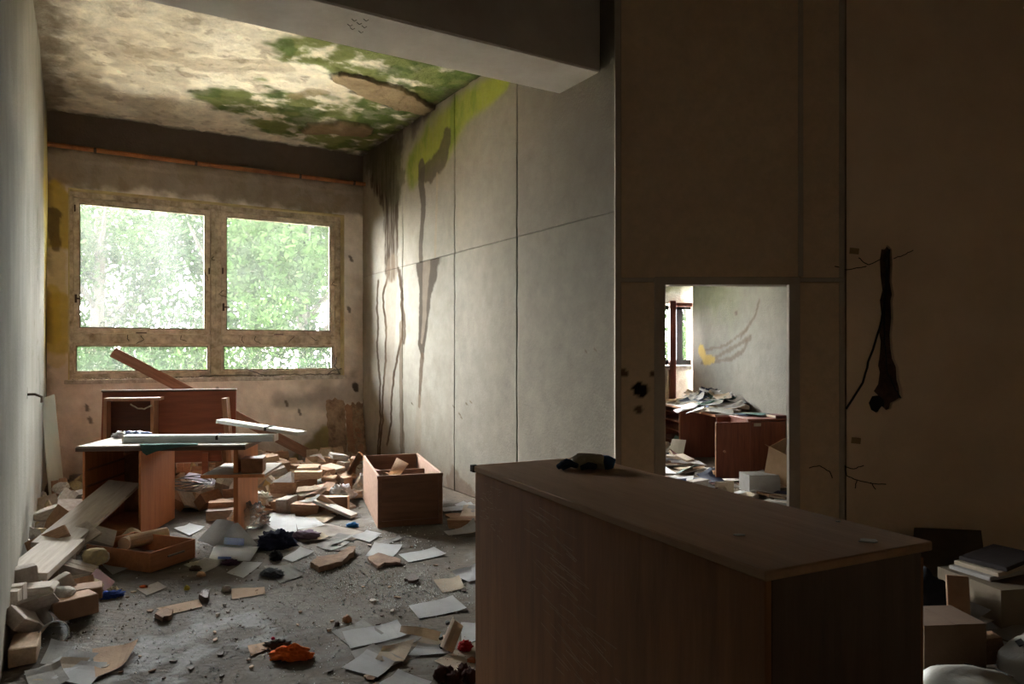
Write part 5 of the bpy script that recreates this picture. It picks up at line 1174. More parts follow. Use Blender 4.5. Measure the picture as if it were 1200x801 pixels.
[1,4,0.159,0.173,0.125,-4.858,8.17,0.063,0.0,3.14,-1.46],
[1,4,0.154,0.15,0.107,-3.954,6.701,0.081,-0.06,-3.12,-0.07],
[1,4,0.158,0.116,0.078,-4.419,7.356,0.122,1.99,0.77,0.46],
[1,4,0.201,0.103,0.117,-3.838,7.206,0.059,-0.0,3.14,0.25],
[1,7,0.262,0.204,0.016,-4.116,6.404,0.119,0.0,-1.07,2.33],
[1,4,0.145,0.155,0.129,-4.39,8.719,0.073,-0.13,-1.57,0.0],
[1,4,0.237,0.146,0.113,-4.315,8.027,0.057,-0.0,0.0,-1.74],
[1,7,0.233,0.19,0.02,-3.758,6.685,0.068,-0.19,0.37,-1.87],
[1,7,0.222,0.166,0.015,-4.118,8.302,0.007,0.0,-0.0,-1.4],
[1,7,0.318,0.191,0.017,-3.524,6.549,0.062,-0.54,-3.11,0.3],
[1,3,0.256,0.122,0.086,-4.108,6.611,0.136,-0.67,0.36,-1.36],
[1,4,0.164,0.172,0.11,-3.004,5.699,0.055,3.14,-0.0,-1.33],
[6,4,0.156,0.109,0.082,-2.978,4.4,0.041,-3.14,-0.0,-1.06],
[6,1,0.214,0.164,0.019,-3.072,4.57,0.065,-0.78,-0.0,-1.03],
[6,4,0.157,0.129,0.088,-2.56,4.351,0.072,-0.59,-0.0,-2.91],
[6,0,0.221,0.12,0.072,-2.883,4.547,0.07,-0.33,0.16,-1.14],
[6,7,0.207,0.163,0.019,-2.754,4.259,0.009,-0.0,0.0,-2.16],
[6,1,0.209,0.145,0.031,-2.548,4.254,0.079,-0.17,-0.57,2.11],
[6,3,0.191,0.111,0.063,-2.774,4.618,0.106,-0.06,-0.31,-2.97],
[6,7,0.204,0.212,0.018,-3.356,4.958,0.106,-1.57,0.0,2.0],
[6,0,0.221,0.101,0.073,-2.742,4.451,0.062,-1.3,-0.03,-2.35],
[6,4,0.187,0.13,0.074,-2.544,4.078,0.142,0.0,0.0,-0.75],
[6,1,0.207,0.159,0.035,-3.176,4.819,0.09,0.0,0.87,2.49],
[6,4,0.137,0.108,0.081,-3.2,5.111,0.04,-0.0,-0.0,-2.58],
[6,4,0.144,0.137,0.123,-2.744,4.746,0.156,-0.81,-0.35,-2.93],
[6,3,0.25,0.118,0.075,-2.649,3.841,0.125,-2.86,-1.57,0.0],
[6,0,0.277,0.112,0.072,-2.501,3.706,0.119,2.44,-0.46,-1.44],
[6,1,0.213,0.142,0.023,-2.59,4.536,0.057,2.39,-0.0,-1.29],
[6,7,0.327,0.203,0.016,-3.022,4.988,0.204,0.64,-0.42,0.66],
[6,4,0.205,0.129,0.1,-2.964,4.823,0.167,1.57,-0.59,2.44],
[6,7,0.252,0.215,0.016,-3.229,5.01,0.165,-0.19,0.07,-2.7],
[6,0,0.277,0.103,0.075,-2.667,4.138,0.107,-1.57,-0.45,0.82],
[6,0,0.254,0.127,0.09,-3.122,4.872,0.21,0.91,2.77,0.59],
[6,7,0.325,0.169,0.013,-3.465,5.114,0.162,2.62,1.57,0.0],
[6,1,0.222,0.161,0.019,-3.412,5.108,0.081,-1.57,-0.0,2.28],
[6,2,0.245,0.169,0.046,-2.772,4.702,0.023,0.0,0.0,2.17],
[6,2,0.256,0.177,0.044,-3.029,4.683,0.082,0.0,-0.51,2.71],
[6,2,0.257,0.179,0.057,-3.029,4.887,0.028,-0.0,-0.0,1.78],
[6,2,0.204,0.148,0.04,-2.956,5.159,0.184,-0.63,-0.44,-2.52],
[6,4,0.164,0.165,0.116,-2.83,4.904,0.104,0.07,-0.21,-2.58],
[6,4,0.232,0.171,0.102,-3.536,5.328,0.116,-2.53,-1.57,0.0],
[6,7,0.298,0.202,0.019,-3.206,5.364,0.126,0.0,0.94,-2.14],
[6,4,0.219,0.129,0.078,-3.135,4.981,0.108,-0.21,-0.0,-3.02],
[6,4,0.153,0.108,0.125,-2.982,4.674,0.169,2.53,-1.06,-0.43],
[7,3,0.201,0.128,0.105,-2.545,4.04,0.053,-0.0,0.0,-1.23],
[7,0,0.256,0.128,0.078,-2.786,4.126,0.145,-1.37,1.49,0.99],
[7,7,0.255,0.184,0.018,-2.521,3.818,0.158,2.44,0.39,1.6],
[7,0,0.227,0.111,0.098,-2.781,4.282,0.068,-0.0,-0.0,-2.84],
[7,0,0.235,0.115,0.085,-2.393,3.544,0.042,-0.0,-3.14,-1.07],
[9,3,0.243,0.135,0.082,2.555,3.808,0.041,-0.0,-0.0,-0.52],
[9,3,0.197,0.127,0.063,2.975,4.523,0.032,-0.0,0.0,-1.92],
[9,2,0.212,0.161,0.052,2.406,3.521,0.026,0.0,-0.0,0.77],
[9,3,0.22,0.114,0.091,2.206,3.441,0.082,-1.57,-0.25,-0.29],
[9,0,0.218,0.117,0.092,2.984,4.338,0.083,-0.0,-0.38,1.44],
[9,1,0.236,0.142,0.029,2.845,4.215,0.014,0.0,-0.0,2.33],
[9,7,0.212,0.178,0.017,2.801,3.926,0.009,-0.0,3.14,-1.46],
[9,2,0.209,0.143,0.059,2.868,4.539,0.071,-1.57,0.0,1.39],
[9,2,0.206,0.156,0.026,2.322,3.675,0.042,-0.22,-0.12,0.27],
[9,2,0.201,0.164,0.034,2.742,4.443,0.085,-0.0,0.82,3.12],
[9,1,0.202,0.17,0.033,3.066,4.119,0.031,0.0,0.14,-0.26],
[9,1,0.247,0.155,0.026,2.72,3.918,0.03,0.0,0.0,2.91],
[4,5,0.3,0.21,0.009,2.757,9.204,0.728,-0.0,-0.0,0.59],
[4,5,0.3,0.21,0.011,2.989,9.709,0.796,-0.73,-0.0,1.69],
[4,2,0.226,0.16,0.045,2.784,9.653,0.746,0.0,0.0,-2.02],
[4,1,0.203,0.153,0.03,2.841,9.227,0.747,0.0,0.0,-2.04],
[4,5,0.3,0.21,0.009,2.735,9.835,0.758,-0.3,0.0,0.92],
[4,1,0.23,0.148,0.024,2.735,10.084,0.747,-0.05,0.08,1.17],
[4,2,0.238,0.145,0.055,2.827,9.51,0.804,-0.01,-0.07,-0.39],
[4,2,0.215,0.161,0.025,0.453,9.53,0.013,0.0,-0.0,-0.42],
[4,5,0.3,0.21,0.014,2.578,9.906,0.747,0.0,-0.12,-0.65],
[4,1,0.213,0.162,0.021,2.759,10.503,0.734,-0.0,-0.0,2.37],
[4,5,0.3,0.21,0.011,2.491,9.298,0.734,-0.0,-0.05,0.13],
[4,5,0.3,0.21,0.008,2.603,9.581,0.787,-0.26,-0.23,0.46],
[4,2,0.213,0.161,0.033,2.796,10.058,0.779,0.03,-0.09,-1.71],
[4,5,0.3,0.21,0.011,2.308,10.358,0.158,0.11,-1.01,-0.01],
[4,1,0.222,0.169,0.034,2.952,9.346,0.768,-0.12,-0.17,-1.42],
[4,2,0.25,0.152,0.057,2.699,10.129,0.809,0.4,-0.09,-1.71],
[4,2,0.217,0.142,0.036,2.76,10.649,0.761,0.0,0.19,1.8],
[4,2,0.244,0.153,0.024,2.172,10.457,0.102,-0.09,-0.64,0.53],
[4,1,0.226,0.158,0.02,2.541,9.226,0.751,-0.03,-0.04,0.76],
[4,5,0.3,0.21,0.013,0.699,10.386,0.006,-3.14,-0.0,-0.03],
[4,5,0.3,0.21,0.008,2.461,9.194,0.765,-0.07,-0.09,0.98],
[4,5,0.3,0.21,0.008,2.159,10.361,0.086,-0.63,0.05,2.09],
[4,5,0.3,0.21,0.011,2.315,10.124,0.134,-0.0,1.07,-2.18],
[4,2,0.242,0.161,0.035,2.545,10.232,0.74,0.0,-0.0,-2.08],
[4,5,0.3,0.21,0.012,2.364,9.447,0.056,-0.04,-3.05,0.23],
[4,5,0.3,0.21,0.013,2.53,10.612,0.755,-0.25,0.0,0.94],
[4,5,0.3,0.21,0.008,2.681,9.255,0.772,0.02,0.05,-2.68],
[4,1,0.222,0.162,0.02,2.442,9.847,0.752,0.06,0.2,-2.54],
[4,2,0.25,0.15,0.059,2.03,10.252,0.076,0.32,-3.0,-0.98],
[4,5,0.3,0.21,0.009,2.465,10.051,0.755,0.08,-0.08,0.12],
[4,2,0.207,0.159,0.059,2.13,9.917,0.05,-3.14,0.21,1.03],
[4,2,0.241,0.156,0.047,2.308,9.618,0.023,-3.14,0.0,-1.46],
[4,1,0.225,0.154,0.019,2.043,10.044,0.046,0.51,3.14,0.67],
[4,5,0.3,0.21,0.009,2.244,10.588,0.035,3.03,0.13,-1.13],
[4,2,0.254,0.18,0.023,2.272,9.494,0.107,-0.35,-3.1,0.94],
[4,1,0.243,0.146,0.022,2.214,10.319,0.011,-0.0,0.0,2.3],
[4,1,0.236,0.159,0.019,2.298,9.006,0.049,0.13,-2.89,1.61],
[4,5,0.3,0.21,0.01,2.349,9.236,0.76,-0.34,-0.02,1.19],
[4,1,0.216,0.154,0.021,2.042,9.391,0.031,0.21,3.13,0.02],
[4,1,0.208,0.159,0.027,2.633,9.349,0.795,-0.08,-0.03,-0.04],
[4,5,0.3,0.21,0.008,1.958,10.257,0.066,2.92,0.27,-0.51],
[4,5,0.3,0.21,0.012,2.343,9.733,0.739,0.1,-0.25,-0.03],
[4,2,0.245,0.155,0.035,1.755,10.316,0.05,3.06,0.23,1.06],
[4,1,0.217,0.141,0.033,1.916,10.257,0.059,-2.97,0.31,0.72],
[4,1,0.22,0.169,0.023,2.168,10.645,0.033,3.05,0.12,-0.96],
[4,1,0.218,0.147,0.024,2.948,10.118,0.735,-0.0,3.14,-1.45],
[4,1,0.229,0.156,0.034,2.168,9.633,0.097,0.02,-3.11,-0.56],
[4,1,0.222,0.159,0.023,1.819,10.141,0.036,0.0,-0.02,-1.7],
[4,5,0.3,0.21,0.011,2.106,9.623,0.077,-3.13,0.04,0.16],
[4,5,0.3,0.21,0.013,2.619,9.031,0.762,0.21,0.11,-0.18],
[4,5,0.3,0.21,0.01,2.214,9.586,0.052,-0.0,0.0,-1.72],
[4,5,0.3,0.21,0.013,2.176,8.923,0.058,2.72,-0.01,0.97],
[4,2,0.241,0.168,0.046,2.603,10.872,0.772,0.07,-0.1,-2.08],
[4,5,0.3,0.21,0.009,2.096,9.318,0.032,-0.2,-0.04,-0.14],
[4,1,0.208,0.147,0.034,2.107,9.596,0.017,0.0,-0.0,-1.09],
[4,5,0.3,0.21,0.01,1.51,10.024,0.022,0.03,-3.11,0.89],
[4,2,0.251,0.17,0.047,1.475,10.302,0.024,-3.14,-0.0,0.09],
[4,5,0.3,0.21,0.013,1.952,9.738,0.06,-3.13,0.05,-0.29],
[4,5,0.3,0.21,0.009,2.298,8.872,0.048,2.95,-0.16,0.29],
[4,2,0.236,0.15,0.047,2.335,8.768,0.024,0.0,0.0,0.96],
[4,5,0.3,0.21,0.012,2.57,8.655,0.02,3.14,-0.05,-1.25],
[4,5,0.3,0.21,0.009,2.45,8.781,0.055,-0.03,-3.07,1.25],
[4,5,0.3,0.21,0.013,1.144,8.878,0.007,-0.0,-0.0,-0.7],
[4,2,0.245,0.149,0.024,1.801,10.048,0.012,-3.14,-0.0,1.47],
[4,5,0.3,0.21,0.012,2.008,10.572,0.006,0.0,0.0,1.25],
[4,5,0.3,0.21,0.012,2.049,10.648,0.033,3.11,0.15,-0.53],
[4,2,0.206,0.172,0.029,2.202,9.205,0.015,0.0,-0.0,-2.76],
[4,2,0.216,0.15,0.054,2.548,8.806,0.161,-1.88,1.65,0.86],
[4,5,0.3,0.21,0.009,0.25,9.267,0.004,0.0,-0.0,0.05],
[4,1,0.223,0.156,0.027,0.035,9.497,0.014,0.0,0.0,-1.93],
[4,5,0.3,0.21,0.013,1.403,9.676,0.006,-0.0,0.0,-0.97],
[4,5,0.3,0.21,0.012,1.213,9.94,0.013,0.02,-0.03,-1.83],
[4,5,0.3,0.21,0.013,2.635,10.874,0.742,0.12,-0.0,-3.03],
[4,5,0.3,0.21,0.009,1.218,8.993,0.015,0.06,-0.03,2.94],
[4,1,0.244,0.143,0.024,1.941,10.898,0.012,0.0,0.0,-2.05],
[4,2,0.241,0.169,0.048,2.787,10.846,0.792,0.05,0.37,0.16],
[4,5,0.3,0.21,0.013,1.668,9.307,0.043,-0.0,-2.89,1.43],
[4,5,0.3,0.21,0.012,2.886,8.879,0.729,-0.0,-3.14,0.68],
[4,2,0.253,0.17,0.055,2.14,10.433,0.135,-0.64,0.0,2.02],
[4,2,0.203,0.162,0.044,1.803,10.572,0.03,-0.04,3.1,-1.12],
[4,1,0.201,0.163,0.019,1.871,9.283,0.009,3.14,0.0,0.92],
[4,2,0.243,0.149,0.037,1.586,9.135,0.018,-3.14,0.0,-1.51],
[4,5,0.3,0.21,0.01,0.671,10.081,0.005,0.0,0.0,-0.05],
[4,5,0.3,0.21,0.009,1.589,9.094,0.041,3.14,0.0,-0.36],
[4,5,0.3,0.21,0.011,1.499,10.21,0.054,0.02,-0.0,-1.96],
[4,5,0.3,0.21,0.012,1.908,9.757,0.025,0.11,-0.05,-1.73],
[4,5,0.3,0.21,0.008,1.781,10.06,0.06,-0.05,0.12,2.42],
[4,5,0.3,0.21,0.011,2.019,10.293,0.114,-0.33,0.12,-1.04],
[4,5,0.3,0.21,0.008,1.874,8.961,0.037,3.06,0.16,-1.29],
[4,5,0.3,0.21,0.014,1.597,9.044,0.052,-3.14,0.0,0.77],
[4,5,0.3,0.21,0.01,2.714,8.033,0.106,0.3,-2.62,1.12],
[4,5,0.3,0.21,0.013,1.698,10.479,0.062,0.04,-3.13,0.38],
[4,5,0.3,0.21,0.01,1.776,9.675,0.029,0.09,-0.04,-1.74],
[4,5,0.3,0.21,0.009,2.945,8.774,0.751,-0.0,-3.14,-0.96],
[4,5,0.3,0.21,0.009,1.859,9.546,0.059,-3.06,-0.1,0.98],
[4,5,0.3,0.21,0.013,2.21,8.855,0.044,0.0,2.89,-0.59],
[4,5,0.3,0.21,0.012,2.983,8.858,0.741,0.0,-0.0,1.73],
[4,5,0.3,0.21,0.013,1.943,10.065,0.12,-0.27,0.06,2.75],
[4,1,0.212,0.159,0.033,2.249,9.944,0.077,-0.62,0.18,-1.58],
[4,5,0.3,0.21,0.013,1.544,9.706,0.019,3.04,-0.01,-1.32],
[4,5,0.3,0.21,0.009,1.478,10.499,0.039,2.98,0.12,0.54],
[4,1,0.247,0.166,0.026,1.737,9.851,0.04,0.09,3.12,1.2],
[4,5,0.3,0.21,0.01,2.415,9.73,0.769,0.14,2.9,0.88],
[4,1,0.241,0.143,0.033,3.132,8.552,0.74,0.0,0.0,1.74],
[4,5,0.3,0.21,0.013,1.512,10.004,0.006,0.0,-3.14,0.1],
[4,2,0.253,0.151,0.029,1.742,11.319,0.015,-0.0,3.14,1.18],
[4,5,0.3,0.21,0.014,1.63,10.067,0.051,0.09,-0.1,-1.04],
[4,1,0.206,0.158,0.032,2.985,9.365,0.795,0.03,-2.93,0.98],
[4,2,0.212,0.163,0.043,1.606,9.783,0.063,-3.08,-0.08,-0.75],
[4,5,0.3,0.21,0.008,2.173,9.636,0.062,-0.01,-0.0,-2.14],
[5,5,0.3,0.21,0.012,2.926,8.047,0.006,0.0,3.14,-1.32],
[5,5,0.3,0.21,0.012,1.537,6.581,0.006,-0.0,-0.0,1.85],
[5,3,0.264,0.118,0.084,1.27,5.536,0.042,-3.14,-0.0,-0.83],
[5,1,0.234,0.165,0.033,2.686,6.588,0.017,3.14,0.0,0.13],
[5,5,0.3,0.21,0.01,2.532,8.068,0.005,0.0,0.0,-0.37],
[5,5,0.3,0.21,0.009,1.856,6.546,0.004,0.0,0.0,-0.02],
[5,2,0.205,0.168,0.03,2.987,8.759,0.089,-0.05,-0.08,-1.43],
[5,5,0.3,0.21,0.014,2.983,8.576,0.069,-0.0,-0.0,-1.96],
[5,2,0.23,0.151,0.035,2.386,6.863,0.018,-0.0,0.0,0.7],
[5,2,0.222,0.165,0.036,1.985,7.145,0.018,-0.0,0.0,0.23],
[5,5,0.3,0.21,0.012,0.503,7.333,0.006,-0.0,-0.0,-2.81],
[5,3,0.222,0.135,0.075,1.338,6.209,0.038,-3.14,0.0,-1.3],
[5,3,0.219,0.129,0.087,2.44,6.664,0.06,0.28,0.0,-0.84],
[5,1,0.238,0.155,0.019,1.676,8.197,0.009,0.0,0.0,0.2],
[5,5,0.3,0.21,0.013,1.383,8.532,0.007,-0.0,-0.0,0.98],
[5,5,0.3,0.21,0.011,1.466,6.559,0.018,0.0,-0.0,2.16],
[5,5,0.3,0.21,0.011,2.539,8.539,0.006,0.0,0.0,1.8],
[5,2,0.202,0.175,0.032,2.191,7.621,0.032,-0.02,-0.14,-1.98],
[5,1,0.231,0.16,0.034,2.856,7.5,0.017,0.0,-3.14,-0.64],
[5,2,0.227,0.176,0.025,1.794,8.193,0.031,-0.0,0.0,-1.12],
[5,2,0.231,0.141,0.054,2.411,7.353,0.027,-0.0,-0.0,-2.2],
[5,5,0.3,0.21,0.013,1.867,7.423,0.007,-0.0,-0.0,-3.06],
[5,5,0.3,0.21,0.009,2.268,6.797,0.036,0.01,0.21,-2.41],
[5,5,0.3,0.21,0.01,2.581,8.41,0.016,0.0,-0.0,-3.02],
[5,1,0.244,0.166,0.019,2.64,7.342,0.038,-3.08,0.2,0.46],
[5,5,0.3,0.21,0.011,1.928,6.464,0.029,0.05,-0.0,0.06],
[5,1,0.217,0.169,0.035,1.04,6.577,0.017,-0.0,-0.0,-1.54],
[5,5,0.3,0.21,0.013,3.023,7.122,0.006,0.0,-0.0,-2.63],
[5,2,0.235,0.178,0.048,2.062,7.004,0.118,-1.88,1.57,0.0],
[5,2,0.215,0.164,0.043,2.138,8.22,0.021,0.0,-0.0,-0.83],
[5,2,0.203,0.162,0.022,1.71,6.669,0.021,-0.02,0.09,0.98],
[5,2,0.252,0.177,0.024,2.44,6.457,0.063,0.0,0.43,-2.06],
[5,5,0.3,0.21,0.014,1.968,6.39,0.013,0.05,-0.01,0.18],
[5,5,0.3,0.21,0.011,1.812,7.221,0.034,-2.98,0.02,-1.69],
[5,1,0.234,0.159,0.022,2.163,7.303,0.033,0.1,-0.12,-2.86],
[5,5,0.3,0.21,0.012,1.907,6.8,0.02,0.0,-3.05,0.59],
[5,5,0.3,0.21,0.013,2.456,7.055,0.031,-0.0,-0.16,-2.34],
[5,5,0.3,0.21,0.009,1.668,6.312,0.03,-0.13,-0.08,1.64],
[5,5,0.3,0.21,0.013,1.848,6.25,0.026,0.0,-0.13,1.19],
[5,5,0.3,0.21,0.011,2.559,7.454,0.053,-0.09,-0.26,-1.58],
[5,5,0.3,0.21,0.013,2.153,7.517,0.025,-0.14,-0.02,-0.73],
[5,2,0.246,0.162,0.044,1.548,6.229,0.044,-0.09,0.12,-3.13],
[5,5,0.3,0.21,0.008,1.701,7.088,0.004,3.14,-0.0,-0.61],
[5,3,0.242,0.129,0.096,1.973,7.696,0.064,1.57,-0.0,-2.51],
[5,2,0.252,0.162,0.029,1.924,6.467,0.062,3.12,0.05,0.71],
[5,1,0.25,0.149,0.018,2.614,8.004,0.019,-0.0,-0.0,1.67],
[5,2,0.25,0.163,0.036,-0.779,9.203,0.018,-0.0,-0.0,2.02],
[5,3,0.186,0.126,0.061,2.334,8.39,0.063,1.57,-0.0,-1.39],
[5,5,0.3,0.21,0.01,1.71,6.182,0.032,-0.15,-0.0,2.2],
[5,5,0.3,0.21,0.011,2.129,8.143,0.048,-0.0,-0.0,1.86],
[3,1,0.224,0.152,0.022,-0.312,6.369,0.022,0.14,-0.0,1.54],
[3,7,0.251,0.166,0.014,-0.35,6.87,0.02,-0.0,0.1,0.06],
[3,7,0.227,0.166,0.015,-0.509,6.838,0.008,0.0,0.0,0.72],
[3,1,0.216,0.148,0.027,-0.338,6.57,0.036,0.0,0.21,1.09],
[3,7,0.217,0.21,0.02,-0.494,6.531,0.01,-0.0,0.0,-1.41],
[3,3,0.257,0.148,0.077,-0.409,6.186,0.038,-3.14,-0.0,-0.04],
[3,1,0.246,0.166,0.028,-0.301,6.616,0.052,0.2,0.07,2.35]]
M_tan = mat('tan_card', (0.62, 0.45, 0.31), (0.45, 0.31, 0.21), rough=0.85, scale=6, rand=0.18, bump=0.2)
M_brn = mat('brown_card', (0.40, 0.24, 0.15), (0.26, 0.15, 0.09), rough=0.85, scale=6, rand=0.18, bump=0.2)
M_grs = mat('dusty_grey_card', (0.50, 0.44, 0.38), (0.33, 0.28, 0.24), rough=0.9, scale=6, rand=0.15, bump=0.3)
M_pap = mat('paper_white', (0.62, 0.615, 0.62), (0.50, 0.49, 0.485), rough=0.8, scale=5, rand=0.08, bump=0.1)
M_papc = mat('paper_cream', (0.62, 0.52, 0.40), (0.45, 0.36, 0.27), rough=0.85, scale=5, rand=0.12, bump=0.15)
M_papg = mat('paper_grey', (0.47, 0.445, 0.42), (0.34, 0.32, 0.295), rough=0.85, scale=5, rand=0.12, bump=0.15)
M_plas = mat('plaster_lump', (0.62, 0.56, 0.48), (0.36, 0.31, 0.26), rough=0.95, scale=7, rand=0.12, bump=0.8)
M_yel = mat('yellowed_lump', (0.64, 0.52, 0.27), (0.42, 0.35, 0.24), rough=0.95, scale=5, rand=0.12, bump=0.8)
M_nav = mat('navy_cover', (0.04, 0.05, 0.10), rough=0.6, rand=0.3, scale=5); M_gre = mat('green_cover', (0.05, 0.12, 0.10), rough=0.6, rand=0.3, scale=5)
M_red = mat('dull_red_cover', (0.16, 0.05, 0.045), rough=0.7, rand=0.3, scale=5)
M_drk = mat('dark_cover', (0.05, 0.04, 0.04), rough=0.7, rand=0.3, scale=5)
def unit_carton(seed):
    m_ = MB(); m_.box((0, 0, 0), (1, 1, 1), bev=0.0); bm = m_.bm
    for x in (-0.03, 0.0, 0.03): bmesh.ops.bisect_plane(bm, geom=bm.verts[:]+bm.edges[:]+bm.faces[:], plane_co=(0, x, 0), plane_no=(0, 1, 0))
    rr = random.Random(seed)
    for v in bm.verts:
        if abs(v.co.y) < 0.01 and abs(v.co.z) > 0.4: v.co.z *= 0.9
    cor = {}
    for v in bm.verts:
        k = tuple(1 if c > 0 else 0 for c in v.co); j = cor.setdefault(k, Vector([rr.uniform(-0.05, 0.05) for _ in range(3)])); v.co += j
    return m_
def unit_block(seed):
    m_ = MB().box((0, 0, 0), (1, 1, 1), bev=0.04); return m_.rough(0.045, 1.3, seed)
def unit_tray(seed):
    m_ = MB().box((0, 0, 0), (1, 1, 1)); bm = m_.bm; top = max(bm.faces, key=lambda f: f.calc_center_median().z)
    r_ = bmesh.ops.inset_region(bm, faces=[top], thickness=0.05, depth=0)
    for v in top.verts: v.co.z -= 0.86
    return m_.rough(0.04, 1.2, seed)
def unit_bundle(seed):
    rr = random.Random(seed); m_ = MB(); bm = m_.bm; prev = None; n = 9; first = None
    for i in range(n):
        ox = rr.uniform(-0.03, 0.03); oy = rr.uniform(-0.03, 0.03)
        for zz in (i/n, (i+0.75)/n):
            ring = [bm.verts.new((sx*0.5+ox, sy*0.5+oy, zz-0.5+0.04*sx*sy)) for sx, sy in ((-1, -1), (1, -1), (1, 1), (-1, 1))]
            if prev:
                for k in range(4): bm.faces.new((prev[k], prev[(k+1) % 4], ring[(k+1) % 4], ring[k]))
            else: first = ring
            prev = ring
    bm.faces.new(prev); bm.faces.new(first[::-1]); return m_
def unit_roll(seed):
    m_ = MB(); bm = m_.bm; n = 22; turns = 1.5; R_ = []
    for i in range(n+1):
        a = i/n*turns*2*math.pi; r = 0.5-0.12*i/n
        R_.append([bm.verts.new((x, math.cos(a)*r, math.sin(a)*r)) for x in (-0.5-0.02*math.sin(a), 0.5+0.03*math.sin(a+1))])
    for a, b in zip(R_[:-1], R_[1:]): bm.faces.new((a[0], a[1], b[1], b[0]))
    bmesh.ops.solidify(bm, geom=bm.faces[:], thickness=0.03); return m_
def unit_chunk(seed):
    m_ = MB(); bmesh.ops.create_icosphere(m_.bm, subdivisions=2, radius=0.55); rr = random.Random(seed)
    for k in range(9):
        n = Vector([rr.gauss(0, 1) for _ in range(3)]).normalized(); d = rr.uniform(0.3, 0.45)
        for v in m_.bm.verts:
            e = v.co.dot(n)-d
            if e > 0: v.co -= n*e
    return m_.rough(0.05, 3, seed)
def unit_slab(seed):
    rr = random.Random(seed); n = rr.choice((4, 5, 6, 7)); pts = []
    for k in range(n):
        a = 2*math.pi*(k+rr.uniform(-0.25, 0.25))/n+0.7; pts.append((0.62*math.cos(a)*rr.uniform(0.75, 1.05), 0.62*math.sin(a)*rr.uniform(0.75, 1.05)))
    return MB().slab(pts, -0.5, 0.5)
def unit_folder(seed):
    m_ = MB(); bm = m_.bm; bmesh.ops.create_grid(bm, x_segments=8, y_segments=4, size=0.5); rr = random.Random(seed); a, b, c_ = rr.uniform(-1.8, 1.8), rr.uniform(-1.4, 1.4), rr.uniform(0, 6)
    for v in bm.verts: v.co.z = a*(v.co.x**2)*1.6+b*v.co.x*v.co.y*2+0.3*math.sin(v.co.y*5+c_)
    bmesh.ops.solidify(bm, geom=bm.faces[:], thickness=0.22); return m_
UNIT = {'carton': unit_carton, 'block': unit_block, 'tray': unit_tray, 'bundle': unit_bundle, 'roll': unit_roll, 'chunk': unit_chunk, 'slab': unit_slab, 'folder': unit_folder, 'bigbox': unit_carton}
UC = {}
def unit_mesh(kind, var, m):
    key = (kind, var, m.name)
    if key not in UC:
        m_ = UNIT[kind](var+3); bmesh.ops.recalc_face_normals(m_.bm, faces=m_.bm.faces); me = bpy.data.meshes.new(kind); m_.bm.to_mesh(me); m_.bm.free(); me.materials.append(m); UC[key] = me
    return UC[key]
TONES = {   # kind: object name, category, [(material, words)]
 'carton': ('small_carton', 'box', [(M_tan, 'tan card box'), (M_brn, 'brown card box'), (M_grs, 'dusty grey card box')]),
 'bigbox': ('cardboard_box', 'box', [(M_brn, 'large brown carton')]),
 'tray': ('open_carton', 'box', [(M_tan, 'open tan card box'), (M_brn, 'open brown card box')]),
 'bundle': ('paper_bundle', 'papers', [(M_papc, 'cream paper bundle'), (M_papg, 'greyish paper bundle')]),
 'roll': ('card_roll', 'roll', [(M_tan, 'rolled tan card')]),
 'chunk': ('rubble_lump', 'rubble', [(M_plas, 'pale plaster lump'), (M_yel, 'yellowed rubble lump')]),
 'slab': ('board_piece', 'debris', [(M_grs, 'flat grey board piece'), (M_brn, 'flat brown board piece')]),
 'block': ('brown_block', 'block', [(M_brn, 'long brown block'), (M_tan, 'long tan block'), (M_grs, 'long dusty grey block')]),
 'folder': ('loose_document', 'document', [(M_pap, 'white curled document'), (M_papg, 'grey curled document'), (M_nav, 'navy curled document cover'), (M_pap, 'white curled document'), (M_papc, 'cream curled document'), (M_drk, 'dark curled document cover'), (M_gre, 'green curled document cover')]),
 'book': ('book', 'book', [(M_grs, 'grey book'), (M_nav, 'navy-covered book'), (M_brn, 'brown-covered book'), (M_red, 'dull red-covered book')])}
WHERE = {'behind': 'in the heap under the desk', 'middle': 'in the heap between desk and crate', 'crate': 'in the heap beside the open crate', 'wall': 'along the foot of the window wall', 'corner': 'in the rubble by the green panel',
 'left': 'along the left wall below the plank', 'leftnear': 'in the bottom left corner', 'right': 'in the dark heap at right', 'fardesk': 'on the next room desk', 'farfloor': 'on the next room floor', 'cratebeside': 'between open crate and foreground cabinet'}
BOOK = {}
def make_book(m, label, group):
    if m.name not in BOOK:
        t = thing('book', label, 'book', (0, 0, 0), group=group)
        c_ = MB(); c_.slab([(-0.5, -0.5), (-0.5, 0.5), (-0.38, 0.5), (-0.38, 0.34), (0.5, 0.34), (0.5, 0.5)][:0] or [(-0.5, -0.5), (0.5, -0.5), (0.5, -0.42), (-0.46, -0.42), (-0.46, 0.42), (0.5, 0.42), (0.5, 0.5), (-0.5, 0.5)], -0.5, 0.5, Matrix.Rotation(math.pi/2, 4, 'X'))
        c_.build('cover', m, t); MB().box((0.01, 0, 0), (0.93, 0.94, 0.80)).build('pages', M_papc, t)
        BOOK[m.name] = t; return t
    t = dup(BOOK[m.name]); t['label'] = label; t['group'] = group; return t
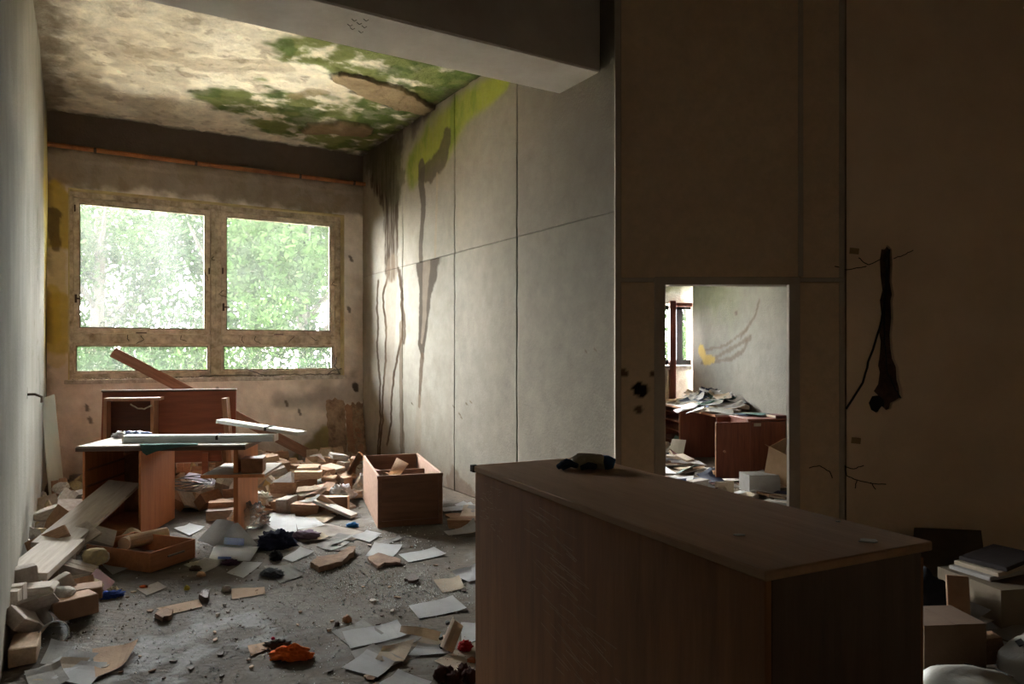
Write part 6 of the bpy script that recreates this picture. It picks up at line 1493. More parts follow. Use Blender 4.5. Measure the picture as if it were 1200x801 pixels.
for i, (zi, ki, sx, sy, sz, x, y, z, ex, ey, ez) in enumerate(DEBRIS):
    kind = D_KIND[ki]; zone = D_ZONE[zi]; nm, cat, tones = TONES[kind]
    rr = random.Random(i*7+1); m, words = tones[rr.randrange(len(tones))]
    if zone in ('left', 'leftnear') and kind in ('carton', 'block', 'slab') and rr.random() < 0.6: m, words = [t for t in tones if t[0] is M_grs][0]
    if zone == 'corner' and kind == 'chunk' and rr.random() < 0.7 and y < 6.4: m, words = tones[1]
    label = words+' '+WHERE[zone]; group = words+' '+WHERE[zone]
    if kind == 'book': o = make_book(m, label, group)
    else:
        o = bpy.data.objects.new(nm, unit_mesh(kind, rr.randrange(4), m)); COL.objects.link(o); tag(o, label, cat, group)
    o.location = (x, y, z); o.rotation_euler = (ex, ey, ez); o.scale = (sx, sy, sz)
# ------------------------------------------------------------------ single pieces laid out over the heaps and the floor
def scene_bvh(skip=('tree', 'bush', 'shed', 'ground', 'window_1', 'window_2', 'added_window', 'ceiling', 'ceiling_far', 'wall_left', 'wall_back', 'wall_right', 'wall_front')):
    bpy.context.view_layer.update(); vs = []; fs = []
    for o in scn.objects:
        if o.type != 'MESH' or len(o.data.vertices) > 30000: continue
        r = o
        while r.parent: r = r.parent
        if r.name.split('.')[0] in skip: continue
        b = len(vs); mw = o.matrix_world; vs += [mw @ v.co for v in o.data.vertices]; fs += [[b+i for i in p.vertices] for p in o.data.polygons]
    return BVHTree.FromPolygons(vs, fs)
BV = scene_bvh()
def height(x, y, z0=1.3):
    h = BV.ray_cast(Vector((x, y, z0)), Vector((0, 0, -1)))
    return max(0.0, h[0].z) if h[0] is not None else 0.0
def sheet(name, corners, m, label, cat='paper', group=None, nx=7, ny=9, lift=0.003, top=1.3, curl=0.0, seed=0, th=0.0012, parent=None, maxh=None, flatfloor=False):
    """thin sheet over whatever lies below it; corners are floor points in order"""
    c_ = [Vector(p) for p in corners]; rr = random.Random(seed); X = np.zeros((ny, nx, 3)); hh = np.zeros((ny, nx))
    for j in range(ny):
        for i in range(nx):
            a, b = i/(nx-1), j/(ny-1); p = (c_[0]*(1-a)+c_[1]*a)*(1-b)+(c_[3]*(1-a)+c_[2]*a)*b
            h = 0 if flatfloor else height(p.x, p.y, top)
            if maxh is not None: h = min(h, maxh)
            X[j, i] = (p.x, p.y, 0); hh[j, i] = h+lift
    z = hh.copy()
    for _ in range(14):
        q = np.pad(z, 1, mode='edge'); av = (q[:-2, 1:-1]+q[2:, 1:-1]+q[1:-1, :-2]+q[1:-1, 2:])/4; z = np.maximum(hh, av*0.85+z*0.15)
    ii, jj = np.meshgrid(np.linspace(0, 1, nx), np.linspace(0, 1, ny)); ph = rr.uniform(0, 6)
    z += curl*(np.maximum(0, ii-0.6)**2*6+np.maximum(0, 0.35-jj)**2*5*(0.5+0.5*math.sin(ph)))+0.0015*np.sin(ii*7+ph)*np.cos(jj*5+ph)+0.0015
    m_ = MB(); o0 = (c_[0]+c_[1]+c_[2]+c_[3])/4; o0.z = float(z.mean())
    vs = [[m_.bm.verts.new((X[j, i, 0]-o0.x, X[j, i, 1]-o0.y, z[j, i]-o0.z)) for i in range(nx)] for j in range(ny)]
    for j in range(ny-1):
        for i in range(nx-1): m_.bm.faces.new((vs[j][i], vs[j][i+1], vs[j+1][i+1], vs[j+1][i]))
    bmesh.ops.solidify(m_.bm, geom=m_.bm.faces[:], thickness=th)
    o = m_.build(name, m, parent, o0); 
    if label: tag(o, label, cat, group)
    return o
def fl4(*pts): return [floor_at(*p) for p in pts]
LEV = [0.0015]
def floor_sheet(pts, m, label, lv=1, name='paper_sheet', cat='paper', curl=0.012, **k):
    return sheet(name, fl4(*pts), m, label, cat, lift=0.0025*lv, flatfloor=True, curl=curl, seed=lv+int(pts[0][0]), **k)
floor_sheet([(388.6, 740.5), (425.4, 727.8), (450, 745), (409, 757)], M_papg, 'greyish sheet peeking out left of the white sheet, front floor papers', 1)
floor_sheet([(401, 743), (465.6, 731.5), (478.7, 747.5), (410.4, 762)], M_pap, 'brightest white sheet on top of the front floor papers', 4)
floor_sheet([(411, 765), (437, 758), (475, 776), (430, 790)], M_papg, 'grey-white sheet under the cream one, front floor papers', 1)
floor_sheet([(400.3, 783), (430, 764), (463, 779), (442.5, 795)], M_pap, 'white sheet lowest left of the front floor papers, left of the cream sheet', 2)
floor_sheet([(436.5, 759.6), (478.7, 746.5), (495, 750), (454.6, 767)], M_papg, 'grey sheet just below the brightest white sheet', 2)
floor_sheet([(439.5, 776.7), (448.5, 763.6), (485.7, 754), (472.7, 778.3)], M_papc, 'cream sheet lying aslant on the front floor papers', 5)
floor_sheet([(478.7, 769.6), (490, 757), (524, 760), (526, 766.5)], M_pap, 'white sheet just right of the cream sheet', 2)
floor_sheet([(480, 757), (496, 748), (522, 752), (508, 762)], M_papc, 'beige sheet behind the cream one, near the folded card', 1)
floor_sheet([(444, 802), (466.6, 788), (506, 802), (480, 822)], M_pap, 'white sheet cut by the bottom edge of the picture', 1)
floor_sheet([(478.7, 710), (530, 700), (547, 714.8), (490.8, 725.4)], M_pap, 'single white sheet alone on the floor above the folded card', 1)
floor_sheet([(507.8, 680), (538, 677), (545, 690), (519, 695)], M_papc, 'small beige sheet above the single white sheet', 1)
floor_sheet([(529, 673), (562, 665), (566, 678), (549, 683)], M_pap, 'white sheet half hidden behind the foreground cabinet corner', 3, curl=0.03)
floor_sheet([(467, 650), (508.8, 643), (523, 650.5), (478.7, 659)], M_pap, 'white sheet on the floor in front of the open crate', 1)
floor_sheet([(428.4, 652), (438.5, 638), (471.7, 640), (460, 654)], M_pap, 'white sheet with its lower edge under a piece of bark', 1)
floor_sheet([(412, 629.5), (430, 623.5), (446.5, 627), (433, 636)], M_pap, 'white sheet beside the lower left corner of the crate', 2)
floor_sheet([(438, 636), (468, 629.6), (471, 632), (445, 640)], M_papg, 'narrow grey sheet just under the crate', 1)
floor_sheet([(540, 731), (563, 732), (563, 750), (541, 757)], M_pap, 'white sheet behind the folded card at the cabinet edge', 2)
floor_sheet([(316, 601.5), (346, 605), (348, 626), (314, 620)], M_pap, 'large white sheet left of a pair, in front of the box heap', 3)
floor_sheet([(345, 606), (369, 609), (380.6, 616.6), (349, 621)], M_pap, 'large white sheet right of a pair, in front of the box heap', 2)
floor_sheet([(288, 618), (312, 618.7), (325, 628), (292, 634)], M_papg, 'grey sheet right of the tented folder', 3, curl=0.03)
floor_sheet([(265.5, 671.5), (285, 660), (307.5, 661), (285, 677.5)], M_pap, 'white sheet between purple rag and grey crumpled cloth', 1)
floor_sheet([(309, 664), (340, 663), (357, 674.5), (328, 683.5)], M_papg, 'grey sheet with the dark grey crumpled cloth beside it', 1)
floor_sheet([(331, 655), (352, 643), (368, 648), (343, 659)], M_pap, 'narrow white sheet right of the navy rag', 2)
floor_sheet([(206, 620), (238, 618), (224, 627)], M_pap, 'x', 1) if False else floor_sheet([(204, 620), (222, 616), (240, 619), (222, 628)], M_pap, 'white sheet between drawer and box heap', 3)
floor_sheet([(215, 662), (240, 655), (262, 660), (240, 671)], M_papg, 'brown-grey sheet right of the drawer corner', 1)
floor_sheet([(370, 640), (392, 633), (410, 637), (386, 646)], M_papg, 'pale grey sheet above the left piece of bark', 1)
floor_sheet([(47, 780), (60, 753), (88, 756), (76, 777)], M_papg, 'dusty white sheet in the lower left, right of the blocks', 2)
floor_sheet([(60, 795), (95, 778), (126, 780), (104, 806)], M_pap, 'white sheet in the lower left corner, nearest the picture edge', 2)
floor_sheet([(108, 764), (162, 757), (148, 782), (112, 796)], M_tan, 'large tan card sheet lying in the lower left of the floor', 4, 'card_sheet', 'card', 0.02, th=0.004)
floor_sheet([(509, 775), (541, 758), (570, 752), (556, 796)], M_papc, 'cream card beneath the red rag beside the foreground cabinet', 1, 'card_sheet', 'card', 0.01, th=0.004)
floor_sheet([(183, 713), (233, 702.5), (237.5, 711), (202, 719.5)], M_tan, 'light brown flat board in the middle of the open floor', 1, 'board_piece', 'board', 0.0, th=0.012)
floor_sheet([(271, 690), (310, 688), (311, 696), (272, 702.5)], M_tan, 'light brown flat board piece left of the grey sheet, open floor', 1, 'board_piece', 'board', 0.0, th=0.012)
floor_sheet([(290, 757), (314, 752), (316, 760), (294, 769)], M_tan, 'small light brown board piece left of the orange rag', 1, 'board_piece', 'board', 0.0, th=0.014)
floor_sheet([(349, 622), (381, 613), (430, 624), (413, 634)], M_grs, 'flat grey board below the white paper pair, with a brown front edge', 1, 'board_piece', 'board', 0.0, th=0.03)
floor_sheet([(95, 652), (118, 642), (140, 650), (116, 664)], M_grs, 'grey card sheet left of the drawer', 16, 'card_sheet', 'card', 0.02, th=0.006)
floor_sheet([(118, 662), (150, 656), (158, 664), (132, 675)], M_papg, 'crumpled grey sheet below the drawer front', 4, curl=0.03)
floor_sheet([(160, 690), (185, 682), (196, 688), (172, 698)], M_grs, 'small grey board piece near the blue rag', 1, 'board_piece', 'board', 0.0, th=0.01)
# loose papers over the heaps: sheets of A4 that sag over the boxes beneath
def strew(n, rect, ms, label, group, seed, sz=(0.29, 0.2), top=1.3):
    rr = random.Random(seed)
    for k in range(n):
        p = floor_at(rr.uniform(rect[0], rect[2]), rr.uniform(rect[1], rect[3])); a = rr.uniform(0, math.pi); w, l = sz[0]*rr.uniform(0.6, 1.05), sz[1]*rr.uniform(0.7, 1.0)
        ux = Vector((math.cos(a), math.sin(a), 0)); uy = Vector((-ux.y, ux.x, 0)); m, wd = rr.choice(ms)
        hs_ = [height((p+ux*w*a_+uy*l*b_).x, (p+ux*w*a_+uy*l*b_).y, top) for a_ in (-.5, 0, .5) for b_ in (-.5, 0, .5)]
        if max(hs_)-min(hs_) > (0.03 if rect[0] < 30 else 0.06 if rect[0] < 150 else 0.12): continue
        sheet('paper_sheet', [p-ux*w/2-uy*l/2, p+ux*w/2-uy*l/2, p+ux*w/2+uy*l/2, p-ux*w/2+uy*l/2], m, wd+' '+label, 'paper', wd+' '+group, 6, 5, top=top, curl=0.02, seed=k, lift=0.004)
PW = [(M_pap, 'white loose sheet'), (M_papg, 'grey loose sheet'), (M_papc, 'cream loose sheet')]
strew(26, (200, 555, 272, 600), PW, 'over the heap under the desk', 'sheets under the desk', 1, top=0.45)
strew(40, (310, 545, 375, 600), PW, 'over the heap between desk and crate', 'sheets on the middle heap', 2)
strew(30, (365, 550, 430, 600), PW, 'over the heap beside the crate', 'sheets by the crate', 3)
strew(14, (230, 600, 400, 640), PW, 'on the floor before the desk', 'sheets in front of the desk', 4)
strew(10, (60, 650, 125, 700), PW, 'along the left wall', 'sheets along the left wall', 5, top=0.35)
strew(6, (5, 735, 90, 798), PW, 'among the blocks in the bottom left corner', 'sheets bottom left', 6, top=0.4)
strew(6, (535, 590, 560, 625), PW, 'between the open crate and the foreground cabinet', 'sheets beside the crate', 8)
strew(46, (784, 552, 920, 612), PW+[(M_pap, 'white loose sheet'), (M_nav, 'navy loose sheet'), (M_red, 'dull red loose sheet')], 'on the next room floor', 'sheets on the next room floor', 7, (0.34, 0.26), top=0.5)
strew(8, (1090, 690, 1190, 760), PW, 'in the dark heap at right', 'sheets in the dark heap', 9, (0.36, 0.26), top=0.9)
rr = random.Random(12)
for k in range(46):     # the paper heap on the far desk, sheets draped over the settled folders
    s = min(max(rr.gauss(1.5, 0.5), 0.3), 2.85); o = min(abs(rr.gauss(0.1, 0.2))+0.08, 0.60); p = R2a+R2d*s+R2n*o; a = rr.uniform(0, 3.14); w, l = rr.uniform(0.2, 0.36), rr.uniform(0.14, 0.24)
    ux = Vector((math.cos(a), math.sin(a), 0)); uy = Vector((-ux.y, ux.x, 0)); m, wd = rr.choice(PW+[(M_pap, 'white loose sheet'), (M_nav, 'navy loose cover'), (M_gre, 'green loose cover')])
    hgt = 0.34*math.exp(-((s-1.55)/0.5)**2)*math.exp(-(o/0.42)**2)*rr.uniform(0.1, 1.0)
    tl_ = rr.uniform(-0.5, 0.5); q = []
    for sx, sy in ((-1, -1), (1, -1), (1, 1), (-1, 1)):
        v = p+ux*w/2*sx+uy*l/2*sy; v.z = 0; q.append(v)
    sheet('paper_sheet', q, m, wd+' on the next room desk', 'paper', wd+' on the far desk heap', 6, 5, top=1.3, lift=0.004, curl=0.04, seed=k)
    BV = scene_bvh() if k % 9 == 8 else BV
# ------------------------------------------------------------------ rags, clods, bark
def crumple(name, px, py, s, m, label, cat, seed=0, rz=0.0, z=None, amp=0.28, sub=4, parent=None, at=None, fs=3.0):
    from mathutils import noise
    p = at if at is not None else floor_at(px, py); m_ = MB(); bmesh.ops.create_icosphere(m_.bm, subdivisions=sub, radius=1.0)
    for v in m_.bm.verts:
        n = v.co.normalized(); r = max(0.55, min(1.35, 1+amp*(2.2*abs(noise.noise(n*fs+Vector((seed*3.1, 0, 0))))-0.55)*1.1+amp*0.35*noise.noise(n*fs*2.3+Vector((0, seed, 0)))))
        v.co = Vector((n.x*s[0]/2*r, n.y*s[1]/2*r, max(-0.35, n.z)*s[2]/1.35*r+s[2]*0.26))
    zz = z if z is not None else height(p.x, p.y, 1.3)
    o = m_.build(name, m, parent, Vector((p.x, p.y, zz+0.001)), (0, 0, rz), smooth=True)
    if label: tag(o, label, cat)
    return o
def cloth(name, c): return mat(name, c, tuple(x*0.7 for x in c), rough=0.95, bump=0.6, bscale=60, scale=10)
crumple('rag', 340, 771, (0.19, 0.08, 0.06), cloth('orange_cloth', (0.95, 0.20, 0.03)), 'bright orange crumpled rag on the open floor at the bottom', 'rag', 3, 0.05, None, 0.36, sub=5, fs=1.9)
crumple('rag', 545, 762, (0.07, 0.06, 0.045), cloth('red_cloth', (0.45, 0.015, 0.02)), 'small red rag on cream card beside the foreground cabinet', 'rag', 5)
crumple('rag', 129, 699, (0.14, 0.08, 0.035), cloth('royal_blue_cloth', (0.02, 0.06, 0.32)), 'royal blue rag on the floor below the drawer', 'rag', 6, 0.4)
crumple('rag', 133, 694, (0.07, 0.05, 0.035), cloth('beige_cloth', (0.65, 0.5, 0.34)), 'small beige scrap touching the royal blue rag', 'rag', 7)
crumple('rag', 324, 640, (0.26, 0.22, 0.12), cloth('navy_cloth', (0.022, 0.025, 0.06)), 'navy crumpled cloth beside the purple one, in front of the box heap', 'cloth', 8, 0.3, amp=0.35)
crumple('rag', 323, 655, (0.09, 0.08, 0.06), cloth('black_cloth', (0.012, 0.012, 0.014)), 'black tail of cloth just below the navy cloth', 'cloth', 9)
crumple('rag', 358, 630, (0.24, 0.16, 0.05), cloth('dusky_purple_cloth', (0.20, 0.13, 0.18)), 'dusky purple cloth right of the navy cloth', 'cloth', 10, -0.2)
crumple('rag', 270, 661, (0.12, 0.06, 0.035), cloth('plum_cloth', (0.06, 0.025, 0.05)), 'small plum rag below the tented folder', 'rag', 11)
crumple('rag', 319, 674, (0.17, 0.11, 0.04), cloth('charcoal_cloth', (0.05, 0.055, 0.06)), 'charcoal crumpled cloth on a grey sheet, centre floor', 'rag', 12, -0.5)
crumple('rag', 413, 617, (0.10, 0.06, 0.035), cloth('sky_blue_cloth', (0.02, 0.16, 0.45)), 'sky blue rag left of the open crate', 'rag', 13)
crumple('rag', 325, 757, (0.13, 0.05, 0.03), cloth('brown_cloth', (0.06, 0.04, 0.03)), 'dark brown scrap behind the orange rag', 'rag', 14, 0.1)
crumple('bottle_cap', 320, 749, (0.02, 0.02, 0.015), cloth('crimson', (0.5, 0.01, 0.05)), 'tiny crimson cap behind the orange rag', 'cap', 15, sub=2)
crumple('sponge', 219, 691, (0.035, 0.03, 0.03), cloth('yellow_foam', (0.55, 0.42, 0.04)), 'tiny yellow foam cube on the open floor', 'foam', 16, sub=2, amp=0.1)
crumple('scrap', 168, 689, (0.05, 0.03, 0.015), cloth('orange_scrap_cloth', (0.6, 0.13, 0.03)), 'small orange scrap right of the royal blue rag', 'scrap', 17, sub=3)
crumple('clod', 229, 668, (0.09, 0.05, 0.03), M_iron, 'dark brown clod right of the drawer', 'clod', 18, sub=3)
crumple('clod', 236, 675, (0.06, 0.04, 0.03), M_brn, 'small brown clod on the floor right of the drawer', 'clod', 19, sub=3)
crumple('clod', 407, 728, (0.05, 0.045, 0.035), M_brn, 'brown clod just above the front floor papers', 'clod', 20, sub=3)
crumple('clod', 395, 733, (0.03, 0.03, 0.025), M_iron, 'dark small clod left of the brown one by the front papers', 'clod', 21, sub=3)
crumple('clod', 265, 692, (0.06, 0.05, 0.035), M_plas, 'pale plaster clod left of the light brown board piece', 'clod', 22, sub=3)
for i, (px, py, s) in enumerate(((518, 796, 0.08), (532, 800, 0.07), (543, 790, 0.06), (525, 789, 0.05), (551, 797, 0.08))):
    crumple('clod', px, py, (s, s*0.8, s*0.7), cloth('reddish_soil', (0.07, 0.03, 0.025)), ['leftmost', 'front', 'upper right', 'upper', 'rightmost'][i]+' clod of reddish soil beside the foreground cabinet, bottom edge', 'clod', 30+i, sub=3, amp=0.5)
crumple('rag', 553, 776, (0.05, 0.03, 0.02), cloth('orange_grey', (0.4, 0.15, 0.06)), 'tiny orange-grey scrap beside the cabinet edge', 'scrap', 41, sub=3)
def hay(name, pts, label, th, seed, m=M_rot2):
    rr = random.Random(seed); c0 = floor_at(*pts[0]); P_ = []
    for a, b in zip(pts, pts[1:]+pts[:1]):
        for k in range(4): P_.append((a[0]+(b[0]-a[0])*k/4+rr.uniform(-0.8, 0.8), a[1]+(b[1]-a[1])*k/4+rr.uniform(-0.6, 0.6)))
    q = [floor_at(*p) for p in P_]; cx = sum((p for p in q), Vector())/len(q)
    o = MB().slab([(p.x-cx.x, p.y-cx.y) for p in q], 0, th).rough(th*0.25, 20, seed).build(name, m, None, (cx.x, cx.y, 0.002)); return tag(o, label, 'bark')
M_brk2 = mat('bark_brown', (0.33, 0.21, 0.14), (0.14, 0.08, 0.05), rough=0.95, scale=9, bump=0.9, bscale=30)
hay('bark_piece', [(364, 664), (372, 658), (395, 654), (408, 646), (417, 645), (414, 652), (400, 663), (374, 671)], 'long curved piece of brown bark on the floor, left of two', 0.035, 1, M_brk2)
hay('bark_piece', [(430, 656), (443, 650.5), (458, 655), (470, 658), (469, 662), (450, 662), (443, 667)], 'short piece of brown bark at the edge of a white sheet, right of two', 0.02, 2, M_brk2)
hay('bark_piece', [(474, 681), (483, 674), (491, 680), (490, 683), (480, 683)], 'small dark bark twig on the floor between papers', 0.02, 3, M_iron)
hay('bark_piece', [(182, 724), (190, 717), (203, 718), (200, 726), (190, 729)], 'small curled bark piece at the left end of the light brown board', 0.025, 4, M_brk2)
hay('bark_piece', [(233, 702), (238, 696), (246, 698), (243, 707)], 'small dark bark piece at the right end of the light brown board', 0.03, 5, M_iron)
# ------------------------------------------------------------------ folded card, tented folder, blue labels
def quad3(name, pts, m, label=None, cat='paper', parent=None, th=0.002, bend=0.0, org=None, nx=6, ny=6):
    c_ = [Vector(p) for p in pts]; org = org or sum(c_, Vector())/4; n = (c_[1]-c_[0]).cross(c_[3]-c_[0]).normalized(); m_ = MB(); vs = []
    for j in range(ny):
        for i in range(nx):
            a, b = i/(nx-1), j/(ny-1); vs.append(m_.bm.verts.new((c_[0]*(1-a)+c_[1]*a)*(1-b)+(c_[3]*(1-a)+c_[2]*a)*b+n*bend*4*a*(1-a)-org))
    for j in range(ny-1):
        for i in range(nx-1): k = j*nx+i; m_.bm.faces.new((vs[k], vs[k+1], vs[k+nx+1], vs[k+nx]))
    bmesh.ops.solidify(m_.bm, geom=m_.bm.faces[:], thickness=th)
    o = m_.build(name, m, parent, org if parent is None else None)
    if label: tag(o, label, cat)
    return o
Z = floor_at
M_lab = mat('blue_label', (0.025, 0.07, 0.30), (0.02, 0.05, 0.2), rough=0.6)
fo = thing('folder', 'grey tented folder with a blue label, in front of the standing desk', 'folder', Z(262, 640))
og = fo.location.copy()
def fq(pts, m, nm, th=0.003, bend=0.0): return quad3(nm, [Z(*p) for p in pts], m, parent=fo, th=th, bend=bend, org=og)
fq([(231, 633, .01), (252, 640, .02), (275, 611, .15), (254, 608, .15)], M_papg, 'cover', bend=0.01)
fq([(253, 637, .03), (303, 639, .02), (279, 612, .14), (264, 611, .14)], M_pap, 'cover', bend=-0.01)
fq([(262, 637.5, .038), (286, 639, .038), (286, 630.5, .067), (263, 629, .067)], M_lab, 'blue_label')
fo2 = thing('folder', 'flat white folder with a narrow blue label, below the tented one', 'folder', Z(274, 648)); og2 = fo2.location.copy()
quad3('cover', [Z(244, 655.5, .012), (Z(293, 657, .012)), Z(304, 640, .02), Z(252, 637, .02)], M_pap, parent=fo2, org=og2, th=0.006)
quad3('blue_label', [Z(255, 654.8, .018), Z(271, 655.2, .018), Z(271, 652, .02), Z(255.5, 651.5, .02)], M_lab, parent=fo2, org=og2)
fc2 = thing('folded_card', 'beige card folded upright beside the foreground cabinet', 'card', Z(528, 758)); og3 = fc2.location.copy()
quad3('card', [Z(516, 757, .01), Z(531, 765, .01), Z(543, 733, .13), Z(532, 722, .14)], M_papc, parent=fc2, org=og3, bend=0.035, th=0.004)
quad3('card', [Z(468, 742, .012), Z(513, 751, .012), Z(517, 740, .055), Z(470, 733, .04)], M_papc, parent=fc2, org=og3, bend=0.02, th=0.004)
for (px, py) in ((516, 745), (524, 728), (517, 755)): MB().tube([Z(px, py, .03)-og3, Z(px+1, py+3, .015)-og3], 0.012, 8).build('clip', M_blk, fc2)
# ------------------------------------------------------------------ long grey plank into the desk, with its broken end
M_gpl = wood('grey_dusty_plank', (0.50, 0.44, 0.38), (0.33, 0.28, 0.23), ax=0, rough=0.9)
plank(Z(146, 566, .40), Z(60, 640, .22), 0.25, 0.035, M_gpl, 'long dusty grey plank running down from the open desk cupboard', roll=-0.15)
plank(Z(76, 634, .22), Z(28, 675, .20), 0.24, 0.045, M_gpl, 'lower broken end of the grey plank by the left wall', roll=-0.1)
plank(Z(10, 693, .17), Z(66, 688, .17), 0.15, 0.05, M_grs, 'pale rounded bundle across the foot of the grey plank', name='paper_bundle', cat='bundle', bev=0.015)
plank(Z(57, 716, .08), Z(110, 703, .08), 0.14, 0.11, M_brn, 'large reddish-brown block beside the clear plastic cup', name='brown_block', cat='block', bev=0.006)
plank(Z(70, 697, .10), Z(120, 690, .10), 0.14, 0.07, M_brn, 'brown block behind the large reddish-brown block', name='brown_block', cat='block', bev=0.006)
# clear plastic cup lying on its side
cu = thing('plastic_cup', 'clear plastic cup lying on its side among the brown blocks', 'cup', Z(48, 726, .06)); oc = cu.location.copy()
pA = Z(34, 706, .10)-oc; pB = Z(62, 744, .05)-oc
m_ = MB(); bm = m_.bm; d = (pB-pA); ax = d.normalized(); a1 = ax.orthogonal().normalized(); a2 = ax.cross(a1); rings = []
for (f, r) in ((0.0, 0.001), (0.0, 0.045), (0.3, 0.052), (0.7, 0.06), (1.0, 0.068), (1.02, 0.072)):
    rings.append([bm.verts.new(pA+d*f+(a1*math.cos(k*math.pi/9)+a2*math.sin(k*math.pi/9))*r) for k in range(18)])
for q0, q1 in zip(rings[:-1], rings[1:]):
    for k in range(18): bm.faces.new((q0[k], q0[(k+1) % 18], q1[(k+1) % 18], q1[k]))
M_clear = film_mat('cloudy_plastic', (0.6, 0.6, 0.6), 0.4, 0.15, rough=0.1, scale=8)
m_.build('cup_wall', M_clear, cu, smooth=True)
m_ = MB(); m_.tube([pB+(a1*math.cos(k*math.pi/9)+a2*math.sin(k*math.pi/9))*0.072 for k in range(19)], 0.004, 6); m_.build('rim', mat('milky_rim', (0.6, 0.6, 0.58), rough=0.4), cu, smooth=True)
# ------------------------------------------------------------------ things on the standing desk
M_tube = mat('pale_blue_diffuser', (0.62, 0.70, 0.74), (0.5, 0.57, 0.6), rough=0.35, scale=3)
M_white = mat('off_white_enamel', (0.66, 0.65, 0.60), (0.5, 0.48, 0.42), rough=0.4, scale=4)
def strip(label, p0, p1, w, h, m, mc):
    p0 = Vector(p0); p1 = Vector(p1); t = thing('light_cover', label, 'light cover', p0); d = p1-p0; q = d.to_track_quat('X', 'Z'); L_ = d.length; t.rotation_euler = q.to_euler()
    sec = [(-w/2, 0), (w/2, 0), (w/2, h*0.7), (w/2-h*0.3, h), (-w/2+h*0.3, h), (-w/2, h*0.7)]
    m_ = MB(); r0 = [m_.bm.verts.new((0.012, y, z)) for y, z in sec]; r1 = [m_.bm.verts.new((L_-0.012, y, z)) for y, z in sec]
    for k in range(6): m_.bm.faces.new((r0[k], r0[(k+1) % 6], r1[(k+1) % 6], r1[k]))
    m_.bm.faces.new(r0[::-1]); m_.bm.faces.new(r1); m_.build('diffuser', m, t)
    for x in (0, L_-0.014): MB().box((x+0.007, 0, h/2+0.0), (0.014, w+0.004, h+0.003), bev=0.002).build('end_cap', mc, t)
    for x in (L_*0.62,): MB().tube([(x, -w/2-0.004, h*0.9), (x, 0, h+0.006), (x, w/2+0.004, h*0.9)], 0.006, 6).box((x, -w/2-0.006, h*0.6), (0.02, 0.008, 0.03)).build('clip', M_blk, t)
    return t
dt = 0.752
def DZ(px, Y, z=dt): return Vector((px_x(px, Y), Y, z))
strip('long pale blue-white fluorescent cover lying along the standing desk', DZ(147, 6.0), DZ(324, 6.08), 0.13, 0.055, M_tube, M_white)
strip('white fluorescent cover lying aslant over the pale blue one', DZ(259, 6.38, 0.875), DZ(354, 6.05, 0.800), 0.12, 0.03, M_white, M_white)
gc = [(Z(162, 513, .757)), Z(240, 510, .757), Z(205, 521, .757), Z(166, 521, .757)]
cl_ = thing('green_cloth', 'dark teal-green cloth hanging over the front edge of the standing desk', 'cloth', Z(180, 521, .757)); oc = cl_.location.copy()
M_teal = cloth('teal_cloth', (0.10, 0.20, 0.18)); yf = lambda px: dp.y+(px_x(px, dp.y)-dp.x)*math.tan(DA)-0.012
def hang(px, z): return Vector((px_x(px, yf(px)), yf(px), z))
m_ = MB(); top_ = [Vector((px_x(px, yf(px)+0.10), yf(px)+0.10, 0.758)) for px in (163, 172, 185, 200, 215, 232)]; edge = [hang(px, 0.760) for px in (164, 173, 186, 200, 215, 232)]; low = [hang(px, z)-Vector((0, 0.004, 0)) for px, z in ((167, 0.700), (172, 0.675), (183, 0.705), (198, 0.725), (214, 0.742), (232, 0.752))]
R3 = [[m_.bm.verts.new(p-oc) for p in r] for r in (top_, edge, low)]
for a, b in zip(R3[:-1], R3[1:]):
    for k in range(5): m_.bm.faces.new((a[k], a[k+1], b[k+1], b[k]))
bmesh.ops.solidify(m_.bm, geom=m_.bm.faces[:], thickness=0.003); m_.build('cloth_fold', M_teal, cl_)
crumple('plastic_bag', 0, 0, (0.24, 0.12, 0.05), mat('blue_bag', (0.10, 0.16, 0.42), (0.30, 0.36, 0.55), rough=0.4, scale=12), 'crumpled blue plastic bag at the left end of the light cover on the desk', 'bag', 51, at=DZ(160, 6.32), z=dt, amp=0.4)
crumple('crumpled_paper', 0, 0, (0.12, 0.10, 0.05), M_pap, 'crumpled white paper beside the blue bag on the desk', 'paper', 52, at=DZ(141, 6.3), z=dt, amp=0.35)
sheet('paper_sheet', [DZ(175, 6.15, 0), DZ(290, 6.2, 0), DZ(288, 6.4, 0), DZ(180, 6.35, 0)], M_pap, 'long white sheet on the desk behind the pale blue cover', 'paper', top=0.9, lift=0.004)
# ------------------------------------------------------------------ drawer contents, crate contents, wire, film, white box, bag
rl = MB().tube([Z(145, 637, .10), Z(150, 634.5, .10), Z(196, 625, .11)], [0.045, 0.05, 0.05], 14).build('card_roll', M_tan); tag(rl, 'brown cardboard roll lying in the orange-brown drawer', 'roll')
quad3('card_piece', [Z(455, 556, .36), Z(469, 556, .36), Z(479, 543, .50), Z(465, 536, .52)], M_tan, 'tan card standing up out of the open crate', 'card', th=0.006)
quad3('paper_sheet', [Z(447, 562, .30), Z(500, 560, .30), Z(500, 548, .28), Z(455, 550, .30)], M_pap, 'white sheet lying inside the open crate', 'paper')
wc = thing('wire_coil', 'coil of grey wire lying on the heap seen under the desk', 'wire', Z(221, 572, .20)); rr = random.Random(3)
for k in range(6):
    r = 0.17+0.008*k; pts = [(r*math.cos(a)+rr.uniform(-.006, .006), r*0.9*math.sin(a)+rr.uniform(-.006, .006), 0.012*k+0.02*math.sin(a*2+k)+0.015) for a in [j*2*math.pi/24 for j in range(25)]]
    MB().tube(pts, 0.005, 5, cap=False).build('wire_loop', mat('grey_wire', (0.22, 0.22, 0.24), rough=0.4, metal=0.3), wc, smooth=True)
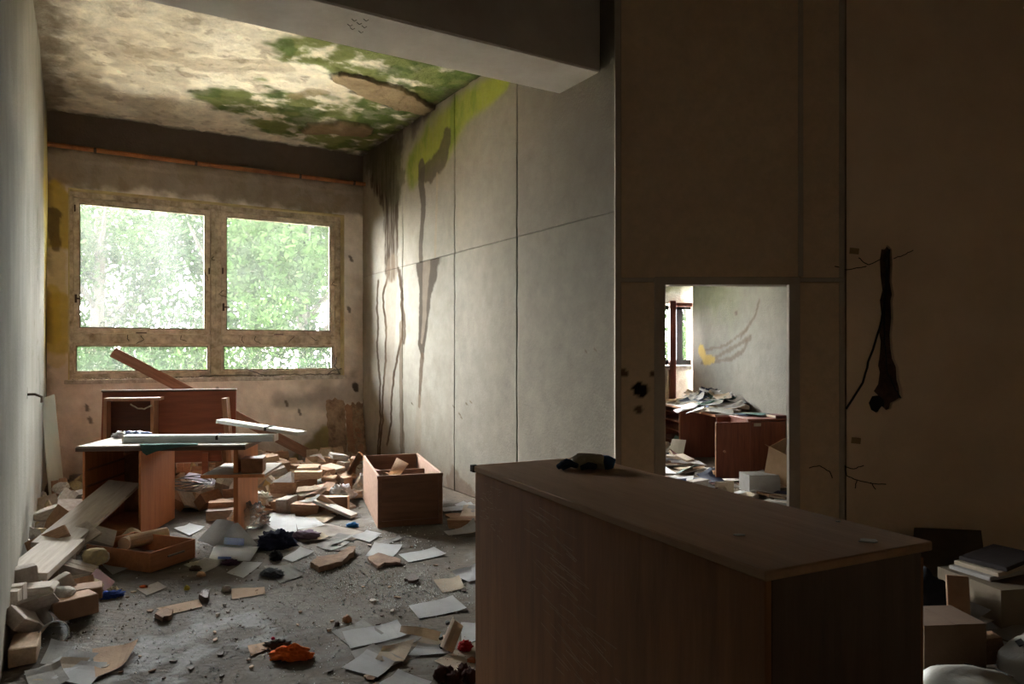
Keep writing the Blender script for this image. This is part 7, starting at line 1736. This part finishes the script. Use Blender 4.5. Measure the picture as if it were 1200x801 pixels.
crumple('plastic_film', 291, 618, (0.30, 0.2, 0.2), film_mat('dusty_film', (0.5, 0.46, 0.4), 0.5, 0.15, rough=0.2, scale=10), 'dusty clear plastic film heaped round the right foot of the standing desk', 'film', 53, z=0.0, amp=0.45)
crumple('plastic_bag', 308, 598, (0.16, 0.12, 0.11), M_white, 'white crumpled plastic bag right of the desk foot', 'bag', 54, z=0.06, amp=0.35)
crumple('crumpled_paper', 402, 589, (0.22, 0.14, 0.13), M_pap, 'crumpled white paper with red print, left of the open crate', 'paper', 55, z=0.05, amp=0.4)
plank(Z(371, 586, .13), Z(415, 604, .02), 0.11, 0.03, M_white, 'white metal rail sloping down to the floor left of the open crate', name='metal_rail', cat='rail')
quad3('card_sheet', [Z(356, 606, .01), Z(380, 612, .01), Z(394, 604, .02), Z(378, 597, .03)], M_papc, 'beige card sheet below the box heap, left of the white rail', 'card', th=0.01)
quad3('yellow_envelope', [Z(301, 584, .02), Z(312, 592, .02), Z(330, 573, .12), Z(311, 562, .20)], mat('yellow_kraft', (0.66, 0.47, 0.20), (0.5, 0.35, 0.16), scale=5), 'yellow-tan envelope standing in the heap right of the desk foot', 'envelope', th=0.02, bend=0.02)
quad3('notebook', [Z(213, 560, .14), Z(245, 571, .12), Z(257, 564, .13), Z(222, 553, .18)], mat('lavender_paper', (0.62, 0.60, 0.70), (0.5, 0.48, 0.58), scale=4), 'open pale lavender notebook above the wire coil', 'notebook', th=0.012, bend=0.02)
# ------------------------------------------------------------------ sill litter, creeper, hooks
mb = MB()
def sl_(t, o, z): p = B+DB*t+NB*o; p.z = z; return p
for pts in ([(0.32, .02, 1.19), (0.4, .03, 1.30), (0.36, .06, 1.42)], [(0.32, .02, 1.19), (0.8, .04, 1.185), (1.4, .03, 1.20), (1.62, .05, 1.30)], [(1.2, .05, 1.18), (1.9, .04, 1.19), (2.5, .06, 1.175)], [(0.5, .05, 1.18), (0.42, .04, 1.24), (0.3, .03, 1.26)]):
    mb.tube(wiggle([sl_(*p) for p in pts], 8, 0.012, len(pts)), 0.008, 5)
tag(mb.build('dead_creeper', mat('grey_creeper', (0.20, 0.17, 0.14), rough=0.9)), 'dead grey creeper stems lying along the window sill', 'creeper')
mb = MB(); rr = random.Random(9)
for k in range(260):
    p = sl_(rr.uniform(w_t0+0.05, w_t1-0.05), rr.uniform(0.0, 0.09), w_z0+0.006); s = rr.uniform(0.008, 0.03); mb.box(p, (s, s*rr.uniform(0.5, 1), s*0.5), (rr.uniform(0, 1), rr.uniform(0, 1), rr.uniform(0, 3)))
tag(mb.build('sill_crumbs', M_plas), 'scatter of plaster crumbs along the window sill', 'crumbs', kind='stuff')
rr = random.Random(10)
for i, (px, py) in enumerate(((150, 392), (165, 393), (213, 393), (240, 318), (262, 340), (250, 300), (285, 394), (300, 394), (345, 394), (365, 395), (392, 330))):
    t, z = BW(px, py, 0.05); m_ = MB(); m_.tube(wiggle([sl_(t, .06, z), sl_(t+rr.uniform(-.06, .06), .04, z-0.05), sl_(t+rr.uniform(-.08, .08), .05, z-rr.uniform(0.02, 0.12))], 3, 0.008, i), 0.004, 5)
    m_.build('creeper_shoot', M_dark, window)
def LW(px, py):
    r = (px-600)/F_PX; s = (C.x-C.y*r)/(r*DL.y-DL.x); Y = C.y+s*DL.y; return C+DL*s+Vector((0, 0, EYE+(HOR-py)/F_PX*Y))
for (px, py, lb) in ((31, 462, 'rusty iron hook on the left wall at desk height'),):
    p = LW(px, py)-DB*0.0; h = thing('wall_hook', lb, 'hook', p)
    MB().beam(Vector((0, 0, 0.05)), Vector((0, 0, -0.03)), 0.03, 0.012, up=DB).build('plate', M_iron, h); MB().tube([Vector((0, 0, 0)), -DB*0.05+Vector((0, 0, 0)), -DB*0.09+Vector((0, 0, -0.02)), -DB*0.09+Vector((0, 0, -0.06))], 0.009, 6).build('hook_arm', M_iron, h)
# ------------------------------------------------------------------ dark heap beyond the foreground cabinet
M_cream = mat('cream_box', (0.24, 0.19, 0.135), (0.17, 0.13, 0.09), scale=3)
quad3('leaning_board', [Vector((2.62, 4.75, 0.02)), Vector((3.15, 4.78, 0.02)), Vector((3.50, 5.38, 0.17)), Vector((3.00, 5.38, 0.19))], M_cream, 'pale board lying against the brown wall right of the cabinet', 'board', th=0.012)
carton('cardboard_box', 'large cream cardboard box at the right edge, in the dark heap', 'box', (2.78, 3.98, 0.0), (0, 0, 0.2), (0.62, 0.42, 0.27), M_cream, False)
for i, (dz_, m, lb) in enumerate(((0.0, M_papg, 'lowest grey magazine'), (0.03, M_papc, 'middle beige magazine'), (0.06, M_drk, 'topmost dark magazine'))):
    o = MB().box((0, 0, 0.013), (0.34, 0.25, 0.024), bev=0.004).rough(0.004, 9, i).build('magazine', m, None, (2.68+0.02*i, 4.02, 0.282+dz_), (0.0, -0.08, 0.3+0.1*i)); tag(o, lb+' on the large cream cardboard box at right', 'magazine')
crumple('cloth', 0, 0, (0.36, 0.32, 0.30), cloth('black_blue_cloth', (0.02, 0.022, 0.03)), 'dark blue-black cloth heaped right behind the foreground cabinet', 'cloth', 60, at=Vector((2.22, 3.92, 0)), z=0.0, amp=0.3)
plank((2.25, 3.62, 0.0), (2.27, 3.68, 0.36), 0.10, 0.03, M_brn, 'short upright tan board in the dark heap at right', name='board_piece', cat='board')
carton('cardboard_box', 'brown cardboard box below the dark cloth, right of the foreground cabinet', 'box', (2.02, 3.42, 0.0), (0, 0, 0.08), (0.30, 0.24, 0.25), mat('dark_carton', (0.17, 0.105, 0.065), (0.12, 0.07, 0.045), scale=4), False)
def marked_bag(label, c_, s, rz, marks, seed):
    t = thing('plastic_sack', label, 'bag', c_, (0, 0, rz)); b_ = crumple('sack', 0, 0, s, mat('white_sack', (0.42, 0.40, 0.36), (0.33, 0.31, 0.27), rough=0.5, scale=3), None, None, seed, 0, 0, 0.10, 4, t, Vector((0, 0, 0)), 1.6)
    bpy.context.view_layer.update(); me = b_.data; bt = BVHTree.FromPolygons([v.co+b_.location for v in me.vertices], [list(p.vertices) for p in me.polygons])
    for (x, y, w, l) in marks:
        h = bt.ray_cast(Vector((x, y, 1)), Vector((0, 0, -1)))
        if h[0] is None: continue
        q = h[1].to_track_quat('Z', 'Y'); o = MB().box((0, 0, 0), (w, l, 0.004), bev=0.001).build('printed_bar', M_blk, t, h[0]+h[1]*0.001); o.rotation_euler = q.to_euler()
    return t
marked_bag('white plastic sack with a row of black printed bars, bottom edge at right', (1.86, 2.92, 0.0), (0.50, 0.36, 0.22), -0.35, [(-0.17, 0.06, 0.05, 0.03), (-0.13, 0.11, 0.035, 0.02), (-0.08, 0.045, 0.075, 0.03), (0.02, 0.03, 0.075, 0.03), (0.12, 0.02, 0.06, 0.03)], 71)
marked_bag('second white plastic sack with black bars, at the right edge of the picture', (2.42, 3.25, 0.0), (0.42, 0.36, 0.23), 0.3, [(-0.12, 0.04, 0.06, 0.03), (-0.03, 0.0, 0.06, 0.03), (0.06, -0.03, 0.05, 0.03), (-0.15, -0.02, 0.03, 0.03)], 72)
floor_sheet([(1112, 728), (1160, 722), (1176, 738), (1140, 764)], M_papg, 'grey sheet between the boxes and the white sacks', 60, curl=0.03)
# ------------------------------------------------------------------ crumbs over the floor
def crumbs(name, n, gen, smin, smax, m, label, seed):
    rs = np.random.RandomState(seed); P_ = gen(rs, n); s = smin+(smax-smin)*rs.rand(n, 1)**2.5; base = np.array([[1, 0, -.4], [-.5, .9, -.4], [-.5, -.9, -.4], [0, 0, .8]]); V_ = []
    a = rs.rand(n)*6.28; R_ = np.stack([np.stack([np.cos(a), -np.sin(a), 0*a], 1), np.stack([np.sin(a), np.cos(a), 0*a], 1), np.stack([0*a, 0*a, 1+0*a], 1)], 1)
    V_ = (np.einsum('nij,kj->nki', R_, base)*s[:, :, None]*(0.7+0.6*rs.rand(n, 4, 1))+P_[:, None, :]).reshape(-1, 3)
    T = np.array([[0, 2, 1], [0, 1, 3], [1, 2, 3], [2, 0, 3]]); F_ = (np.arange(n)[:, None, None]*4+T[None]).reshape(-1, 3)
    me = bpy.data.meshes.new(name); me.vertices.add(len(V_)); me.vertices.foreach_set('co', V_.ravel().astype('f')); me.loops.add(F_.size); me.loops.foreach_set('vertex_index', F_.ravel().astype('i')); me.polygons.add(len(F_)); me.polygons.foreach_set('loop_start', np.arange(0, F_.size, 3, dtype='i')); me.update(calc_edges=True)
    return tag(link_mesh(name, me, m), label, 'crumbs', kind='stuff')
def gen_mix(spots):
    def g(rs, n):
        out = []
        w = np.array([s[4] for s in spots], float); w /= w.sum()
        for k in rs.choice(len(spots), n, p=w):
            cx, cy, sx, sy, _ = spots[k]; px = cx+rs.randn()*sx; py = min(max(cy+rs.randn()*sy, 600), 860); v = floor_at(px, py); out.append((v.x, v.y, 0.003))
        return np.array(out)
    return g
crumbs('plaster_crumbs', 3800, gen_mix([(450, 690, 50, 14, 5), (400, 670, 40, 15, 3), (500, 690, 30, 12, 3), (370, 740, 60, 30, 2), (250, 740, 80, 35, 2), (130, 740, 60, 30, 1.5), (470, 630, 40, 10, 1)]), 0.002, 0.008, mat('white_grit', (0.75, 0.73, 0.7), rough=0.9), 'scatter of tiny white plaster crumbs over the open floor', 5)
crumbs('dirt_crumbs', 800, gen_mix([(450, 670, 60, 20, 3), (300, 700, 80, 30, 3), (100, 720, 60, 30, 3), (540, 780, 25, 15, 2), (250, 650, 60, 15, 3)]), 0.002, 0.009, mat('brown_grit', (0.12, 0.08, 0.055), rough=0.95), 'scatter of small brown dirt crumbs over the open floor', 6)
# small litter one can count: bits of bark, card and plaster on the open floor
rr = random.Random(77)
for k in range(64):
    px = rr.uniform(60, 556); py = rr.uniform(636, 795)
    if px < 130 and py < 700: continue
    kind = rr.choice(('bark', 'card', 'plaster', 'leaf')); m = {'bark': M_iron, 'card': M_tan, 'plaster': M_plas, 'leaf': M_brk2}[kind]
    p = floor_at(px, py); s = rr.uniform(0.018, 0.055); wd = {'bark': 'small dark bark chip', 'card': 'small tan card scrap', 'plaster': 'small pale plaster chip', 'leaf': 'small dry brown leaf'}[kind]
    zone = 'left part' if px < 230 else ('middle' if px < 400 else 'right part')
    o = chip({'bark': 'bark_chip', 'card': 'card_scrap', 'plaster': 'plaster_chip', 'leaf': 'dry_leaf'}[kind], p, (s, s*rr.uniform(0.4, 0.9)), wd+' on the '+zone+' of the floor', k, m, 'litter', 0.012 if kind == 'plaster' else 0.006, rr.uniform(0, 3)); o['group'] = wd+'s on the '+zone+' of the floor'

# ------------------------------------------------------------------ say which one: things of one group told apart by where they lie in it
def tell_apart():
    bpy.context.view_layer.update()
    vs = []; fs = []; own = []; skip = ('tree', 'bush', 'shed', 'ground')
    for o in scn.objects:
        if o.type != 'MESH' or o.get('kind') == 'stuff': continue
        r = o
        while r.parent: r = r.parent
        if r.name.split('.')[0] in skip: continue
        if r.name.split('.')[0] == 'window_1' and o.name.startswith('pane'): continue
        if len(o.data.vertices) > 30000: continue
        b = len(vs); mw = o.matrix_world; vs += [mw @ v.co for v in o.data.vertices]; ps = [[b+i for i in p.vertices] for p in o.data.polygons]; fs += ps; own += [r.name]*len(ps)
    T = BVHTree.FromPolygons(vs, fs); eye = Vector((0, 0, EYE)); groups = {}
    for o in scn.objects:
        if o.parent is None and o.get('group') and o.get('kind') is None: groups.setdefault(o['label'], []).append(o)
    ordn = ['leftmost', 'second from left', 'third from left', 'fourth from left', 'fifth from left', 'sixth from left', 'seventh from left', 'eighth from left', 'ninth from left', 'tenth from left', 'eleventh from left', 'twelfth from left']
    for lab, os_ in groups.items():
        if len(os_) < 2: continue
        vis = []
        for o in os_:
            ms = [c for c in [o]+list(o.children) if c.type == 'MESH']; n = 0; cx = []; 
            for m_ in ms:
                V_ = m_.data.vertices; st = max(1, len(V_)//14)
                for k in range(0, len(V_), st):
                    w = m_.matrix_world @ V_[k].co; d = w-eye; px = 600+w.x/max(w.y, .1)*F_PX; py = HOR-(w.z-EYE)/max(w.y, .1)*F_PX
                    if not (0 < px < 1200 and 0 < py < 801): continue
                    h = T.ray_cast(eye, d.normalized(), d.length+0.05)
                    if h[0] is not None and (own[h[2]] == o.name or (h[0]-w).length < 0.01): n += 1; cx.append((px, py))
            if n >= 1: vis.append((sum(c[0] for c in cx)/len(cx), sum(c[1] for c in cx)/len(cx), o))
        if len(vis) < 2: continue
        vis.sort(key=lambda q: q[1]); parts = [vis] if len(vis) <= 6 else ([vis[:len(vis)//2], vis[len(vis)//2:]] if len(vis) <= 14 else [vis[:len(vis)//3], vis[len(vis)//3:2*len(vis)//3], vis[2*len(vis)//3:]])
        rows = {1: [''], 2: ['further back, ', 'nearer, '], 3: ['rear, ', 'midway, ', 'front, ']}[len(parts)]
        for r_, part in zip(rows, parts):
            part.sort(key=lambda q: q[0]); n = len(part)
            for i, (_, _, o) in enumerate(part):
                w = 'rightmost' if i == n-1 and n > 1 else (ordn[i] if i < len(ordn) else None)
                if n == 1: w = ''
                if w is not None: o['label'] = (lab+', '+r_+w).rstrip(', ')
tell_apart()
